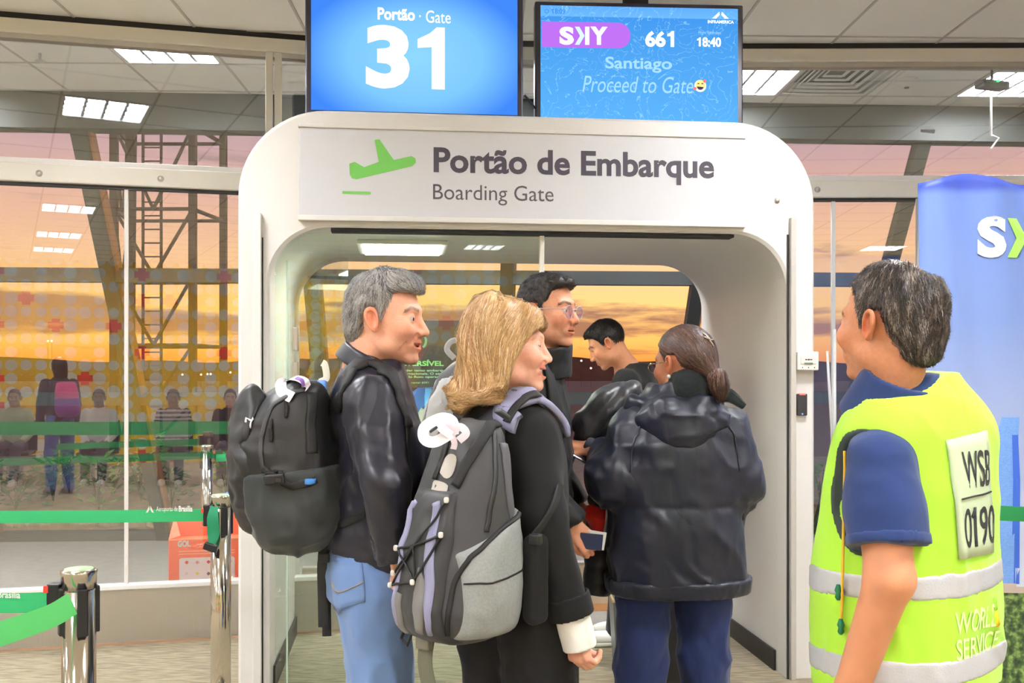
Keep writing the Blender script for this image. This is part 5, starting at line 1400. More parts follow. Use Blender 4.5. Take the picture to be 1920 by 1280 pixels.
    strap('pocket_piping', [U(.15, y_, .02 - .55 * y_) for y_ in (-.085, -.04, 0.0, .04, .08)] + [U(.11, .09, -.08), U(.10, .10, -.15), U(.09, .10, -.21)], .012, .004, M_web, bp, f2, .001)
    strap('pocket_seam', [U(.16, -.08, -.07), U(.16, 0, -.085), U(.13, .08, -.09)], .004, .002, M_web, bp, mesh_p, .001)
    for x0, x1 in ((-0.052, -0.070), (0.040, 0.072)):
        strap('lilac_panel', [U(x0, 0.12, 0.10), U((x0 + x1) / 2 - .004, 0.14, 0.0), U(x1, 0.15, -0.10), U(x1 * .9, 0.13, -0.21)], [.022, .028, .026, .014], 0.004, Mlil, bp, f2, 0.0)
    strap('grey_panel', [U(0.028, 0.14, -0.06), U(0.04, 0.14, -0.12), U(0.03, 0.13, -0.21)], [.01, .05, .03], 0.003, Mg2, bp, f2, 0.0)
    strap('grey_panel', [U(-0.05, 0.14, -0.13), U(-0.06, 0.13, -0.20), U(-0.05, 0.12, -0.235)], [.03, .045, .03], 0.003, Mg2, bp, f2, 0.0)
    # laced cord with white toggles
    lace = [U(-0.075, .12, 0.02), U(0.03, .14, -0.03), U(0.085, .1, 0.03)]
    nodes = [(-0.075, -0.03), (0.0, -0.015), (0.085, 0.02), (-0.085, -0.12), (0.02, -0.095), (0.085, 0.10), (-.08, -.09)]
    P_ = lambda a: U(nodes[a][0], 0.13, nodes[a][1])
    for a, b in ((0, 1), (1, 2), (1, 4), (0, 4), (3, 1), (4, 2), (3, 4), (1, 5), (6, 1)):
        C = project(f2, catmull([P_(a), (P_(a) + P_(b)) / 2, P_(b)], 5), 0.006)
        q = MB(); q.tube(list(C), 0.0032, 5); q.build('lace_cord', M_web, bp, True)
    for a in (0, 2, 3, 4, 5, 6):
        c = project(f2, [P_(a)], 0.010)[0]; q = MB(); q.box(c, (0.012, 0.010, 0.014), bev=.004); q.build('toggle', mat('toggle_white', (214, 212, 206), 0.4), bp)
    # badges
    Mb = mat('badge_grey', (186, 180, 172), 0.6)
    for (x, z, rx, rz) in ((0.012, 0.125, 0.030, 0.022), (0.03, 0.185, 0.020, 0.028)):
        pts = [U(x + rx * math.cos(k * math.pi / 8), 0.09, z + rz * math.sin(k * math.pi / 8)) for k in range(16)]
        P = project(pack, pts + [U(x, 0.09, z)], 0.003); obj('badge', P, [(k, (k + 1) % 16, 16) for k in range(16)], Mb, bp)
    # top straps with buckles, side zip, bottom straps
    strap('top_strap', [U(0.06, 0.05, 0.12), U(0.085, 0.03, 0.20), U(0.10, -0.02, 0.265), U(0.115, -0.07, 0.30)], 0.028, 0.004, M_web, bp, pack, 0.004)
    strap('top_strap', [U(-0.02, 0.07, 0.14), U(-0.02, 0.05, 0.22), U(-0.03, -0.02, 0.29)], 0.024, 0.004, M_web, bp, pack, 0.004)
    q = MB(); c = U(0.112, -0.045, 0.290); Rm = Matrix(((Rw[0, 0], Rw[0, 1], 0), (Rw[1, 0], Rw[1, 1], 0), (0, 0, 1))) @ Matrix.Rotation(0.5, 3, 'X')
    q.box(c, (0.026, 0.036, 0.010), M=Rm, bev=.004); q.box(c + np.array([0, -.004, .007]), (0.012, 0.022, 0.006), M=Rm, bev=.002); q.build('buckle', mat('buckle_grey', (70, 70, 74), 0.35), bp)
    strap('side_zip', [U(0.125, 0.02, 0.02), U(0.125, 0.0, 0.10), U(0.115, -0.02, 0.18), U(0.09, -0.04, 0.25)], 0.012, 0.004, mat('zip_dark', (34, 34, 36), 0.4), bp, pack, 0.002)
    strap('side_panel', [U(0.12, -0.06, 0.03), U(0.12, -0.06, 0.12), U(0.10, -0.07, 0.22)], 0.05, 0.004, cloth('pack_mid', (84, 84, 88), 0.5), bp, pack, 0.001)
    sdf_obj('hip_wing', lambda P: rbox(P @ np.eye(3, dtype=f32), U(0.158, -0.11, -0.10), (0.022, 0.030, 0.105), 0.02, Rw.astype(f32)) - 0.003 * vnoise(P * 40), U(.158, -.11, -.1) - .16, U(.158, -.11, -.1) + .16, 0.006, M_blackc, bp)
    q = MB(); c = U(0.185, -0.085, 0.0); q.box(c, (0.02, 0.03, 0.026), yaw=0.9, bev=.005); q.build('hip_buckle', M_dark, bp)
    strap('lower_strap', [U(0.16, -0.10, 0.0), U(0.18, -0.14, 0.06), U(0.17, -0.18, 0.12)], 0.02, 0.003, M_web, bp, None, normal=(0.5, -0.8, 0))
    # yoke and shoulder straps
    ft = top
    strap('shoulder_strap', [U(0.115, -0.07, 0.28), W(940, 770, 2.50), W(975, 752, 2.52), W(1008, 748, 2.54), W(1034, 772, 2.56), W(1046, 815, 2.58)], [.05, .056, .060, .060, .055, .045], 0.012, Mlil, bp, ft, 0.014)
    strap('strap_webbing', [W(948, 790, 2.46), W(980, 764, 2.50), W(1004, 752, 2.53)], 0.022, 0.004, M_web, bp, ft, 0.027)
    strap('shoulder_strap', [U(-0.07, -0.08, 0.27), B.Wd((-.11, -.09, 1.40)), B.Wd((-.12, 0.0, 1.43)), B.Wd((-.13, .10, 1.36)), B.Wd((-.14, .13, 1.24))], 0.065, 0.014, Mlil, bp, ft, 0.005)
    sdf_obj('yoke', lambda P: smax(smax(np.abs(ft(P) - 0.010) - 0.008, np.maximum.reduce([B.L(P)[:, 1] + 0.045, 1.28 - P[:, 2], np.abs(B.L(P)[:, 0]) - 0.085]), 0.012), -(cone(P, nb + np.array([0, 0, .1]), nb - np.array([0, 0, .02]), 0.075, 0.075)), 0.01), B.Wd((0, -.05, 1.38)) - 0.2, B.Wd((0, -.05, 1.38)) + 0.2, 0.006, Mg1, bp)
    strap('hanging_strap', [U(0.0, 0.09, -0.235), U(0.005, 0.10, -0.30), U(0.045, 0.10, -0.40), U(0.08, 0.10, -0.52)], 0.036, 0.003, mat('strap_olive', (92, 92, 74), 0.7), bp, None, normal=(-0.3, -1, 0))
    q = MB(); q.tube([U(-.075, .10, -.225), U(-.085, .105, -.25), U(-.06, .105, -.262), U(-.05, .10, -.235), U(-.075, .10, -.225)], .004, 6); q.build('ring_buckle', M_dark, bp)
    q = MB(); q.box(U(0.0, 0.10, -0.245), (0.04, 0.02, 0.03), yaw=-0.6, bev=.004); q.build('tri_glide', mat('glide_olive', (110, 108, 96), 0.5), bp)
    # ribbon tag
    rt = thing('luggage_tag', 'pale pink paper tag knotted on top of the grey backpack', 'luggage tag', tuple(U(-0.05, 0, 0.28)))
    Mt = mat('tag_pink', (236, 222, 232), 0.5)
    a = W(824, 808, 2.34)
    def K3(u, v, d=2.34): return W(u, v, d)
    strap('tag_loop', [K3(850, 815), K3(848, 790, 2.37), K3(826, 784, 2.38), K3(797, 800, 2.34), K3(796, 822, 2.32), K3(815, 828, 2.32), K3(846, 812, 2.33)], 0.026, 0.0015, mat('tag_white', (240, 238, 240), 0.5), rt, None, normal=(-.1, -1, .15))
    strap('tag_tail', [K3(846, 814), K3(862, 800), K3(874, 812), K3(860, 826)], 0.018, 0.0015, Mt, rt, None, normal=(.2, -1, .1))
    strap('tag_tail', [K3(846, 814), K3(852, 830), K3(850, 842)], 0.014, 0.0015, Mt, rt, None, normal=(.2, -1, .1))
    strap('tag_tail', [K3(848, 812), K3(836, 796, 2.33), K3(826, 800, 2.32), K3(846, 816, 2.32)], 0.02, 0.0015, Mt, rt, None, normal=(-.1, -1, .4))
    strap('tag_mark', [K3(806, 810, 2.315), K3(820, 800, 2.315)], 0.006, 0.001, M_dark, rt, None, normal=(-.1, -1, .15), per=3)
    return top
B_top = woman_blonde()

# ------------------------------------------------------------------ 3: man with round glasses
def man_glasses():
    B = Body('person', 'young man with short black hair and round clear glasses in a black jacket', (0.06, 3.52), (0.95, -0.20))
    hd = Head(W(1029, 584, 3.48), (0.83, -0.54, -0.02), size=1.0, opt=dict(jaw=1.03, face=0.002, nose=1.1, mouth=0.0012, smile=0.1, eye=0.0042, ear=0.9, stubble=0.15, brow=(42, 34, 32)))
    skin = (222, 158, 124)
    nb = W(1012, 668, 3.52)
    shR, elR, wrR = B.Wd((0.19, 0.0, 1.46)), B.Wd((0.235, 0.02, 1.17)), W(1074, 985, 3.28)
    shL, elL, wrL = B.Wd((-0.19, 0.0, 1.46)), B.Wd((-0.23, 0.02, 1.18)), B.Wd((-0.2, 0.14, 0.98))
    pfR = hand_prims(wrR, (0.55, 0.0, -0.62), (-0.2, 0.9, -0.1), 0.75, True, 0.5, 0.95); pfL = hand_prims(wrL, (0.6, 0, -0.6), (0, -1, 0), 0.5, False, 0.4)
    make_body_mesh(B, hd, nb, [(shR, elR, wrR, (.04, .035, .026), pfR, 0.25), (shL, elL, wrL, (.04, .035, .026), pfL, 0.25)], core_of([nb, B.Wd((0, 0, 1.3)), B.Wd((0, 0, 0.95))], [0.05, 0.08, 0.09]), skin, None)
    add_eyes(hd, B.t)
    vol = lambda L: smin(ell(L, (0, -0.016, 0.036), (0.082, 0.102, 0.096)), ell(L, (0, 0.030, 0.094), (0.062, 0.062, 0.028)), 0.02) + 0.0035 * (vnoise(L * 90) - .5) * 2
    poly = [(-0.25, -0.07), (-0.060, -0.07), (-0.045, -0.03), (-0.040, 0.0), (-0.028, 0.030), (-0.004, 0.030), (0.004, -0.010), (0.016, -0.012), (0.020, 0.022), (0.034, 0.040), (0.046, 0.066), (0.070, 0.082), (0.16, 0.086), (0.16, 0.25), (-0.25, 0.25)]
    cap_hair(hd, B.t, vol, region_of(poly), [(40, 33, 32), (52, 44, 42), (30, 26, 26), (70, 58, 54)], lambda L: whorl(L, (0, -.05, .12), .3, .3) + 0.8 * np.stack([vnoise(L * 70 + 3) - .5, vnoise(L * 70 + 9) - .5, vnoise(L * 70 + 17) - .5], 1), 0.016, 0.0018, 7000, 0.5, seed=7, base=(34, 28, 28), lift=0.004, taper_out=.004, k=.014)
    # glasses
    g = thing('eyeglasses', 'round clear-framed eyeglasses on the man in the black jacket', 'glasses', tuple(hd.wld((0, 0.1, 0))))
    Mg = mat('clear_acetate', (196, 190, 206), 0.12, coat=0.8); Mlens = glass_mat('lens_glass', 0.07, (226, 222, 240))
    for s in (-1, 1):
        ring = [hd.wld((s * 0.034 + 0.0235 * math.cos(k * math.pi / 12), 0.1035 - 0.004 * abs(math.cos(k * math.pi / 12)), -0.004 + 0.0215 * math.sin(k * math.pi / 12))) for k in range(25)]
        q = MB(); q.tube(ring, 0.0017, 6, cap=False); q.build('rim', Mg, g, True)
        q = MB(); q.add([hd.wld((s * 0.034 + 0.022 * math.cos(k * math.pi / 12), 0.102, -0.004 + 0.020 * math.sin(k * math.pi / 12))) for k in range(24)], [tuple(range(24))]); q.build('lens', Mlens, g)
        q = MB(); q.tube([hd.wld(p) for p in ((s * 0.058, 0.099, 0.006), (s * 0.074, 0.080, 0.006), (s * 0.083, 0.02, 0.006), (s * 0.087, -0.012, 0.006), (s * 0.082, -0.025, -0.012))], 0.0016, 6); q.build('temple', Mg, g, True)
    q = MB(); q.tube([hd.wld(p) for p in ((-0.011, 0.1035, 0.002), (0, 0.106, 0.006), (0.011, 0.1035, 0.002))], 0.0018, 6); q.build('bridge', Mg, g, True)
    rows = [(0.90, 0, 0, 0.185, 0.135), (1.0, 0, 0.0, 0.19, 0.14), (1.15, 0, 0.01, 0.19, 0.14), (1.30, 0, 0.01, 0.195, 0.135), (1.42, 0, 0, 0.195, 0.12), (1.48, 0, 0, 0.165, 0.105), (1.53, 0, 0.005, 0.11, 0.09), (1.56, 0, 0.01, 0.085, 0.085)]
    tf = B.torso(rows, 2.3, 0.015)
    def jk(P):
        d = smin(tf(P), sleeve(P, shR, elR, wrR, (.078, .068, .056), 0.0), 0.035); d = smin(d, sleeve(P, shL, elL, wrL, (.078, .066, .054), 0.01), 0.035)
        return d - folds(P + 0.2 * np.stack([P[:, 2], P[:, 2], P[:, 0]], 1), (10, 10, 7), 0.010, 31.0)
    lo, hi = bodybox([B.Wd((0.2, 0, .90)), B.Wd((-.25, 0, 1.5)), wrR, elR, shR, shL, elL, wrL, nb], 0.15)
    j = sdf_obj('jacket', jk, lo, hi, 0.010, M_jacket, B.t)
    ca = nb + np.array([0, 0, -0.05]); cb = hd.wld((0.0, -0.020, -0.100))
    sdf_obj('stand_collar', lambda P: collar_sdf(P, ca, cb, 0.105, 0.092, 0.009) - folds(P, (18, 18, 18), .004, 3.0), ca - 0.18, cb + 0.16, 0.006, M_jacket, j)
    strap('jacket_zip', [W(1064, 660, 3.40), W(1078, 760, 3.36), W(1086, 900, 3.36)], 0.012, 0.004, M_web, j, jk, 0.001)
    H, K, A = stance(B, 0.09, 0.92, step=(0.0, 0.05))
    trousers(B, H, K, A, (0.095, 0.078, 0.065), M_slack, [(0.88, 0, 0, 0.16, 0.125), (0.96, 0, 0, 0.16, 0.125), (1.02, 0, 0, 0.155, 0.12)], 0.007, 0.013, 8.0)
    shoe(B, A[0], B.R[:, 1], M_shoe_b, M_sole_b); shoe(B, A[1], B.R[:, 1], M_shoe_b, M_sole_b)
    # grey backpack behind
    bp = thing('backpack', 'light grey backpack on the man with glasses, half hidden by blonde hair', 'backpack', tuple(W(860, 900, 3.55)))
    Mgb = cloth('pack_light_grey', (176, 176, 174), 0.65); Mgd = cloth('pack_dark_grey', (70, 70, 74), 0.6)
    pr = Loft([(1.02, 0, -0.26, 0.13, 0.09), (1.08, 0, -0.275, 0.155, 0.125), (1.25, 0, -0.27, 0.155, 0.115), (1.40, 0, -0.255, 0.14, 0.095), (1.48, 0, -0.23, 0.11, 0.07), (1.51, 0, -0.22, 0.08, 0.05)], 2.5, 0.04)
    pk = lambda P: pr(B.L(P)) - folds(P, (10, 10, 10), .008, 14.)
    lo, hi = bodybox([B.Wd((.17, -.4, 1.0)), B.Wd((-.17, -.13, 1.53))], 0.07)
    sdf_obj('pack_body', pk, lo, hi, 0.010, Mgd, bp)
    sdf_obj('pack_panel', lambda P: smax(pk(P) - 0.010, np.maximum(0.02 - np.abs(B.L(P)[:, 0] - 0.07) + 0.03, B.L(P)[:, 1] + 0.235), 0.012), lo, hi, 0.009, Mgb, bp)
    strap('shoulder_strap', [B.Wd((.11, -.19, 1.46)), B.Wd((.13, -.10, 1.52)), B.Wd((.13, 0, 1.53)), B.Wd((.14, .12, 1.42)), B.Wd((.16, .15, 1.25))], 0.06, 0.014, M_web, bp, jk, 0.005)
    strap('haul_loop', [W(852, 672, 3.5), W(838, 655, 3.5), W(846, 640, 3.5), W(862, 640, 3.5), W(868, 660, 3.5)], 0.02, 0.004, Mgb, bp, None, normal=(0.1, -1, 0))
    strap('side_strap', [W(834, 690, 3.40), W(826, 730, 3.38), W(828, 800, 3.38)], 0.03, 0.006, Mgb, bp, pk, 0.006)
    # passport with boarding pass in the right hand
    ps = thing('passport', 'dark blue passport with a white boarding pass in a man\'s hand', 'passport', tuple(W(1112, 1018, 3.27)))
    q = MB(); q.box(W(1108, 1015, 3.268), (0.075, 0.006, 0.052), yaw=0.0, M=Matrix.Rotation(0.10, 3, 'Y'), bev=.002); q.build('cover', mat('passport_blue', (28, 40, 74), 0.5), ps)
    q = MB(); q.box(W(1117, 1012, 3.275), (0.062, 0.002, 0.058), M=Matrix.Rotation(0.16, 3, 'Y')); q.build('boarding_pass', mat('ticket_paper', (226, 226, 218), 0.6), ps)
man_glasses()

# ------------------------------------------------------------------ 4: woman in a navy parka
def woman_parka():
    B = Body('person', 'woman with a brown ponytail in a navy hooded parka, seen from behind', (0.548, 3.42), (-0.12, 0.99))
    hd = Head(W(1279, 681, 3.40), (-0.66, 0.74, -0.10), roll=0.0, size=0.98, opt=dict(jaw=1.03, face=0.0, nose=1.0, ear=0.88, smile=.1, eye=.004, brow=(60, 44, 38)))
    skin = (206, 142, 108)
    nb = W(1282, 752, 3.44)
    shL, elL, wrL = W(1196, 808, 3.42), W(1148, 900, 3.38), W(1130, 848, 3.50)
    hL = W(1106, 838, 3.52)
    shR, elR, wrR = W(1352, 808, 3.44), W(1382, 905, 3.42), W(1350, 900, 3.75)
    pfL = hand_prims(hL, (-0.9, 0.3, 0.05), (0, 0.3, -0.9), 0.55, False, 0.5, 0.92); pfR = hand_prims(wrR, (-0.3, 0.9, 0.1), (-0.9, -.3, 0), 0.5, True, 0.5, 0.92)
    make_body_mesh(B, hd, nb, [(shL, elL, hL, (.04, .035, .026), pfL, 0.3), (shR, elR, wrR, (.04, .035, .026), pfR, 0.25)], core_of([nb, B.Wd((0, 0, 1.2)), B.Wd((0, 0, 0.95))], [0.05, 0.09, 0.10]), skin, None)
    add_eyes(hd, B.t)
    vol = lambda L: smin(smin(ell(L, (0, -0.018, 0.036), (0.081, 0.103, 0.094)), ell(L, (0, -0.088, 0.018), (0.055, 0.036, 0.060)), 0.03), cone(L, (0, -0.10, -0.01), (0, -0.122, -0.045), 0.036, 0.026), 0.03)
    poly = [(-0.3, -0.075), (-0.072, -0.070), (-0.046, -0.035), (-0.044, -0.004), (-0.036, 0.026), (-0.006, 0.030), (0.006, 0.0), (0.018, 0.0), (0.026, 0.030), (0.044, 0.056), (0.070, 0.080), (0.16, 0.086), (0.16, 0.25), (-0.3, 0.25)]
    tie = A3(0, -0.128, -0.048)
    def flow(L):
        v = tie - L; return v / (np.linalg.norm(v, axis=1, keepdims=True) + 1e-4)
    cols = [(74, 50, 42), (92, 64, 52), (56, 40, 36), (116, 82, 66), (66, 46, 40)]
    cap_hair(hd, B.t, vol, region_of(poly), cols, flow, 0.055, 0.0024, 6000, 0.08, seed=9, base=(60, 42, 36), lift=0.003)
    # ponytail
    def tail(L): return chain(L, [(0, -0.118, -0.040), (0.004, -0.136, -0.062), (0.010, -0.142, -0.095), (0.014, -0.140, -0.125)], [0.014, 0.024, 0.022, 0.008], 0.02) + 0.004 * (ridged(L * A3(140, 140, 24)) - .5)
    reg = lambda L: L[:, 2] - 0.2
    cap_hair(hd, B.t, tail, reg, cols + [(140, 104, 84)], lambda L: np.stack([0.1 * (vnoise(L * 40) - .5), 0.1 * np.ones(len(L)), -np.ones(len(L))], 1).astype(f32), 0.07, 0.0022, 2200, 0.2, seed=10, base=(84, 58, 46), name='ponytail', lift=0.006, lim=0.24, taper_out=.012)
    hc = thing('hair_clip', 'silver claw clip holding the ponytail woman\'s brown hair', 'hair clip', tuple(hd.wld((0.0, -0.115, 0.06))))
    Mc = mat('clip_silver', (206, 196, 180), 0.25, 0.8)
    hv = lambda P: vol(hd.loc(P)) * hd.s
    strap('clip_bar', [hd.wld((-0.01, -0.100, 0.080)), hd.wld((-0.004, -0.112, 0.060)), hd.wld((0.004, -0.118, 0.038))], [.004, .008, .004], 0.004, Mc, hc, hv, 0.003, per=4)
    strap('clip_bar', [hd.wld((-0.018, -0.104, 0.066)), hd.wld((-0.002, -0.112, 0.058)), hd.wld((0.012, -0.112, 0.060))], 0.004, 0.004, Mc, hc, hv, 0.004, per=4)
    er = thing('earring', 'small pearl earring of the woman in the parka', 'earring', tuple(hd.wld((-0.082, -0.004, -0.040))))
    q = MB(); q.lathe(hd.wld((-0.084, -0.006, -0.046)), [(0.001, -.007), (0.005, -.005), (0.007, 0), (0.005, .005), (0.001, .007)], 12); q.build('pearl', mat('pearl', (240, 234, 226), 0.2, coat=.6), er, True)
    g = thing('eyeglasses', 'thin wire eyeglasses on the woman in the parka', 'glasses', tuple(hd.wld((0, 0.1, 0)))); Mg = mat('gold_wire', (210, 190, 150), 0.25, 0.9)
    for s in (-1, 1):
        ring = [hd.wld((s * 0.034 + 0.024 * math.cos(k * math.pi / 10), 0.103, -0.006 + 0.018 * math.sin(k * math.pi / 10))) for k in range(21)]
        q = MB(); q.tube(ring, 0.0013, 6, cap=False); q.build('rim', Mg, g, True)
        q = MB(); q.add([hd.wld((s * 0.034 + 0.023 * math.cos(k * math.pi / 10), 0.103, -0.006 + 0.017 * math.sin(k * math.pi / 10))) for k in range(20)], [tuple(range(20))]); q.build('lens', bpy.data.materials['lens_glass'], g)
        q = MB(); q.tube([hd.wld(p) for p in ((s * 0.057, 0.102, 0.002), (s * 0.074, 0.080, 0.004), (s * 0.083, 0.02, 0.004), (s * 0.086, -0.015, 0.004))], 0.0013, 6); q.build('temple', Mg, g, True)
    q = MB(); q.tube([hd.wld(p) for p in ((-0.011, 0.103, 0.0), (0, 0.106, 0.004), (0.011, 0.103, 0.0))], 0.0013, 6); q.build('bridge', Mg, g, True)
    rows = [(0.745, 0.01, 0, 0.222, 0.150), (0.80, 0.008, 0, 0.232, 0.165), (0.90, 0.0, 0, 0.232, 0.168), (0.99, 0.0, 0, 0.218, 0.158), (1.03, 0.0, 0, 0.205, 0.150), (1.10, 0.0, 0.0, 0.210, 0.152), (1.22, 0.0, 0.0, 0.215, 0.150), (1.31, 0, 0.0, 0.198, 0.130), (1.36, 0, 0, 0.15, 0.11), (1.40, 0, 0, 0.10, 0.09), (1.43, 0, 0, 0.08, 0.08)]
    tf = B.torso(rows, 2.6, 0.012)
    nseam = lambda P: 0.004 * np.exp(-((P[:, 2] - 1.035) / 0.008) ** 2) + 0.006 * ridged(P * A3(60, 60, 12)) * np.exp(-((P[:, 2] - 1.035) / 0.03) ** 2)
    def parka(P):
        d = smin(tf(P), smin(cone(P, shL, elL, .090, .088), cone(P, elL, wrL, .088, .060), .03), 0.04); d = smin(d, smin(cone(P, shR, elR, .090, .088), cone(P, elR, wrR, .085, .060), .03), 0.04)
        P2 = P + 0.22 * np.stack([P[:, 2], P[:, 2], P[:, 0]], 1)
        return d - folds(P2, (7, 7, 7), 0.012, 41.0) - folds(P, (16, 16, 9), 0.005, 44.0) + nseam(P)
    lo, hi = bodybox([B.Wd((0.25, 0, .745)), B.Wd((-.25, 0, 1.4)), wrR, elR, shR, shL, elL, wrL, nb], 0.13)
    pk = sdf_obj('parka', parka, lo, hi, 0.009, M_parka, B.t)
    lfh = Loft([(0.742, 0.01, 0, 0.236, 0.166), (0.790, 0.01, 0, 0.244, 0.176)], 2.6, 0.012)
    sdf_obj('hem_band', lambda P: lfh(B.L(P)) - 0.006 * ridged(P * A3(40, 40, 10)), lo, hi, 0.008, M_parka, pk)
    # hood lying on the back, fleece lined collar
    def hood(P):
        q = B.L(P); d = ell(q, (0.005, -0.085, 1.318), (0.155, 0.085, 0.075)); d = smin(d, ell(q, (0.0, -0.10, 1.28), (0.10, 0.070, 0.065)), 0.04)
        d = smin(d, cone(q, (-0.14, 0.0, 1.37), (-0.05, -0.12, 1.36), 0.030, 0.035), 0.03); d = smin(d, cone(q, (0.145, 0.0, 1.375), (0.06, -0.12, 1.365), 0.030, 0.035), 0.03)
        d = smax(d, -ell(q, (0, 0.0, 1.42), (0.115, 0.105, 0.055)), 0.015)
        return d - folds(P, (9, 9, 16), 0.010, 51.0)
    c = B.Wd((0, -.08, 1.33)); sdf_obj('hood', hood, c - .24, c + .24, 0.007, M_parka, pk)
    def fl(P):
        q = B.L(P); d = smax(cone(P, nb - np.array([0, 0, .06]), hd.wld((0, -.03, -.085)), 0.105, 0.080), -cone(P, nb - np.array([0, 0, .1]), hd.wld((0, -.02, -.06)) + np.array([0, .03, 0.05]), 0.07, 0.060), 0.01)
        d = smin(d, ell(q, (0, -0.035, 1.372), (0.120, 0.080, 0.030)), 0.02)
        return d - 0.006 * vnoise(P * 130)
    sdf_obj('fleece_collar', fl, c - .2, c + .22, 0.006, M_fleece, pk)
    strap('black_tab', [W(1345, 742, 3.36), W(1368, 742, 3.34), W(1395, 762, 3.34)], [.05, .045, .02], 0.012, M_fleece, pk, None, normal=(0.1, -1, .2))
    for s in (-1, 1): strap('raglan_seam', [B.Wd((s * .11, -.12, 1.37)), B.Wd((s * .175, -.13, 1.27)), B.Wd((s * .185, -.14, 1.15))], 0.006, 0.003, M_parka, pk, parka, 0.002)
    q = MB(); q.box(W(1390, 968, 3.38), (0.02, 0.02, 0.028), bev=.006); q.build('cord_stop', M_dark, pk)
    # smooth inner sleeve with hand
    n = nrmv(hL - wrL)
    sdf_obj('sweater_cuff', lambda P: smax(cone(P, wrL - n * .04, hL + n * .02, 0.040, 0.033), (P - A3(*(hL + n * 0.015))) @ n.astype(f32), .006), wrL - .12, hL + .12, 0.006, cloth('navy_knit', (44, 48, 62), .85), B.t)
    H, K, A = stance(B, 0.100, 0.86, step=(0.0, 0.0))
    A[0] = B.Wd((0.115, 0.0, .07)); A[1] = B.Wd((-0.13, 0.0, .07))
    trousers(B, H, K, A, (0.096, 0.083, 0.082), M_denim_d, [(0.82, 0, 0, 0.175, 0.135), (0.92, 0, 0, 0.175, 0.135), (0.98, 0, 0, 0.165, 0.13)], 0.010, 0.010, 9.0, 'jeans')
    shoe(B, A[0], B.R[:, 1], M_shoe_b, M_sole_b); shoe(B, A[1], B.R[:, 1], M_shoe_b, M_sole_b)
    # phone
    ph = thing('phone', 'smartphone held in the hand beside the parka sleeve', 'phone', tuple(W(1098, 842, 3.52)))
    q = MB(); q.box(W(1086, 848, 3.53), (0.070, 0.10, 0.008), M=Matrix.Rotation(0.5, 3, 'Y') @ Matrix.Rotation(0.4, 3, 'X'), bev=.003); q.build('phone_body', mat('phone_silver', (150, 152, 158), 0.25, 0.6), ph)
    # puffer jacket carried over the left arm
    pj = thing('puffer_jacket', 'black quilted puffer jacket with red lining carried over an arm', 'jacket', tuple(W(1130, 880, 3.55)))
    Mpf = cloth('puffer_black', (44, 44, 46), 0.4, (260, .12), .1, (6, .1), .5)
    def puff(P):
        d = chain(P, [W(1180, 742, 3.62), W(1140, 765, 3.60), W(1108, 800, 3.62), W(1112, 845, 3.68)], [.055, .068, .062, .05], .03)
        d = smin(d, chain(P, [W(1130, 860, 3.66), W(1150, 920, 3.60), W(1152, 960, 3.58)], [.06, .085, .07], .03), .03)
        t = P[:, 0] * 0.7 - P[:, 2] * 0.7
        return d + 0.010 * (np.abs(np.sin(t * 62)) ** 0.35 < 0.55) * 0 - 0.014 * np.abs(np.sin(t * 52)) ** 0.6 + 0.010 - folds(P, (14, 14, 14), .006, 71.)
    lo, hi = bodybox([W(1190, 730, 3.6), W(1100, 980, 3.6)], 0.12)
    sdf_obj('quilted_shell', puff, lo, hi, 0.007, Mpf, pj)
    sdf_obj('red_lining', lambda P: chain(P, [W(1112, 962, 3.54), W(1132, 982, 3.52), W(1156, 970, 3.53)], [.03, .04, .035], .03) - folds(P, (20, 20, 20), .006, 4.), W(1138, 980, 3.55) - .13, W(1138, 980, 3.55) + .13, 0.006, cloth('red_lining', (222, 44, 28), .7), pj)
    strap('zip', [W(1138, 955, 3.46), W(1136, 985, 3.455), W(1130, 1010, 3.46)], .008, .004, mat('zip_white', (220, 214, 206), .4), pj, None, normal=(0, -1, 0))
    def slv(P):
        d = chain(P, [W(1130, 985, 3.58), W(1126, 1050, 3.56), W(1116, 1118, 3.55)], [.055, .048, .048], .02); n_ = nrmv(W(1116, 1118, 3.55) - W(1126, 1050, 3.56))
        return smax(d, (P - A3(*W(1117, 1112, 3.55))) @ n_.astype(f32), .006) - 0.006 * np.abs(np.sin(P[:, 2] * 55)) ** .6
    sdf_obj('hanging_sleeve', slv, W(1124, 1050, 3.56) - .2, W(1124, 1050, 3.56) + .2, 0.007, Mpf, pj)
woman_parka()

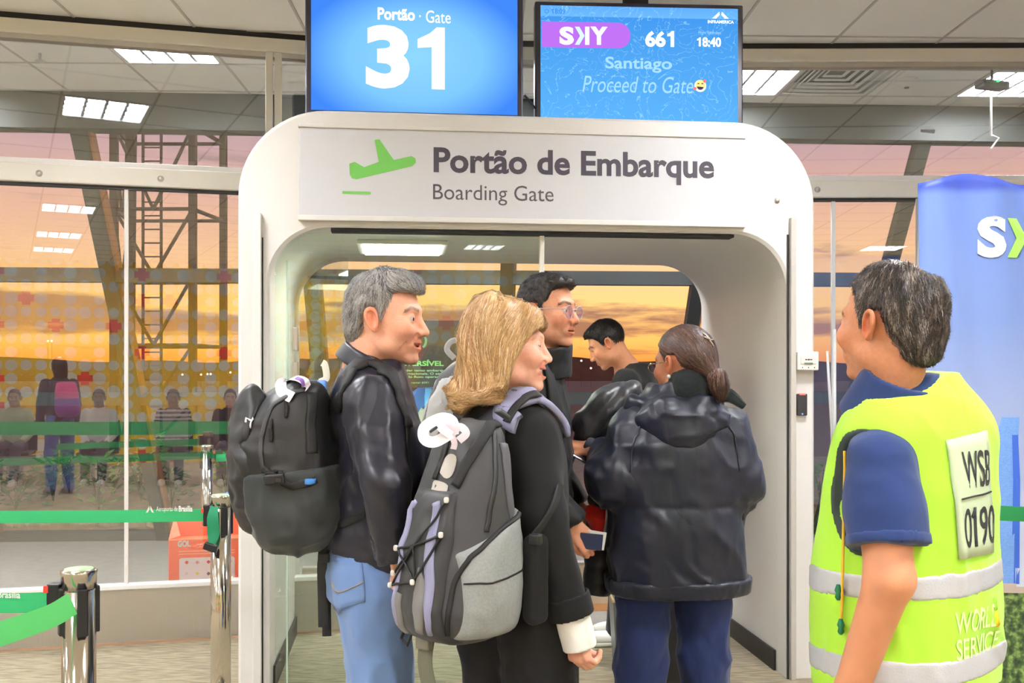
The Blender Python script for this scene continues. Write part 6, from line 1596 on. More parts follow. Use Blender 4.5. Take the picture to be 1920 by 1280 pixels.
# ------------------------------------------------------------------ 5: young man looking down
def man_young():
    B = Body('person', 'young dark-haired man in a black t-shirt looking down inside the portal', (0.66, 5.42), (-0.88, 0.40))
    hd = Head(W(1137, 645, 5.38), (-0.86, 0.10, -0.52), size=0.98, opt=dict(jaw=1.0, nose=1.1, ear=.92, eye=.002, brow=(30, 24, 22), stubble=.1))
    skin = (224, 160, 124)
    nb = W(1176, 690, 5.42)
    sh = [B.Wd((s * .185, -0.01, 1.43)) for s in (1, -1)]; el = [B.Wd((s * .225, 0.06, 1.15)) for s in (1, -1)]; wr = [B.Wd((s * .12, 0.26, 1.08)) for s in (1, -1)]
    pf = [hand_prims(wr[i], (-0.85, 0.3, 0.2), (0, 0, -1), 0.5, i == 0, .5, .95) for i in (0, 1)]
    make_body_mesh(B, hd, nb, [(sh[i], el[i], wr[i], (.045, .040, .027), pf[i], 0) for i in (0, 1)], core_of([nb, B.Wd((0, 0, 1.3)), B.Wd((0, 0, 0.95))], [0.05, 0.08, 0.09]), skin, None, 0.0032, .004)
    vol = lambda L: smin(ell(L, (0, -0.016, 0.038), (0.080, 0.101, 0.096)), ell(L, (0, 0.036, 0.094), (0.055, 0.048, 0.022)), 0.02)
    cap_hair(hd, B.t, vol, region_of(HAIR_SHORT), [(28, 24, 24), (40, 34, 32), (22, 20, 20)], lambda L: whorl(L, (0, -.05, .12), .35, .25), 0.022, 0.0022, 5000, 0.2, seed=13, base=(26, 22, 22), lift=.004, taper_out=.005, k=.01)
    rows = [(0.90, 0, 0, 0.165, 0.115), (1.0, 0, 0, 0.168, 0.118), (1.15, 0, 0.0, 0.17, 0.115), (1.30, 0, -0.005, 0.185, 0.115), (1.42, 0, -0.02, 0.185, 0.10), (1.48, 0, -0.02, 0.14, 0.085), (1.53, 0, -0.01, 0.075, 0.068)]
    tf = B.torso(rows, 2.3, .012)
    def tee(P):
        d = tf(P)
        for i in (0, 1): d = smin(d, sleeve(P, sh[i], sh[i] + (el[i] - sh[i]) * .6, sh[i] + (el[i] - sh[i]) * .85, (.072, .066, .066), 0), .03)
        return d - folds(P, (10, 10, 8), .007, 61.)
    lo, hi = bodybox([B.Wd((.25, 0, .9)), B.Wd((-.25, 0, 1.5)), B.Wd((0, .1, 1.3)), nb], .13); lo[2] = .88
    sdf_obj('t_shirt', tee, lo, hi, .011, M_tee, B.t)
    H, K, A = stance(B, 0.09, 0.90, step=(0.0, 0.0))
    f_ = np.array([-.95, .1, 0])
    A[0] = W(1158, 1195, 5.52) * [1, 1, 0] + [0, 0, .08]; A[1] = W(1180, 1180, 5.72) * [1, 1, 0] + [0, 0, .08]
    K[0] = (H[0] + A[0]) / 2 + np.array([-.03, 0, 0]); K[1] = (H[1] + A[1]) / 2 + np.array([-.03, 0, 0])
    trousers(B, H, K, A, (0.09, 0.075, 0.062), M_slack, [(0.86, 0, 0, 0.155, 0.12), (0.94, 0, 0, 0.158, 0.12), (1.0, 0, 0, 0.155, 0.115)], .007, .014, 3.)
    shoe(B, A[0], (-.98, -.1), M_shoe_w, M_sole_w, 'sneaker', .28); shoe(B, A[1], (-.98, .05), M_shoe_w, M_sole_w, 'sneaker', .28)
man_young()

# ------------------------------------------------------------------ 6: man in a high-visibility vest
def man_vest():
    B = Body('person', 'man with greying hair in a yellow high-visibility vest and blue polo', (0.86, 2.20), (-0.60, 0.80))
    hd = Head(W(1664, 606, 2.16), (-0.62, 0.78, 0.0), size=1.02, opt=dict(jaw=1.02, nose=1.0, ear=.9, eye=.004, age=.8, brow=(70, 56, 48), cheek=0.003))
    skin = (216, 150, 112)
    nb = W(1668, 748, 2.17)
    shL, elL, wrL = W(1650, 866, 2.05), W(1668, 1085, 1.99), W(1598, 1285, 2.06)
    shR, elR, wrR = B.Wd((0.20, 0, 1.36)), B.Wd((0.23, 0.02, 1.08)), B.Wd((0.17, 0.2, 0.98))
    pfL = hand_prims(wrL, (-0.25, 0.15, -1), (0.5, 0.8, 0), .5, False, .4); pfR = hand_prims(wrR, (-.6, .6, 0), (0, 0, -1), .5, True, .4)
    make_body_mesh(B, hd, nb, [(shL, elL, wrL, (.056, .046, .034), pfL, 0), (shR, elR, wrR, (.050, .042, .030), pfR, 0)], core_of([nb, B.Wd((0, 0, 1.2)), B.Wd((0, 0, 0.95))], [0.06, 0.09, 0.10]), skin, None)
    add_eyes(hd, B.t)
    vol = lambda L: smin(ell(L, (0, -0.018, 0.032), (0.083, 0.105, 0.096)), ell(L, (0, -0.078, -0.03), (0.060, 0.034, 0.060)), 0.03) + 0.004 * (vnoise(L * 40) - .5) * 2
    poly = [(-0.25, -0.088), (-0.070, -0.086), (-0.046, -0.05), (-0.042, -0.004), (-0.034, 0.028), (-0.004, 0.032), (0.002, -0.012), (0.014, -0.014), (0.018, 0.030), (0.024, 0.062), (0.055, 0.088), (0.16, 0.10), (0.16, 0.25), (-0.25, 0.25)]
    bald = lambda L: 0.034 - np.linalg.norm((L - A3(0.012, -0.062, 0.112)) / A3(1.0, 1.1, 1.0), axis=1)
    reg = lambda L: np.maximum(poly2d(L[:, 1], L[:, 2], poly), bald(L) + 0.012 * (vnoise(L * 120) - .5))
    cap_hair(hd, B.t, vol, reg, [(44, 38, 36), (56, 48, 44), (72, 60, 54), (84, 72, 64), (100, 88, 80), (150, 140, 130)], lambda L: whorl(L, (0.01, -.05, .13), .45, -.15) + .5 * np.stack([vnoise(L * 30) - .5, vnoise(L * 30 + 5) - .5, vnoise(L * 30 + 8) - .5], 1), 0.035, 0.0017, 14000, 0.3, seed=15, base=(64, 54, 50), lift=.005, taper_out=.008, k=.01)
    # sparse combed hair over the thin spot
    cap_hair(hd, B.t, lambda L: vol(L) + 0.006, lambda L: np.linalg.norm(L - A3(0.012, -.062, .112), axis=1) - 0.05, [(150, 120, 96), (120, 96, 80), (170, 140, 116)], lambda L: whorl(L, (0.06, -.02, .12), .1, -.2), 0.03, 0.0014, 420, .2, seed=17, base=(206, 150, 116), name='thin_hair', lift=.004)
    rows = [(0.80, 0, 0.0, 0.205, 0.165), (0.92, 0, 0.005, 0.205, 0.168), (1.05, 0, 0.005, 0.200, 0.165), (1.18, 0, 0.0, 0.198, 0.155), (1.28, 0, -0.005, 0.200, 0.142), (1.35, 0, -0.015, 0.210, 0.130), (1.40, 0, -0.015, 0.178, 0.110), (1.44, 0, -0.01, 0.115, 0.09), (1.465, 0, -0.008, 0.085, 0.078)]
    rp = [(z, a, b, c - .022, d - .020) for z, a, b, c, d in rows]
    tv = B.torso(rows, 2.5, .012); tp = B.torso(rp, 2.4, .012)
    ue = shL + (elL - shL) * 0.72; ueR = shR + (elR - shR) * .72
    def polo(P):
        d = tp(P); d = smin(d, sleeve(P, shL, shL + (ue - shL) * .6, ue, (.064, .074, .078), 0), .03); d = smin(d, sleeve(P, shR, shR + (ueR - shR) * .6, ueR, (.064, .074, .078), 0), .03)
        return d - folds(P, (9, 9, 7), .006, 81.)
    lo, hi = bodybox([B.Wd((.25, 0, .8)), B.Wd((-.25, 0, 1.45)), shL, shR, ue, nb], .14)
    po = sdf_obj('polo_shirt', polo, lo, hi, .009, M_polo, B.t)
    nn = nrmv(ue - shL)
    sdf_obj('sleeve_hem', lambda P: smax(polo(P) - .002, np.abs((P - A3(*(ue - nn * .012))) @ nn.astype(f32)) - .012, .003), ue - .14, ue + .14, .006, M_polo, po)
    ca = nb + np.array([-.005, -.0, -0.045]); cb = hd.wld((0, -.035, -.112))
    sdf_obj('polo_collar', lambda P: collar_sdf(P, ca, cb, 0.098, 0.074, 0.007), ca - .16, cb + .14, .005, M_polo, po)
    # vest
    def arm_hole(P, sh_, s):
        q = B.L(P); c = B.R.T @ (sh_ - B.base)
        return ell(q, (s * 0.255, c[1] * .6, 1.225), (0.085, 0.105, 0.150))
    def vest(P):
        d = tv(P)
        d = smax(d, -arm_hole(P, shL, -1), .01); d = smax(d, -arm_hole(P, shR, 1), .01)
        d = smax(d, -cone(P, nb + np.array([0, 0, .1]), nb - np.array([.0, 0, .03]), .105, .098), .012)
        return d - folds(P + .15 * np.stack([P[:, 2], 0 * P[:, 2], P[:, 0]], 1), (8, 8, 4), .009, 91.) 
    v = sdf_obj('vest', vest, lo - [0, 0, .02], hi, .006, M_vest, B.t)
    for zc in (1.035, 0.865):
        def band(P, zc=zc):
            q = B.L(P); slope = 0.03 * q[:, 0] - 0.10 * q[:, 1]
            return smax(vest(P) - .0025, np.abs(P[:, 2] - zc - slope * .5) - .026, .002)
        sdf_obj('reflective_band', band, lo, hi, .007, M_reflect, v)
    # edging around the arm hole
    for sh_, s_ in ((shL, -1), (shR, 1)):
        sdf_obj('armhole_piping', lambda P, sh_=sh_, s_=s_: smax(np.abs(vest(P)) - .005, np.abs(arm_hole(P, sh_, s_) - .004) - .005, .004), sh_ - .26, sh_ + .26, .0035, mat('piping_dark', (52, 66, 60), .7), v)
    # number plate in a clear pocket on the back
    bk = lambda P: tv(P)
    def BKP(x, z): return B.Wd((x - .012, -0.16, z))
    c4 = [BKP(-0.085, 1.335), BKP(0.055, 1.350), BKP(0.075, 1.095), BKP(-0.065, 1.095)]
    patch('number_pocket', c4, vest, 0.004, .002, mat('pocket_plastic', (196, 214, 176), .25), v, 10)
    Mk = mat('print_black', (44, 46, 48), .6)
    sv = lambda P: vest(P) - .0075
    ex = B.Wd((1, 0, 0)) - B.Wd((0, 0, 0))
    decal_text('lettering', 'WSB', BKP(-0.045, 1.235), ex, (0, 0, 1), 0.10, 0.075, sv, 0, Mk, v, .01)
    decal_text('lettering', '0', BKP(-0.050, 1.115), ex, (0, 0, 1), 0.028, 0.080, sv, 0, Mk, v, .01)
    for (a, b) in ((-.008, 1.115),):
        strap('lettering', [BKP(a, b), BKP(a, b + .04), BKP(a, b + .08)], .010, .001, Mk, v, sv, .0, per=3); strap('lettering', [BKP(a - .012, b + .060), BKP(a, b + .076)], .008, .001, Mk, v, sv, .0, per=3)
    decal_text('lettering', '90', BKP(0.010, 1.115), ex, (0, 0, 1), 0.062, 0.080, sv, 0, Mk, v, .01)
    strap('pocket_line', [BKP(-.06, 1.215), BKP(0.06, 1.222)], .003, .002, Mk, v, sv, .0)
    Mpr = mat('print_pale', (224, 246, 170), .6)
    sv2 = lambda P: vest(P) - .002
    decal_text('lettering', 'WORLD', BKP(-0.075, 0.945), ex, (0, 0, 1), 0.15, 0.045, sv2, 0, Mpr, v, .01)
    decal_text('lettering', 'SERVICE', BKP(-0.075, 0.893), ex, (0, 0, 1), 0.16, 0.042, sv2, 0, Mpr, v, .01)
    patch('emblem', [BKP(.065, 1.0), BKP(.085, 1.0), BKP(.085, .975), BKP(.065, .975)], vest, .002, .001, mat('emblem_green', (150, 214, 50), .6), v, 3)
    patch('emblem', [BKP(.065, .972), BKP(.085, .972), BKP(.085, .945), BKP(.065, .945)], vest, .002, .001, mat('emblem_yellow', (240, 210, 30), .6), v, 3)
    # side lacing cord with green toggles
    fr_ = [W(1556, 852, 2.05), W(1549, 950, 2.05), W(1547, 1080, 2.05), W(1546, 1180, 2.05)]
    C = project(tv, catmull(fr_, 8), .014); q = MB(); q.tube(list(C), .003, 6); q.build('lacing_cord', mat('cord_yellow', (240, 196, 60), .7), v, True)
    for u, v_ in ((1551, 1112), (1547, 1182)):
        c = project(vest, [W(u, v_, 2.05)], .012)[0]; q = MB(); q.lathe(c - np.array([0, 0, .016]), [(.003, 0), (.007, .006), (.005, .014), (.008, .02), (.004, .032)], 10); q.build('cord_toggle', mat('toggle_green', (16, 120, 80), .4), v, True)
    H, K, A = stance(B, .10, .88, step=(0, .03))
    trousers(B, H, K, A, (.10, .085, .07), M_slack, [(0.82, 0, 0, .17, .135), (.92, 0, 0, .17, .135), (.98, 0, 0, .16, .13)], .008, .014, 4.)
    shoe(B, A[0], B.R[:, 1], M_shoe_b, M_sole_b); shoe(B, A[1], B.R[:, 1], M_shoe_b, M_sole_b)
man_vest()

# ================================================================== QUEUE POSTS, BOX, BANNER, FITTINGS
M_belt = mat('belt_green', (40, 170, 104), 0.55, bump=(500, .2), var=(2, .1)); M_belt2 = mat('belt_light_green', (88, 196, 106), 0.55, bump=(500, .2), var=(2, .08)); M_redtab = mat('red_tab', (230, 60, 50), .4); M_lbl = mat('post_label', (176, 216, 160), .4)
def post(label, x, y, belts, top=0.98):
    t = thing('queue_post', label, 'queue post', (x, y, 0))
    q = MB(); q.lathe((x, y, 0), [(.17, 0), (.17, .012), (.15, .022), (.05, .03), (.045, .04)], 28); q.build('base', M_chrome, t, True)
    q = MB(); q.lathe((x, y, .03), [(.040, 0), (.040, top - .075)], 28); q.build('tube', M_chrome, t, True)
    q = MB(); q.lathe((x, y, top - .045), [(.0415, 0), (.0415, .033), (.043, .035), (.043, .043), (.038, .046)], 28); q.build('cap', M_chrome, t, True)
    q = MB(); q.lathe((x, y, top), [(.034, 0), (.034, .0025)], 24); q.build('cap_label', M_lbl, t, True)
    for a in range(4):
        an = a * math.pi / 2 + .6; q = MB(); q.box((x + .041 * math.cos(an), y + .041 * math.sin(an), top - .10), (.012, .026, .115), yaw=an, bev=.003); q.build('belt_slot', M_dark, t)
    for (pts, wdt, mm, nm) in belts: strap('belt', pts, wdt, .001, mm, t, None, normal=nm, per=6)
    return t
px = W(414, 935, 4.07)
x, y = px[0], 4.07
pm = post('steel queue post with green belt beside the white portal', x, y, [([(x - .05, y, .905), (x - .5, y - .01, .90), (x - 1.2, y - .03, .90), (x - 2.4, y - .06, .90)], .05, M_belt, (0, -1, 0))], .985)
q = MB(); q.box((x - .052, y - .01, .905), (.024, .03, .085), bev=.003); q.build('cassette', M_dark, pm); q = MB(); q.box((x - .066, y - .018, .925), (.010, .02, .018), bev=.002); q.build('red_tab', M_redtab, pm)
# loose belt end hanging on the post
strap('loose_belt', [(x - .012, y - .045, .945), (x - .016, y - .055, .90), (x - .014, y - .052, .84), (x - .02, y - .055, .80)], [.03, .045, .05, .03], .003, mat('belt_dark', (16, 132, 92), .55), pm, None, normal=(0, -1, .1))
q = MB(); q.box((x - .022, y - .062, .785), (.055, .022, .03), M=Matrix.Rotation(.35, 3, 'Y'), bev=.004); q.build('belt_clip', M_dark, pm)
BF = Frame(x - .5, y - .012, 1.4)
O = .003
text('lettering', 'Aeroporto de', BF, pbox(BF, 293, 949, 333, 961, O), O, M_white, pm)
text('lettering', 'Brasília', BF, pbox(BF, 335, 948, 361, 959, O), O, M_white, pm, bold=.03)
def emblem(fr, u, v, hgt, off, par):
    a = fr.hit(u, v, off); k = hgt
    for s in (-1, 1): poly_on('airport_emblem', fr, [(a[0] + s * .1 * k, a[1] + .6 * k), (a[0] + s * .62 * k, a[1] - .5 * k), (a[0] + s * .30 * k, a[1] - .42 * k), (a[0] + s * .05 * k, a[1] + .05 * k)], off, M_white, par)
emblem(BF, 281, 955, .026, O, pm)
pn = W(148, 1075, 2.50); x, y = pn[0], 2.50
pnr = post('nearest steel queue post with two green belts at lower left', x, y, [([(x - .05, y + .0, .905), (x - .2, y + .01, .90), (x - .6, y + .05, .90), (x - 1.2, y + .10, .90)], .05, M_belt, (0, -1, 0)),
    ([(x + .004, y - .045, .91), (x - .05, y - .13, .885), (x - .22, y - .45, .865), (x - .50, y - .95, .86)], .055, M_belt2, (0.75, -.55, .25))], .985)
q = MB(); q.box((x - .055, y - .005, .91), (.032, .034, .085), bev=.003); q.build('cassette', M_dark, pnr); q = MB(); q.box((x - .072, y - .02, .94), (.012, .008, .018), bev=.002); q.build('red_tab', M_redtab, pnr)
NF = Frame(x - .2, y + .008, -5.7)
text('lettering', 'Aeroporto de Brasília', NF, pbox(NF, -95, 1107, 38, 1124, O), O, M_white, pnr, bold=.02)
pf_ = W(388, 840, 7.0); x, y = pf_[0], 7.0
pfar = post('far steel queue post standing in the corridor behind the glass', x, y, [([(x + .05, y, .90), (x + .4, y - .02, .905), (x + 1.2, y - .05, .90)], .05, M_belt, (0, -1, 0))], .985)
q = MB(); q.box((x + .05, y - .01, .905), (.024, .03, .085), bev=.003); q.build('cassette', M_dark, pfar); q = MB(); q.box((x + .06, y - .03, .94), (.012, .02, .018), bev=.002); q.build('red_tab', M_redtab, pfar)
pr_ = (2.55, 4.05)
pright = post('queue post with dark green belt in front of the blue banner', pr_[0], pr_[1], [([(pr_[0] - .05, pr_[1], .90), (pr_[0] - .25, pr_[1] + .02, .90), (pr_[0] - .62, pr_[1] + .05, .91), (pr_[0] - .9, pr_[1] + .1, .92)], .06, mat('belt_forest', (20, 132, 72), .55), (0, -1, 0))], .985)

# orange dangerous-goods box behind the glass
BX = Frame(W(392, 0, 6.02)[0], 6.02, 12.0)
gb = thing('display_box', 'orange cardboard box with handle and warning symbols behind the glass', 'box', tuple(BX.p(0, 0, -.12)))
M_or = mat('carton_orange', (252, 92, 48), .55); M_or2 = mat('carton_edge', (255, 150, 110), .55)
bw = .23; zt = .50
q = MB(); BX.box(q, -bw, bw, .005, zt, -.24, 0, bev=.004); q.build('carton', M_or, gb)
q = MB()
q.prism([(-bw, zt), (bw, zt), (bw * .93, zt + .135), (-bw * .86, zt + .135)], BX.p(0, 0, -.125), BX.ex, (0, 0, 1), BX.n, .006)
ob = q.build('handle_flap', M_or, gb)
for s in (-1, 1):
    q = MB(); q.add([BX.p(s * bw, zt, 0), BX.p(s * bw, zt, -.24), BX.p(s * bw * .90, zt + .13, -.12), BX.p(s * bw * .72, zt + .02, -.02)], [(0, 1, 2), (0, 2, 3)]); q.build('side_flap', M_or, gb)
q = MB(); BX.box(q, -.05, .06, zt + .06, zt + .085, -.118, -.112, bev=.004); q.build('handle_slot', mat('slot_dark', (120, 70, 50), .8), gb)
q = MB(); BX.box(q, -bw, bw, zt - .006, zt, 0.0005, .003); q.build('carton_edge', M_or2, gb)
O = .002
text('lettering', 'GOL', BX, pbox(BX, 333, 1013, 357, 1025, O), O, M_white, gb, bold=.05)
for k in range(2): q = MB(); BX.box(q, BX.lx(335), BX.lx(440), BX.hit(400, 1031 + 5 * k)[1] - .004, BX.hit(400, 1031 + 5 * k)[1], .0005, .002); q.build('small_print', mat('print_peach', (255, 176, 150), .6), gb)
a = BX.hit(336, 1046, O); b = BX.hit(440, 1087, O); M_pk = mat('panel_pink', (240, 214, 214), .6)
poly_on('symbol_panel', BX, rrect(a[0], b[1], min(b[0], bw - .01), a[1], .015), O, M_pk, gb)
for i, (u, v, c) in enumerate(((350, 1054, (214, 60, 40)), (370, 1054, (214, 120, 110)), (391, 1053, (220, 40, 40)), (350, 1075, (220, 190, 190)), (370, 1075, (222, 190, 40)), (391, 1075, (90, 50, 40)), (432, 1052, (230, 170, 60)))):
    a = BX.hit(u, v, O + .001); poly_on('warning_symbol', BX, [(a[0] - .012, a[1]), (a[0], a[1] - .012), (a[0] + .012, a[1]), (a[0], a[1] + .012)], O + .001, mat('symbol_%d' % i, c, .6), gb)
p = W(437, 927, 6.3); bt = thing('blue_tray', 'small blue plastic tray behind the orange box', 'tray', (p[0], p[1], 0))
q = MB(); q.box((p[0], p[1], p[2] - .01), (.10, .10, .05), bev=.01); q.build('tray', mat('tray_blue', (70, 130, 224), .4), bt)
q = MB(); q.tube([(p[0], p[1], 0), (p[0], p[1], p[2] - .035)], .015); q.build('stand', M_dark, bt)

# fabric banner at the right -----------------------------------------
m = bpy.data.materials.new('banner_print'); m.use_nodes = True; t_ = NT(m.node_tree); b_ = t_.n['Principled BSDF']
co = t_.add('ShaderNodeTexCoord'); sp_ = t_.add('ShaderNodeSeparateXYZ', ins={0: co.outputs['Object']})
z_ = t_.math('DIVIDE', sp_.outputs[2], 2.45)
skyb = t_.ramp(z_, [(.22, lin((200, 206, 220))), (.42, lin((164, 178, 212))), (.70, lin((116, 142, 200))), (.935, lin((96, 124, 190))), (.95, lin((50, 72, 166))), (1.0, lin((56, 80, 176)))])
nz_ = t_.add('ShaderNodeTexNoise', ins={'Vector': co.outputs['Object'], 'Scale': 34.0, 'Detail': 6.0})
grn = t_.ramp(nz_.outputs[0], [(.35, lin((28, 44, 24))), (.5, lin((70, 100, 48))), (.65, lin((140, 168, 90)))])
nz2 = t_.add('ShaderNodeTexNoise', ins={'Vector': co.outputs['Object'], 'Scale': 9.0, 'Detail': 4.0})
edge = t_.math('ADD', .205, t_.math('MULTIPLY', nz2.outputs[0], .04))
tree = t_.math('LESS_THAN', z_, edge)
t_.l.new(t_.mix(tree, skyb, grn), b_.inputs['Base Color']); b_.inputs['Roughness'].default_value = .5; b_.inputs['Sheen Weight'].default_value = .2
bn = thing('fabric_banner', 'tall blue fabric banner with airline letters and skyscraper print at right', 'banner', (2.7, 4.62, 0))
BN = Frame(W(1727, 0, 4.60)[0], 4.60, 2.0)
NX, NZ = 60, 80; Wb = 2.3
def bz(x):  # sagging top edge between the poles
    return 2.335 + .055 * math.exp(-((x - .22) / .16) ** 2) - .012 * x
V = []; Fs = []
for j in range(NZ + 1):
    for i in range(NX + 1):
        xx = Wb * i / NX; zz = .02 + (bz(xx) - .02) * j / NZ
        up = (zz / 2.4) ** 2
        off = .022 * math.sin(xx * 26 + 2.2 * zz) * (.3 + up) * math.exp(-xx * .5) + .03 * up * math.sin(xx * 7 + zz * 1.5) + .03 * up * math.exp(-((xx - .22 - (2.4 - zz) * .12) / .06) ** 2)
        V.append(BN.p(xx, zz, off))
for j in range(NZ):
    for i in range(NX): Fs.append((j * (NX + 1) + i, j * (NX + 1) + i + 1, (j + 1) * (NX + 1) + i + 1, (j + 1) * (NX + 1) + i))
cl_ = obj('cloth', V, Fs, m, bn, True); sol = cl_.modifiers.new('thick', 'SOLIDIFY'); sol.thickness = .003; sol.offset = -1
def banner_off(P):
    out = []
    for p in P:
        q = Vector(p) - BN.o; xx = q.dot(BN.ex); zz = q.z; up = (zz / 2.4) ** 2
        off = .022 * math.sin(xx * 26 + 2.2 * zz) * (.3 + up) * math.exp(-xx * .5) + .03 * up * math.sin(xx * 7 + zz * 1.5) + .03 * up * math.exp(-((xx - .22 - (2.4 - zz) * .12) / .06) ** 2)
        out.append(BN.p(xx, zz, off + .005))
    return out
def on_banner(name, V, Fs, mm):
    return obj(name, banner_off(V), Fs, mm, bn, False)
bmw = mat('banner_white', (240, 240, 238), .5); bmg = mat('banner_green', (164, 232, 96), .5)
V_, Fs_ = text_mesh('S', .05); lo_, hi_ = V_.min(0), V_.max(0); bb = pbox(BN, 1839, 404, 1889, 482, .02)
on_banner('lettering', [BN.p(bb[0] + (p[0] - lo_[0]) / (hi_[0] - lo_[0]) * (bb[2] - bb[0]), bb[1] + (p[1] - lo_[1]) / (hi_[1] - lo_[1]) * (bb[3] - bb[1])) for p in V_], Fs_, bmw)
a = BN.hit(1891, 408, .02); b = BN.hit(1891, 482, .02); hz_ = a[1] - b[1]
on_banner('lettering', [BN.p(a[0] + s, z) for s, z in ((0, a[1]), (.05, a[1]), (.10, a[1] - hz_ / 2), (.05, b[1]), (0, b[1]), (.05, a[1] - hz_ / 2))], [(0, 1, 2, 5), (5, 2, 3, 4)], bmg)
for ch, o1, w1 in (('I', .115, .035), ('Y', .16, .11)):
    V_, Fs_ = text_mesh(ch, .05); lo_, hi_ = V_.min(0), V_.max(0)
    on_banner('lettering', [BN.p(a[0] + o1 + (p[0] - lo_[0]) / (hi_[0] - lo_[0]) * w1, b[1] + (p[1] - lo_[1]) / (hi_[1] - lo_[1]) * hz_) for p in V_], Fs_, bmw)
# printed skyscraper with window grid, city blocks
m = bpy.data.materials.new('tower_print'); m.use_nodes = True; t_ = NT(m.node_tree); b_ = t_.n['Principled BSDF']; co = t_.add('ShaderNodeTexCoord')
br = t_.add('ShaderNodeTexBrick', ins={'Vector': co.outputs['Object'], 'Scale': 70.0, 'Color1': lin4((84, 136, 214)), 'Color2': lin4((104, 156, 224)), 'Mortar': lin4((140, 180, 234)), 'Mortar Size': .03})
mp_ = t_.add('ShaderNodeMapping', ins={'Vector': co.outputs['Object'], 'Rotation': (math.pi / 2, 0, 0)}); t_.l.new(mp_.outputs[0], br.inputs['Vector'])
t_.l.new(br.outputs[0], b_.inputs['Base Color']); b_.inputs['Roughness'].default_value = .5; M_tow = m
def bp_(u, v): a = BN.hit(u, v, .01); return BN.p(a[0], a[1])
def strip_poly(name, rows, mm):
    V = []; Fs = []
    for (v, u0, u1) in rows:
        for k in range(4): V.append(bp_(u0 + (u1 - u0) * k / 3, v))
    for i in range(len(rows) - 1):
        for k in range(3): Fs.append((i * 4 + k, i * 4 + k + 1, i * 4 + k + 5, i * 4 + k + 4))
    on_banner(name, V, Fs, mm)
strip_poly('printed_tower', [(1095, 1856, 1902), (1000, 1862, 1903), (900, 1868, 1907), (800, 1875, 1911), (782, 1880, 1912)], M_tow)
strip_poly('printed_tower_side', [(1095, 1899, 1912), (1000, 1899, 1912), (900, 1900, 1913), (815, 1898, 1909)], mat('tower_shade', (54, 102, 206), .5))
strip_poly('printed_block', [(1100, 1905, 1935), (1065, 1905, 1935)], mat('block_grey', (196, 206, 220), .5))
strip_poly('printed_block', [(1112, 1850, 1935), (1094, 1850, 1935)], mat('block_tan', (186, 172, 160), .5))
for xx in (.02, 2.28):
    q = MB(); q.tube([BN.p(xx, 0.0, -.075), BN.p(xx, 2.28, -.075)], .012, 10); q.build('pole', M_alu, bn, True)
    q = MB(); q.box(BN.p(xx, .008, -.075), (.06, .45, .015), bev=.004); q.build('foot', M_dark, bn)
q = MB(); q.tube([BN.p(0.02, 2.28, -.075), BN.p(.22, 2.33, -.07), BN.p(Wb - .02, 2.28, -.075)], .010, 8); q.build('top_rail', M_alu, bn, True)
# slim white light stand between gate and banner
ls = thing('light_stand', 'slim white tripod pole behind the vest wearer near the right glass', 'stand', tuple(W(1566, 1050, 5.55) * [1, 1, 0]))
p0 = W(1566, 800, 5.55)
q = MB(); q.tube([(p0[0], p0[1], .35), (p0[0] - .004, p0[1], 1.72)], .009, 8); q.build('pole', M_white, ls, True)
for dx, dy in ((-.04, -.25), (.22, .10), (-.2, .12)):
    q = MB(); q.tube([(p0[0], p0[1], .75), (p0[0] + dx, p0[1] + dy, .01)], .008, 8); q.build('leg', M_white, ls, True)
q = MB(); q.tube([(p0[0] - .05, p0[1] - .02, 1.60), (p0[0] - .0, p0[1], .80)], .007, 8); q.build('strut', M_white, ls, True)

# call point and card reader on the portal post ------------------------
a = pbox(PT, 1494, 659, 1533, 694, .03)
cb_ = thing('call_point', 'white square alarm call point on the right portal post', 'alarm box', tuple(PT.p(a[0], a[1], .0)))
q = MB(); PT.box(q, a[0], a[2], a[1], a[3], .001, .045, bev=.005); q.build('case', mat('case_white', (232, 230, 224), .4), cb_)
q = MB(); PT.box(q, a[0] + .012, a[2] - .014, a[1] + .03, a[3] - .022, .0445, .048, bev=.002); q.build('cover', mat('cover_grey', (214, 212, 206), .35), cb_)
zm = (a[1] + a[3]) / 2; xm = (a[0] + a[2]) / 2
for dx in (-.012, .012): q = MB(); PT.box(q, xm + dx - .005, xm + dx + .005, zm + .004, zm + .008, .047, .0495); q.build('arrow', M_dark, cb_)
disc(xm, zm + .006, .004, .0497, M_dark, PT, cb_, 'button', n=12)
q = MB(); PT.box(q, xm - .022, xm + .02, zm - .016, zm - .008, .047, .0495); q.build('label_strip', mat('strip_green', (110, 136, 122), .5), cb_)
for dx in (-.03, 0, .03): disc(xm + dx, zm - .032, .003, .0462, M_dark, PT, cb_, 'screw', n=8)
a = pbox(PT, 1494.5, 738, 1514, 779, .02)
cr = thing('card_reader', 'black card reader with a red light on the right portal post', 'card reader', tuple(PT.p(a[0], a[1], 0)))
q = MB(); PT.box(q, a[0], a[2], a[1], a[3], .001, .022, bev=.005); q.build('case', mat('reader_black', (50, 52, 56), .4), cr)
q = MB(); PT.box(q, a[0] + .012, a[2] - .010, a[3] - .006, a[3] + .001, .006, .0225); q.build('light_bar', emat('red_light', (255, 120, 100), 1.2), cr)
disc((a[0] + a[2]) / 2, a[1] + .008, .005, .0226, mat('reader_logo', (150, 170, 230), .4), PT, cr, 'emblem', n=12)

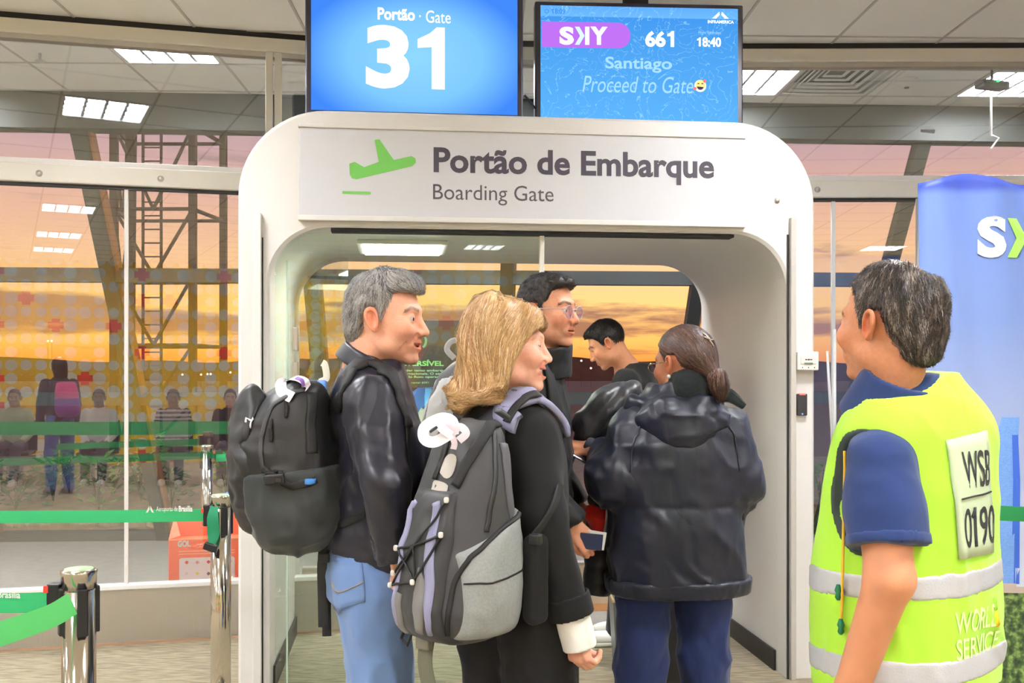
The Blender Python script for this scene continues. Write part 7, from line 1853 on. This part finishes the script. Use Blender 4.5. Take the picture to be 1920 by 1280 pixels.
# black notice board in the corridor ----------------------------------
NB = Frame(W(760, 0, 6.62)[0], 6.62, 4.0)
nb_ = thing('notice_board', 'black standing notice board with green arrows and white text', 'sign', tuple(NB.p(0, 0, 0)))
x0, x1 = NB.lx(662), NB.lx(861); zt_, zb_ = NB.hit(800, 600)[1], NB.hit(800, 726)[1]
q = MB(); NB.box(q, x0, x1, zb_, zt_, -.015, 0, bev=.003); q.build('board', mat('board_black', (62, 58, 56), .4), nb_)
for xx in (x0 + .08, x1 - .08): q = MB(); q.tube([NB.p(xx, 0.02, -.02), NB.p(xx, zb_ + .1, -.02)], .012); q.build('leg', M_alu, nb_)
q = MB(); NB.box(q, x0 + .02, x1 - .02, 0, .02, -.18, .14, bev=.004); q.build('foot_plate', M_alu, nb_)
O = .0015; M_lg = mat('board_green', (150, 230, 130), .5); M_lt = mat('board_pale', (120, 190, 140), .5); M_bt = mat('board_text', (176, 226, 168), .5)
a = NB.hit(783, 639, O); V = []; n = 18
for k in range(n + 1):
    an = math.radians(100 - 150 * k / n)
    for r in (.062, .047): V.append(NB.p(a[0] + r * math.cos(an), a[1] + r * math.sin(an), O))
obj('arrow_symbol', V, [(2 * k, 2 * k + 1, 2 * k + 3, 2 * k + 2) for k in range(n)], M_lt, nb_, False)
b = NB.hit(789, 647, O); ar = [(0, 0), (-.055, .045), (-.055, .018), (-.12, .018), (-.12, -.018), (-.055, -.018), (-.055, -.045)]
ar = [(0, 0), (-.045, .055), (-.068, .036), (-.050, .013), (-.12, .013), (-.12, -.013), (-.050, -.013), (-.068, -.036), (-.045, -.055)]
poly_on('arrow_symbol', NB, [(b[0] + p, b[1] + r) for p, r in ar], O, M_lg, nb_)
text('lettering', 'PORTÃO REVERSÍVEL', NB, pbox(NB, 668, 674, 832, 686, O), O, M_lg, nb_, bold=.035)
for k, s in enumerate(('Este portão pode atender tanto embarques', 'domésticos quanto internacionais. O espaço', 'é alterado dependendo do fluxo operacional.')):
    text('lettering', s, NB, pbox(NB, 674, 692 + 6 * k, 842, 697.5 + 6 * k, O), O, M_bt, nb_, bold=.02)
text('lettering', 'Em caso de dúvidas ligar no ramal 6041', NB, pbox(NB, 684, 715, 804, 720, O), O, M_bt, nb_)

# grey metal bin, black suitcase inside the portal ---------------------
c = W(1190, 1245, 5.05); bn_ = thing('metal_bin', 'low grey metal bin with a tan rim behind the parka woman', 'bin', (c[0] + .06, 5.15, 0))
q = MB(); cx, cy = c[0] + .06, 5.15
q.prism([(-.15, 0), (.15, 0), (.17, .34), (-.17, .34)], (cx, cy - .12, .002), (1, 0, 0), (0, 0, 1), (0, 1, 0), .24); q.build('bin_body', mat('bin_steel', (128, 134, 136), .35, .6), bn_)
q = MB()
for s in (-1, 1): q.box((cx, cy + s * .12, .345), (.35, .012, .014), bev=.003); q.box((cx + s * .168, cy, .345), (.012, .24, .014), bev=.003)
q.build('bin_rim', mat('rim_tan', (196, 170, 120), .5), bn_)
sc_ = thing('suitcase', 'small black hard suitcase standing behind the parka woman', 'suitcase', (.80, 4.62, 0))
q = MB(); q.box((.80, 4.62, .34), (.36, .22, .54), bev=.05); q.build('shell', mat('case_black', (26, 26, 28), .3), sc_, True)
for sx in (-.13, .13):
    for sy in (-.07, .07): q = MB(); q.tube([(.80 + sx - .01, 4.62 + sy, .035), (.80 + sx + .01, 4.62 + sy, .035)], .033, 14); q.build('wheel', M_dark, sc_, True)
    q = MB(); q.box((.80 + sx, 4.62 - .112, .34), (.02, .008, .44), bev=.003); q.build('rib', mat('case_grey', (60, 60, 62), .3), sc_)
q = MB(); q.tube([(.72, 4.66, .60), (.72, 4.66, .72), (.88, 4.66, .72), (.88, 4.66, .60)], .010, 8); q.build('pull_handle', M_alu, sc_, True)

# ------------------------------------------------------------------ outdoors: planting bed, tower, lamps
M_soil = mat('bed_soil', (186, 158, 118), .95, bump=(30, .8), var=(8, .35)); M_kerb = mat('kerb_clay', (176, 122, 82), .85, bump=(60, .4), var=(6, .2))
bedz = lambda y: .06 + .16 * (y - 9.4)
q = MB(); q.add([(-9, 9.2, bedz(9.2)), (8, 9.6, bedz(9.6)), (8, 12.5, bedz(12.0)), (-9, 12.5, bedz(12.0)), (8, 12.6, -.3), (-9, 12.6, -.3), (-9, 9.2, -.3), (8, 9.6, -.3)], [(0, 1, 2, 3), (3, 2, 4, 5), (0, 6, 7, 1)]); o = q.build('planting_bed', M_soil); tag(o, 'bare soil planting bed outside the window', kind='structure')
q = MB(); q.bar((-8, 8.86, .03), (7, 9.75, .03), .14, .10, bev=.015); o = q.build('kerb', M_kerb); tag(o, 'clay coloured kerb along the planting bed', kind='structure')
rg = random.Random(5)
def rock(x, y, r, label):
    V, Q = mesh_sdf(lambda P: ell(P, (x, y, bedz(y) + r * .25), (r, r * .7, r * .5)) + r * .5 * (vnoise(P * 3.2 / r) - .5) + r * .2 * (ridged(P * 6 / r) - .5), np.array([x - r * 1.5, y - r * 1.5, bedz(y) - r]), np.array([x + r * 1.5, y + r * 1.5, bedz(y) + r * 1.4]), r / 6)
    o = obj('bed_stone', V, Q, mat('pale_stone_%d' % rg.randint(0, 2), rg.choice(((232, 216, 180), (222, 204, 166), (210, 196, 164))), .85, bump=(40, .5), var=(9, .2)), None, True); tag(o, label, 'stone', 'stones along the planting bed')
for k, (u, v, r) in enumerate(((30, 1008, .10), (80, 1003, .09), (110, 1010, .13), (150, 998, .10), (165, 1005, .08), (200, 1002, .07), (255, 1000, .12), (290, 992, .08), (60, 985, .07), (130, 980, .08), (310, 1000, .10), (215, 985, .06), (1535, 985, .10), (1548, 1000, .08))):
    k_ = (v - HORIZON) / F; d = (CAMZ - .06 + .16 * 9.4) / (k_ + .16); d = max(d, 9.45); x = (u - 960) * d / F
    rock(x, d, r, 'pale stone lying by the kerb beyond the glass')
M_leaf = [mat('leaf_%d' % i, c, .6, var=(20, .25)) for i, c in enumerate(((92, 134, 62), (130, 168, 74), (66, 100, 52), (160, 178, 90)))]
def plant(x, y, h, spread, n, label, mi):
    t = thing('garden_plant', label, 'plant', (x, y, bedz(y)), 'plants in the bed beyond the glass'); z0 = bedz(y)
    q = MB(); st = MB(); r = random.Random(int(x * 1000) + 77)
    for k in range(max(3, n // 14)):
        a = r.uniform(0, 6.28); tip = Vector((x + spread * .6 * math.cos(a) * r.random(), y + spread * .5 * math.sin(a) * r.random(), z0 + h * r.uniform(.6, 1))); st.tube([(x, y, z0 - .02), ((x + tip.x) / 2, (y + tip.y) / 2, z0 + (tip.z - z0) * .6), tuple(tip)], [.008, .006, .003], 5)
    for k in range(n):
        a = r.uniform(0, 6.28); zz = r.random() ** .8; rad = spread * (1 - .6 * zz) * r.random() ** .5
        c = Vector((x + rad * math.cos(a), y + rad * math.sin(a), z0 + .01 + h * zz)); d = Vector((math.cos(a + r.uniform(-.8, .8)), math.sin(a + r.uniform(-.8, .8)), r.uniform(-.3, .9))).normalized(); L = r.uniform(.06, .15); s = d.cross(Vector((r.uniform(-.4, .4), r.uniform(-.4, .4), 1))).normalized() * L * .28; nn_ = d.cross(s).normalized() * L * .08
        q.add([c, c + d * L * .4 + s - nn_, c + d * L, c + d * L * .4 - s - nn_, c + d * L * .45 + nn_], [(0, 1, 4), (1, 2, 4), (2, 3, 4), (3, 0, 4)])
    o = obj('foliage', q.v, q.f, M_leaf[mi], t, False); st.build('stems', mat('stem_green', (96, 92, 52), .8), t, True)
for k, (u, h, s, n, mi, lb) in enumerate(((30, .34, .28, 90, 2, 'dark low shrub at the far left beyond the glass'), (100, .42, .22, 80, 0, 'leafy weed left of the glass joint beyond the pane'), (130, .40, .25, 90, 1, 'bright leafy weed in the bed near the tower foot'), (185, .48, .18, 50, 1, 'thin grassy weed beside the glass joint'), (265, .40, .22, 80, 0, 'bushy weed right of the glass joint'), (285, .58, .16, 60, 1, 'tall light green weed right of the glass joint'), (320, .36, .25, 90, 2, 'dark shrub behind the orange box'), (425, .40, .2, 50, 3, 'yellowish weed beside the portal edge'), (215, .30, .25, 80, 2, 'low dark weed in the middle of the bed'), (1540, .40, .16, 60, 1, 'small weed beyond the glass right of the portal'), (-40, .4, .3, 80, 0, 'leafy shrub at the bed\'s left end'))):
    d = 10.05 + .30 * ((k * 7) % 3); plant((u - 960) * d / F, d, h, s, n, lb, mi)

# lattice tower
tw = thing('lattice_tower', 'dark red steel lattice tower with a ladder outside at left', 'tower', (-7.7, 23, 0)); M_tw = mat('tower_steel', (74, 50, 50), .7)
TX = [(-8.64, 22.0), (-6.93, 22.0), (-6.75, 23.7), (-8.95, 23.7)]; LV = [0.0, 0.9, 2.15, 3.65, 5.1, 6.9, 8.8, 10.8]
for (x, y) in TX: q = MB(); q.box((x, y, 5.8), (.15, .15, 12)); q.build('leg', M_tw, tw)
for z in LV[1:]:
    for k in range(4): a, b = TX[k], TX[(k + 1) % 4]; q = MB(); q.bar((a[0], a[1], z), (b[0], b[1], z), .07); q.build('cross_bar', M_tw, tw)
for i in range(len(LV) - 1):
    for k in (0, 3):
        a, b = TX[k], TX[(k + 1) % 4]; m_ = ((a[0] + b[0]) / 2, (a[1] + b[1]) / 2)
        
        for e_ in (a, b): q = MB(); q.bar((e_[0], e_[1], LV[i + 1]), (m_[0], m_[1], LV[i]), .06); q.build('brace', M_tw, tw)
for x in (-8.12, -7.72): q = MB(); q.box((x, 22.3, 5.8), (.05, .05, 12)); q.build('ladder_rail', M_tw, tw)
for k in range(38): q = MB(); q.bar((-8.12, 22.3, .2 + .3 * k), (-7.72, 22.3, .2 + .3 * k), .03); q.build('ladder_rung', M_tw, tw)
q = MB(); q.bar((-8.55, 22.6, 0), (-8.45, 22.6, 11), .18); q.build('cable_duct', M_tw, tw)

# far airfield lamps and tree line
def ridge(y0, h, seed, name, label, rgb):
    V = []; Fs = []; n = 160; r = np.random.default_rng(seed); hs = np.convolve(r.random(n + 20), np.hanning(9) / np.hanning(9).sum(), 'same')[:n + 1] if False else np.convolve(r.random(n + 1), np.hanning(9) / np.hanning(9).sum(), 'same')
    for i in range(n + 1):
        x = -y0 * 1.1 + 2.2 * y0 * i / n; hh = h * (.4 + 1.0 * hs[i])
        V += [(x, y0, -.3), (x, y0, hh), (x, y0 + 12, hh * .9), (x, y0 + 12, -.3)]
    for i in range(n):
        for k in range(3): Fs.append((i * 4 + k, (i + 1) * 4 + k, (i + 1) * 4 + k + 1, i * 4 + k + 1))
    o = obj(name, V, Fs, mat(name, rgb, .95, var=(.2, .3)), None, False); tag(o, label, kind='structure')
ridge(420, 9.0, 3, 'far_tree_line', 'dark distant tree line on the horizon', (120, 84, 64))
for k, (u, v) in enumerate(((90, 639), (97, 639), (342, 702), (377, 702), (389, 701), (395, 701), (425, 699), (432, 698), (1090, 676), (1108, 690), (1065, 686))):
    p = W(u, v, 160); o = thing('airfield_lamp', 'tiny lit airfield lamp in the distance', 'lamp', (p[0], p[1], 0), 'distant airfield lamps')
    q = MB(); q.tube([(p[0], p[1], -.3), (p[0], p[1], p[2])], .02, 5); q.build('mast', M_steel_dark, o); q = MB(); q.lathe((p[0], p[1], p[2]), [(.05, -.15), (.15, -.08), (.16, 0), (.14, .08), (.05, .15)], 8); q.build('bulb', emat('far_lamp', (255, 226, 190), 2.2), o)
    if u in (90, 97): o['label'] = 'pair of tiny lamps high on a mast at far left'

# ================================================================== PEOPLE FURTHER BACK
def simple_person(label, x, y, fwd, height=1.70, seat=False, top=(60, 60, 60), pants=(50, 54, 70), skin=(190, 132, 100), hair=(40, 32, 30), long_hair=False, stripes=None, group=None, h=.014):
    k = height / 1.72; B = Body('person', label, (x, y), fwd, group)
    dz = -0.42 if seat else 0.0
    hz = 1.60 * k + dz
    hd = Head(B.Wd((0, .03, hz)), np.append(B.R[:2, 1], 0), size=k, opt=dict(brow=hair))
    nb = B.Wd((0, -.01, 1.475 * k + dz))
    sh = [B.Wd((s * .17 * k, 0, 1.39 * k + dz)) for s in (1, -1)]; el = [B.Wd((s * .22 * k, .03, 1.12 * k + dz)) for s in (1, -1)]; wr = [B.Wd((s * (.13 if seat else .22) * k, .22 if seat else .06, (.98 if seat else .88) * k + dz)) for s in (1, -1)]
    pf = [hand_prims(wr[i], B.R @ np.array([0, .8 if seat else .1, -.3 if seat else -1]), B.R @ np.array([-.3 if i == 0 else .3, .2, -1 if seat else 0.01]), .5, i == 0, .4, .95 * k) for i in (0, 1)]
    make_body_mesh(B, hd, nb, [(sh[i], el[i], wr[i], (.04, .035, .026), pf[i], .3) for i in (0, 1)], core_of([nb, B.Wd((0, 0, 1.2 * k + dz)), B.Wd((0, 0, .95 * k + dz))], [.05, .08, .09]), skin, None, .006, .006)
    hc = [hair, tuple(int(c * .8) for c in hair), tuple(min(255, int(c * 1.2)) for c in hair)]
    if long_hair:
        vol = lambda L: smin(ell(L, (0, -.02, .03), (.088, .108, .10)), ell(L, (0, -.06, -.08), (.085, .06, .13)), .04); poly = [(-.3, -.22), (.03, -.20), (.035, -.02), (.05, .05), (.09, .07), (.16, .07), (.16, .3), (-.3, .3)]
        cap_hair(hd, B.t, vol, region_of(poly), hc, lambda L: np.stack([.3 * np.sign(L[:, 0]), -.2 * np.ones(len(L)), -np.ones(len(L))], 1).astype(f32), .08, .005, 900, .2, h=.008, seed=3, base=hair, lim=.26)
    else:
        cap_hair(hd, B.t, lambda L: ell(L, (0, -.016, .036), (.083, .103, .097)), region_of(HAIR_SHORT), hc, lambda L: whorl(L), .02, .004, 700, .2, h=.007, seed=3, base=hair)
    z0 = .90 * k + dz
    rows = [(z0, 0, 0, .16 * k, .115), (z0 + .15 * k, 0, .01, .155 * k, .115), (z0 + .3 * k, 0, 0, .165 * k, .115), (z0 + .45 * k, 0, -.005, .175 * k, .105), (z0 + .52 * k, 0, -.01, .13 * k, .085), (z0 + .57 * k, 0, -.01, .075, .068)]
    tf = B.torso(rows, 2.3, .012)
    def shirt(P):
        d = tf(P)
        for i in (0, 1): d = smin(d, sleeve(P, sh[i], el[i], wr[i], (.066, .056, .045), .01), .03)
        return d - folds(P, (9, 9, 8), .006, x * 3)
    lo, hi = bodybox([B.Wd((.22, 0, z0)), B.Wd((-.22, 0, 1.4 + dz)), *sh, *el, *wr, nb], .12)
    mt = cloth('shirt_%d_%d_%d' % top, top, .8)
    col = None
    if stripes:
        mt = mat('striped_knit', (200, 200, 200), .8, attr=True); col = lambda V: np.where((np.sin(V[:, 2] * 110) > .1)[:, None], np.array(lin(top), f32), np.array(lin(stripes), f32))
    sdf_obj('shirt', shirt, lo, hi, h, mt, B.t, col=col)
    mp = cloth('trousers_%d_%d_%d' % pants, pants, .85)
    if seat:
        H = [B.Wd((s * .09, .02, .50)) for s in (1, -1)]; K = [B.Wd((s * .11, .44, .48)) for s in (1, -1)]; A = [B.Wd((s * .11, .46, .08)) for s in (1, -1)]
        A[0] = B.Wd((.12, .62, .08))
        trousers(B, H, K, A, (.085, .07, .058), mp, [(.42, 0, 0, .16, .12), (.50, 0, 0, .16, .12), (.56, 0, 0, .155, .115)], .005, h, 2., 'trousers', .06)
    else:
        H, K, A = stance(B, .09, .90 * k)
        trousers(B, H, K, A, (.09, .075, .062), mp, [(.86 * k, 0, 0, .155, .115), (.94 * k, 0, 0, .155, .115), (1.0 * k, 0, 0, .15, .11)], .005, h, 2.)
    for a in A: shoe(B, a, B.R[:, 1], M_shoe_w if seat else M_shoe_b, M_sole_w if seat else M_sole_b)
    return B, shirt

def refl(u, d):
    """real position of what the left pane mirrors at column u and virtual distance d"""
    p = Vector(((u - 960) * d / F, d, 0)); n = WL.n; k = (p - WL.o).dot(n); q = p - n * (2 * k); return q.x, q.y
# gate agent behind the notice board
ax = W(803, 0, 7.0)
Bq, shq = simple_person('blonde gate agent in a blue shirt holding papers behind the notice board', ax[0], 7.0, (0.05, -1.0), 1.62, top=(52, 100, 160), pants=(40, 44, 60), skin=(226, 170, 140), hair=(214, 186, 130), long_hair=True)
strap('shirt_placket', [Bq.Wd((0.0, .13, 1.40)), Bq.Wd((0, .14, 1.25)), Bq.Wd((0, .14, 1.08))], .05, .004, mat('placket_blue', (96, 180, 236), .7), Bq.t, shq, .002)
tk = thing('paper_tickets', 'bundle of pale paper tickets held by the gate agent', 'papers', tuple(W(803, 785, 6.72)))
for k, (dx, rz, c) in enumerate(((0, .2, (226, 236, 214)), (.012, -.15, (238, 236, 226)), (-.012, .5, (206, 222, 196)))):
    q = MB(); q.box(W(803, 783, 6.72 + .004 * k) + np.array([dx, 0, 0]), (.13, .002, .085), M=Matrix.Rotation(rz, 3, 'Y')); q.build('ticket', mat('ticket_%d' % k, c, .6), tk)
# people and seats of the lounge behind the viewer, mirrored in the left panes
gx, gy = refl(112, 12.6)
Bs, shs = simple_person('standing traveller in dark top with a pink backpack behind the viewer', gx, gy, (-0.3, -0.95), 1.70, top=(40, 42, 46), pants=(70, 92, 150), skin=(120, 80, 60), hair=(28, 24, 24), long_hair=True)
bp = thing('backpack', 'pink and purple backpack of the standing traveller in the reflection', 'backpack', (gx, gy, 0.95))
pr_l = Loft([(.98, 0, -.22, .11, .08), (1.05, 0, -.23, .14, .10), (1.25, 0, -.22, .14, .09), (1.40, 0, -.19, .11, .07)], 2.6, .04)
c = Bs.Wd((0, -.22, 1.2)); sdf_obj('pack_body', lambda P: pr_l(Bs.L(P)), c - .3, c + .3, .012, cloth('pack_pink', (190, 60, 110), .6), bp)
sdf_obj('front_pocket', lambda P: smax(pr_l(Bs.L(P)) - .015, np.maximum(Bs.L(P)[:, 2] - 1.2, Bs.L(P)[:, 1] + .22), .015), c - .33, c + .33, .012, cloth('pack_purple', (120, 50, 130), .6), bp)
M_seat = mat('seat_grey', (70, 74, 78), .5)
def bench(x, y, fwd, n, label):
    R = frame_from((fwd[0], fwd[1], 0)); t = thing('bench_seat', label, 'bench', (x, y, 0)); yaw = math.atan2(R[1, 0], R[0, 0])
    def T(a, b, z): return R @ np.array([a, b, z]) + np.array([x, y, 0])
    for i in range(n):
        a = (i - (n - 1) / 2) * .56
        q = MB(); q.box(T(a, .20, .40), (.50, .46, .05), yaw=yaw, bev=.015); q.build('seat', M_seat, t)
        q = MB(); q.box(T(a, -.10, .62), (.50, .05, .44), yaw=yaw, bev=.015); q.build('backrest', M_seat, t)
    q = MB(); q.bar(T(-n * .28, .12, .33), T(n * .28, .12, .33), .06, .06); q.build('beam', M_alu, t)
    for s in (-1, 1): q = MB(); q.bar(T(s * (n * .28 - .2), .12, .0), T(s * (n * .28 - .2), .12, .33), .06); q.box(T(s * (n * .28 - .2), .12, .015), (.06, .5, .03), yaw=yaw, bev=.005); q.build('leg', M_alu, t)
sx, sy = refl(325, 14.2)
fdir = (-.25, .97)
seat_specs = [(325, 'seated traveller in a striped shirt in the reflection', dict(top=(226, 222, 214), stripes=(60, 60, 66), hair=(50, 44, 42), skin=(150, 104, 80))), (432, 'seated traveller with bare arms in a dark top in the reflection', dict(top=(36, 34, 36), hair=(34, 28, 28), skin=(190, 140, 116))),
    (28, 'seated traveller in a pale shirt at the reflection\'s left edge', dict(top=(150, 160, 130), hair=(60, 50, 44), skin=(150, 108, 84))), (186, 'seated traveller in a white top beside the pink backpack', dict(top=(220, 218, 212), hair=(36, 30, 28), skin=(130, 92, 70)))]
bx = []
for u, lb, kw in seat_specs:
    xx, yy = refl(u, 14.2); bx.append((xx, yy)); simple_person(lb, xx, yy, fdir, 1.70, True, pants=(52, 52, 60), h=.016, **kw)
bx.sort()
R = frame_from((fdir[0], fdir[1], 0))
for (x_, y_), wd in zip(bx, ('leftmost seated', 'second seated', 'third seated', 'rightmost seated')): bench(x_ - R[0, 1] * .10, y_ - R[1, 1] * .10, fdir, 1, 'grey lounge seat under the %s traveller behind the viewer' % wd)
# green queue belts between the viewer and the seats (mirrored)
for k, (z, dd) in enumerate(((.92, 11.2), (.92, 12.2), (.92, 10.4))):
    a = refl(-200, dd); b = refl(480, dd)
    L = Vector((b[0] - a[0], b[1] - a[1], 0)); mid = Vector((a[0], a[1], 0)) + L * .5
    for f_ in (0.02, .98):
        pass
    p1 = post('queue post of the belt row %s behind the viewer' % ('nearest', 'second', 'third')[k], a[0], a[1], [([(a[0], a[1], .90), (a[0] + L.x * .33, a[1] + L.y * .33, .89), (a[0] + L.x * .66, a[1] + L.y * .66, .89), (b[0], b[1], .90)], .055, M_belt, tuple(Vector((-L.y, L.x, 0)).normalized()))])
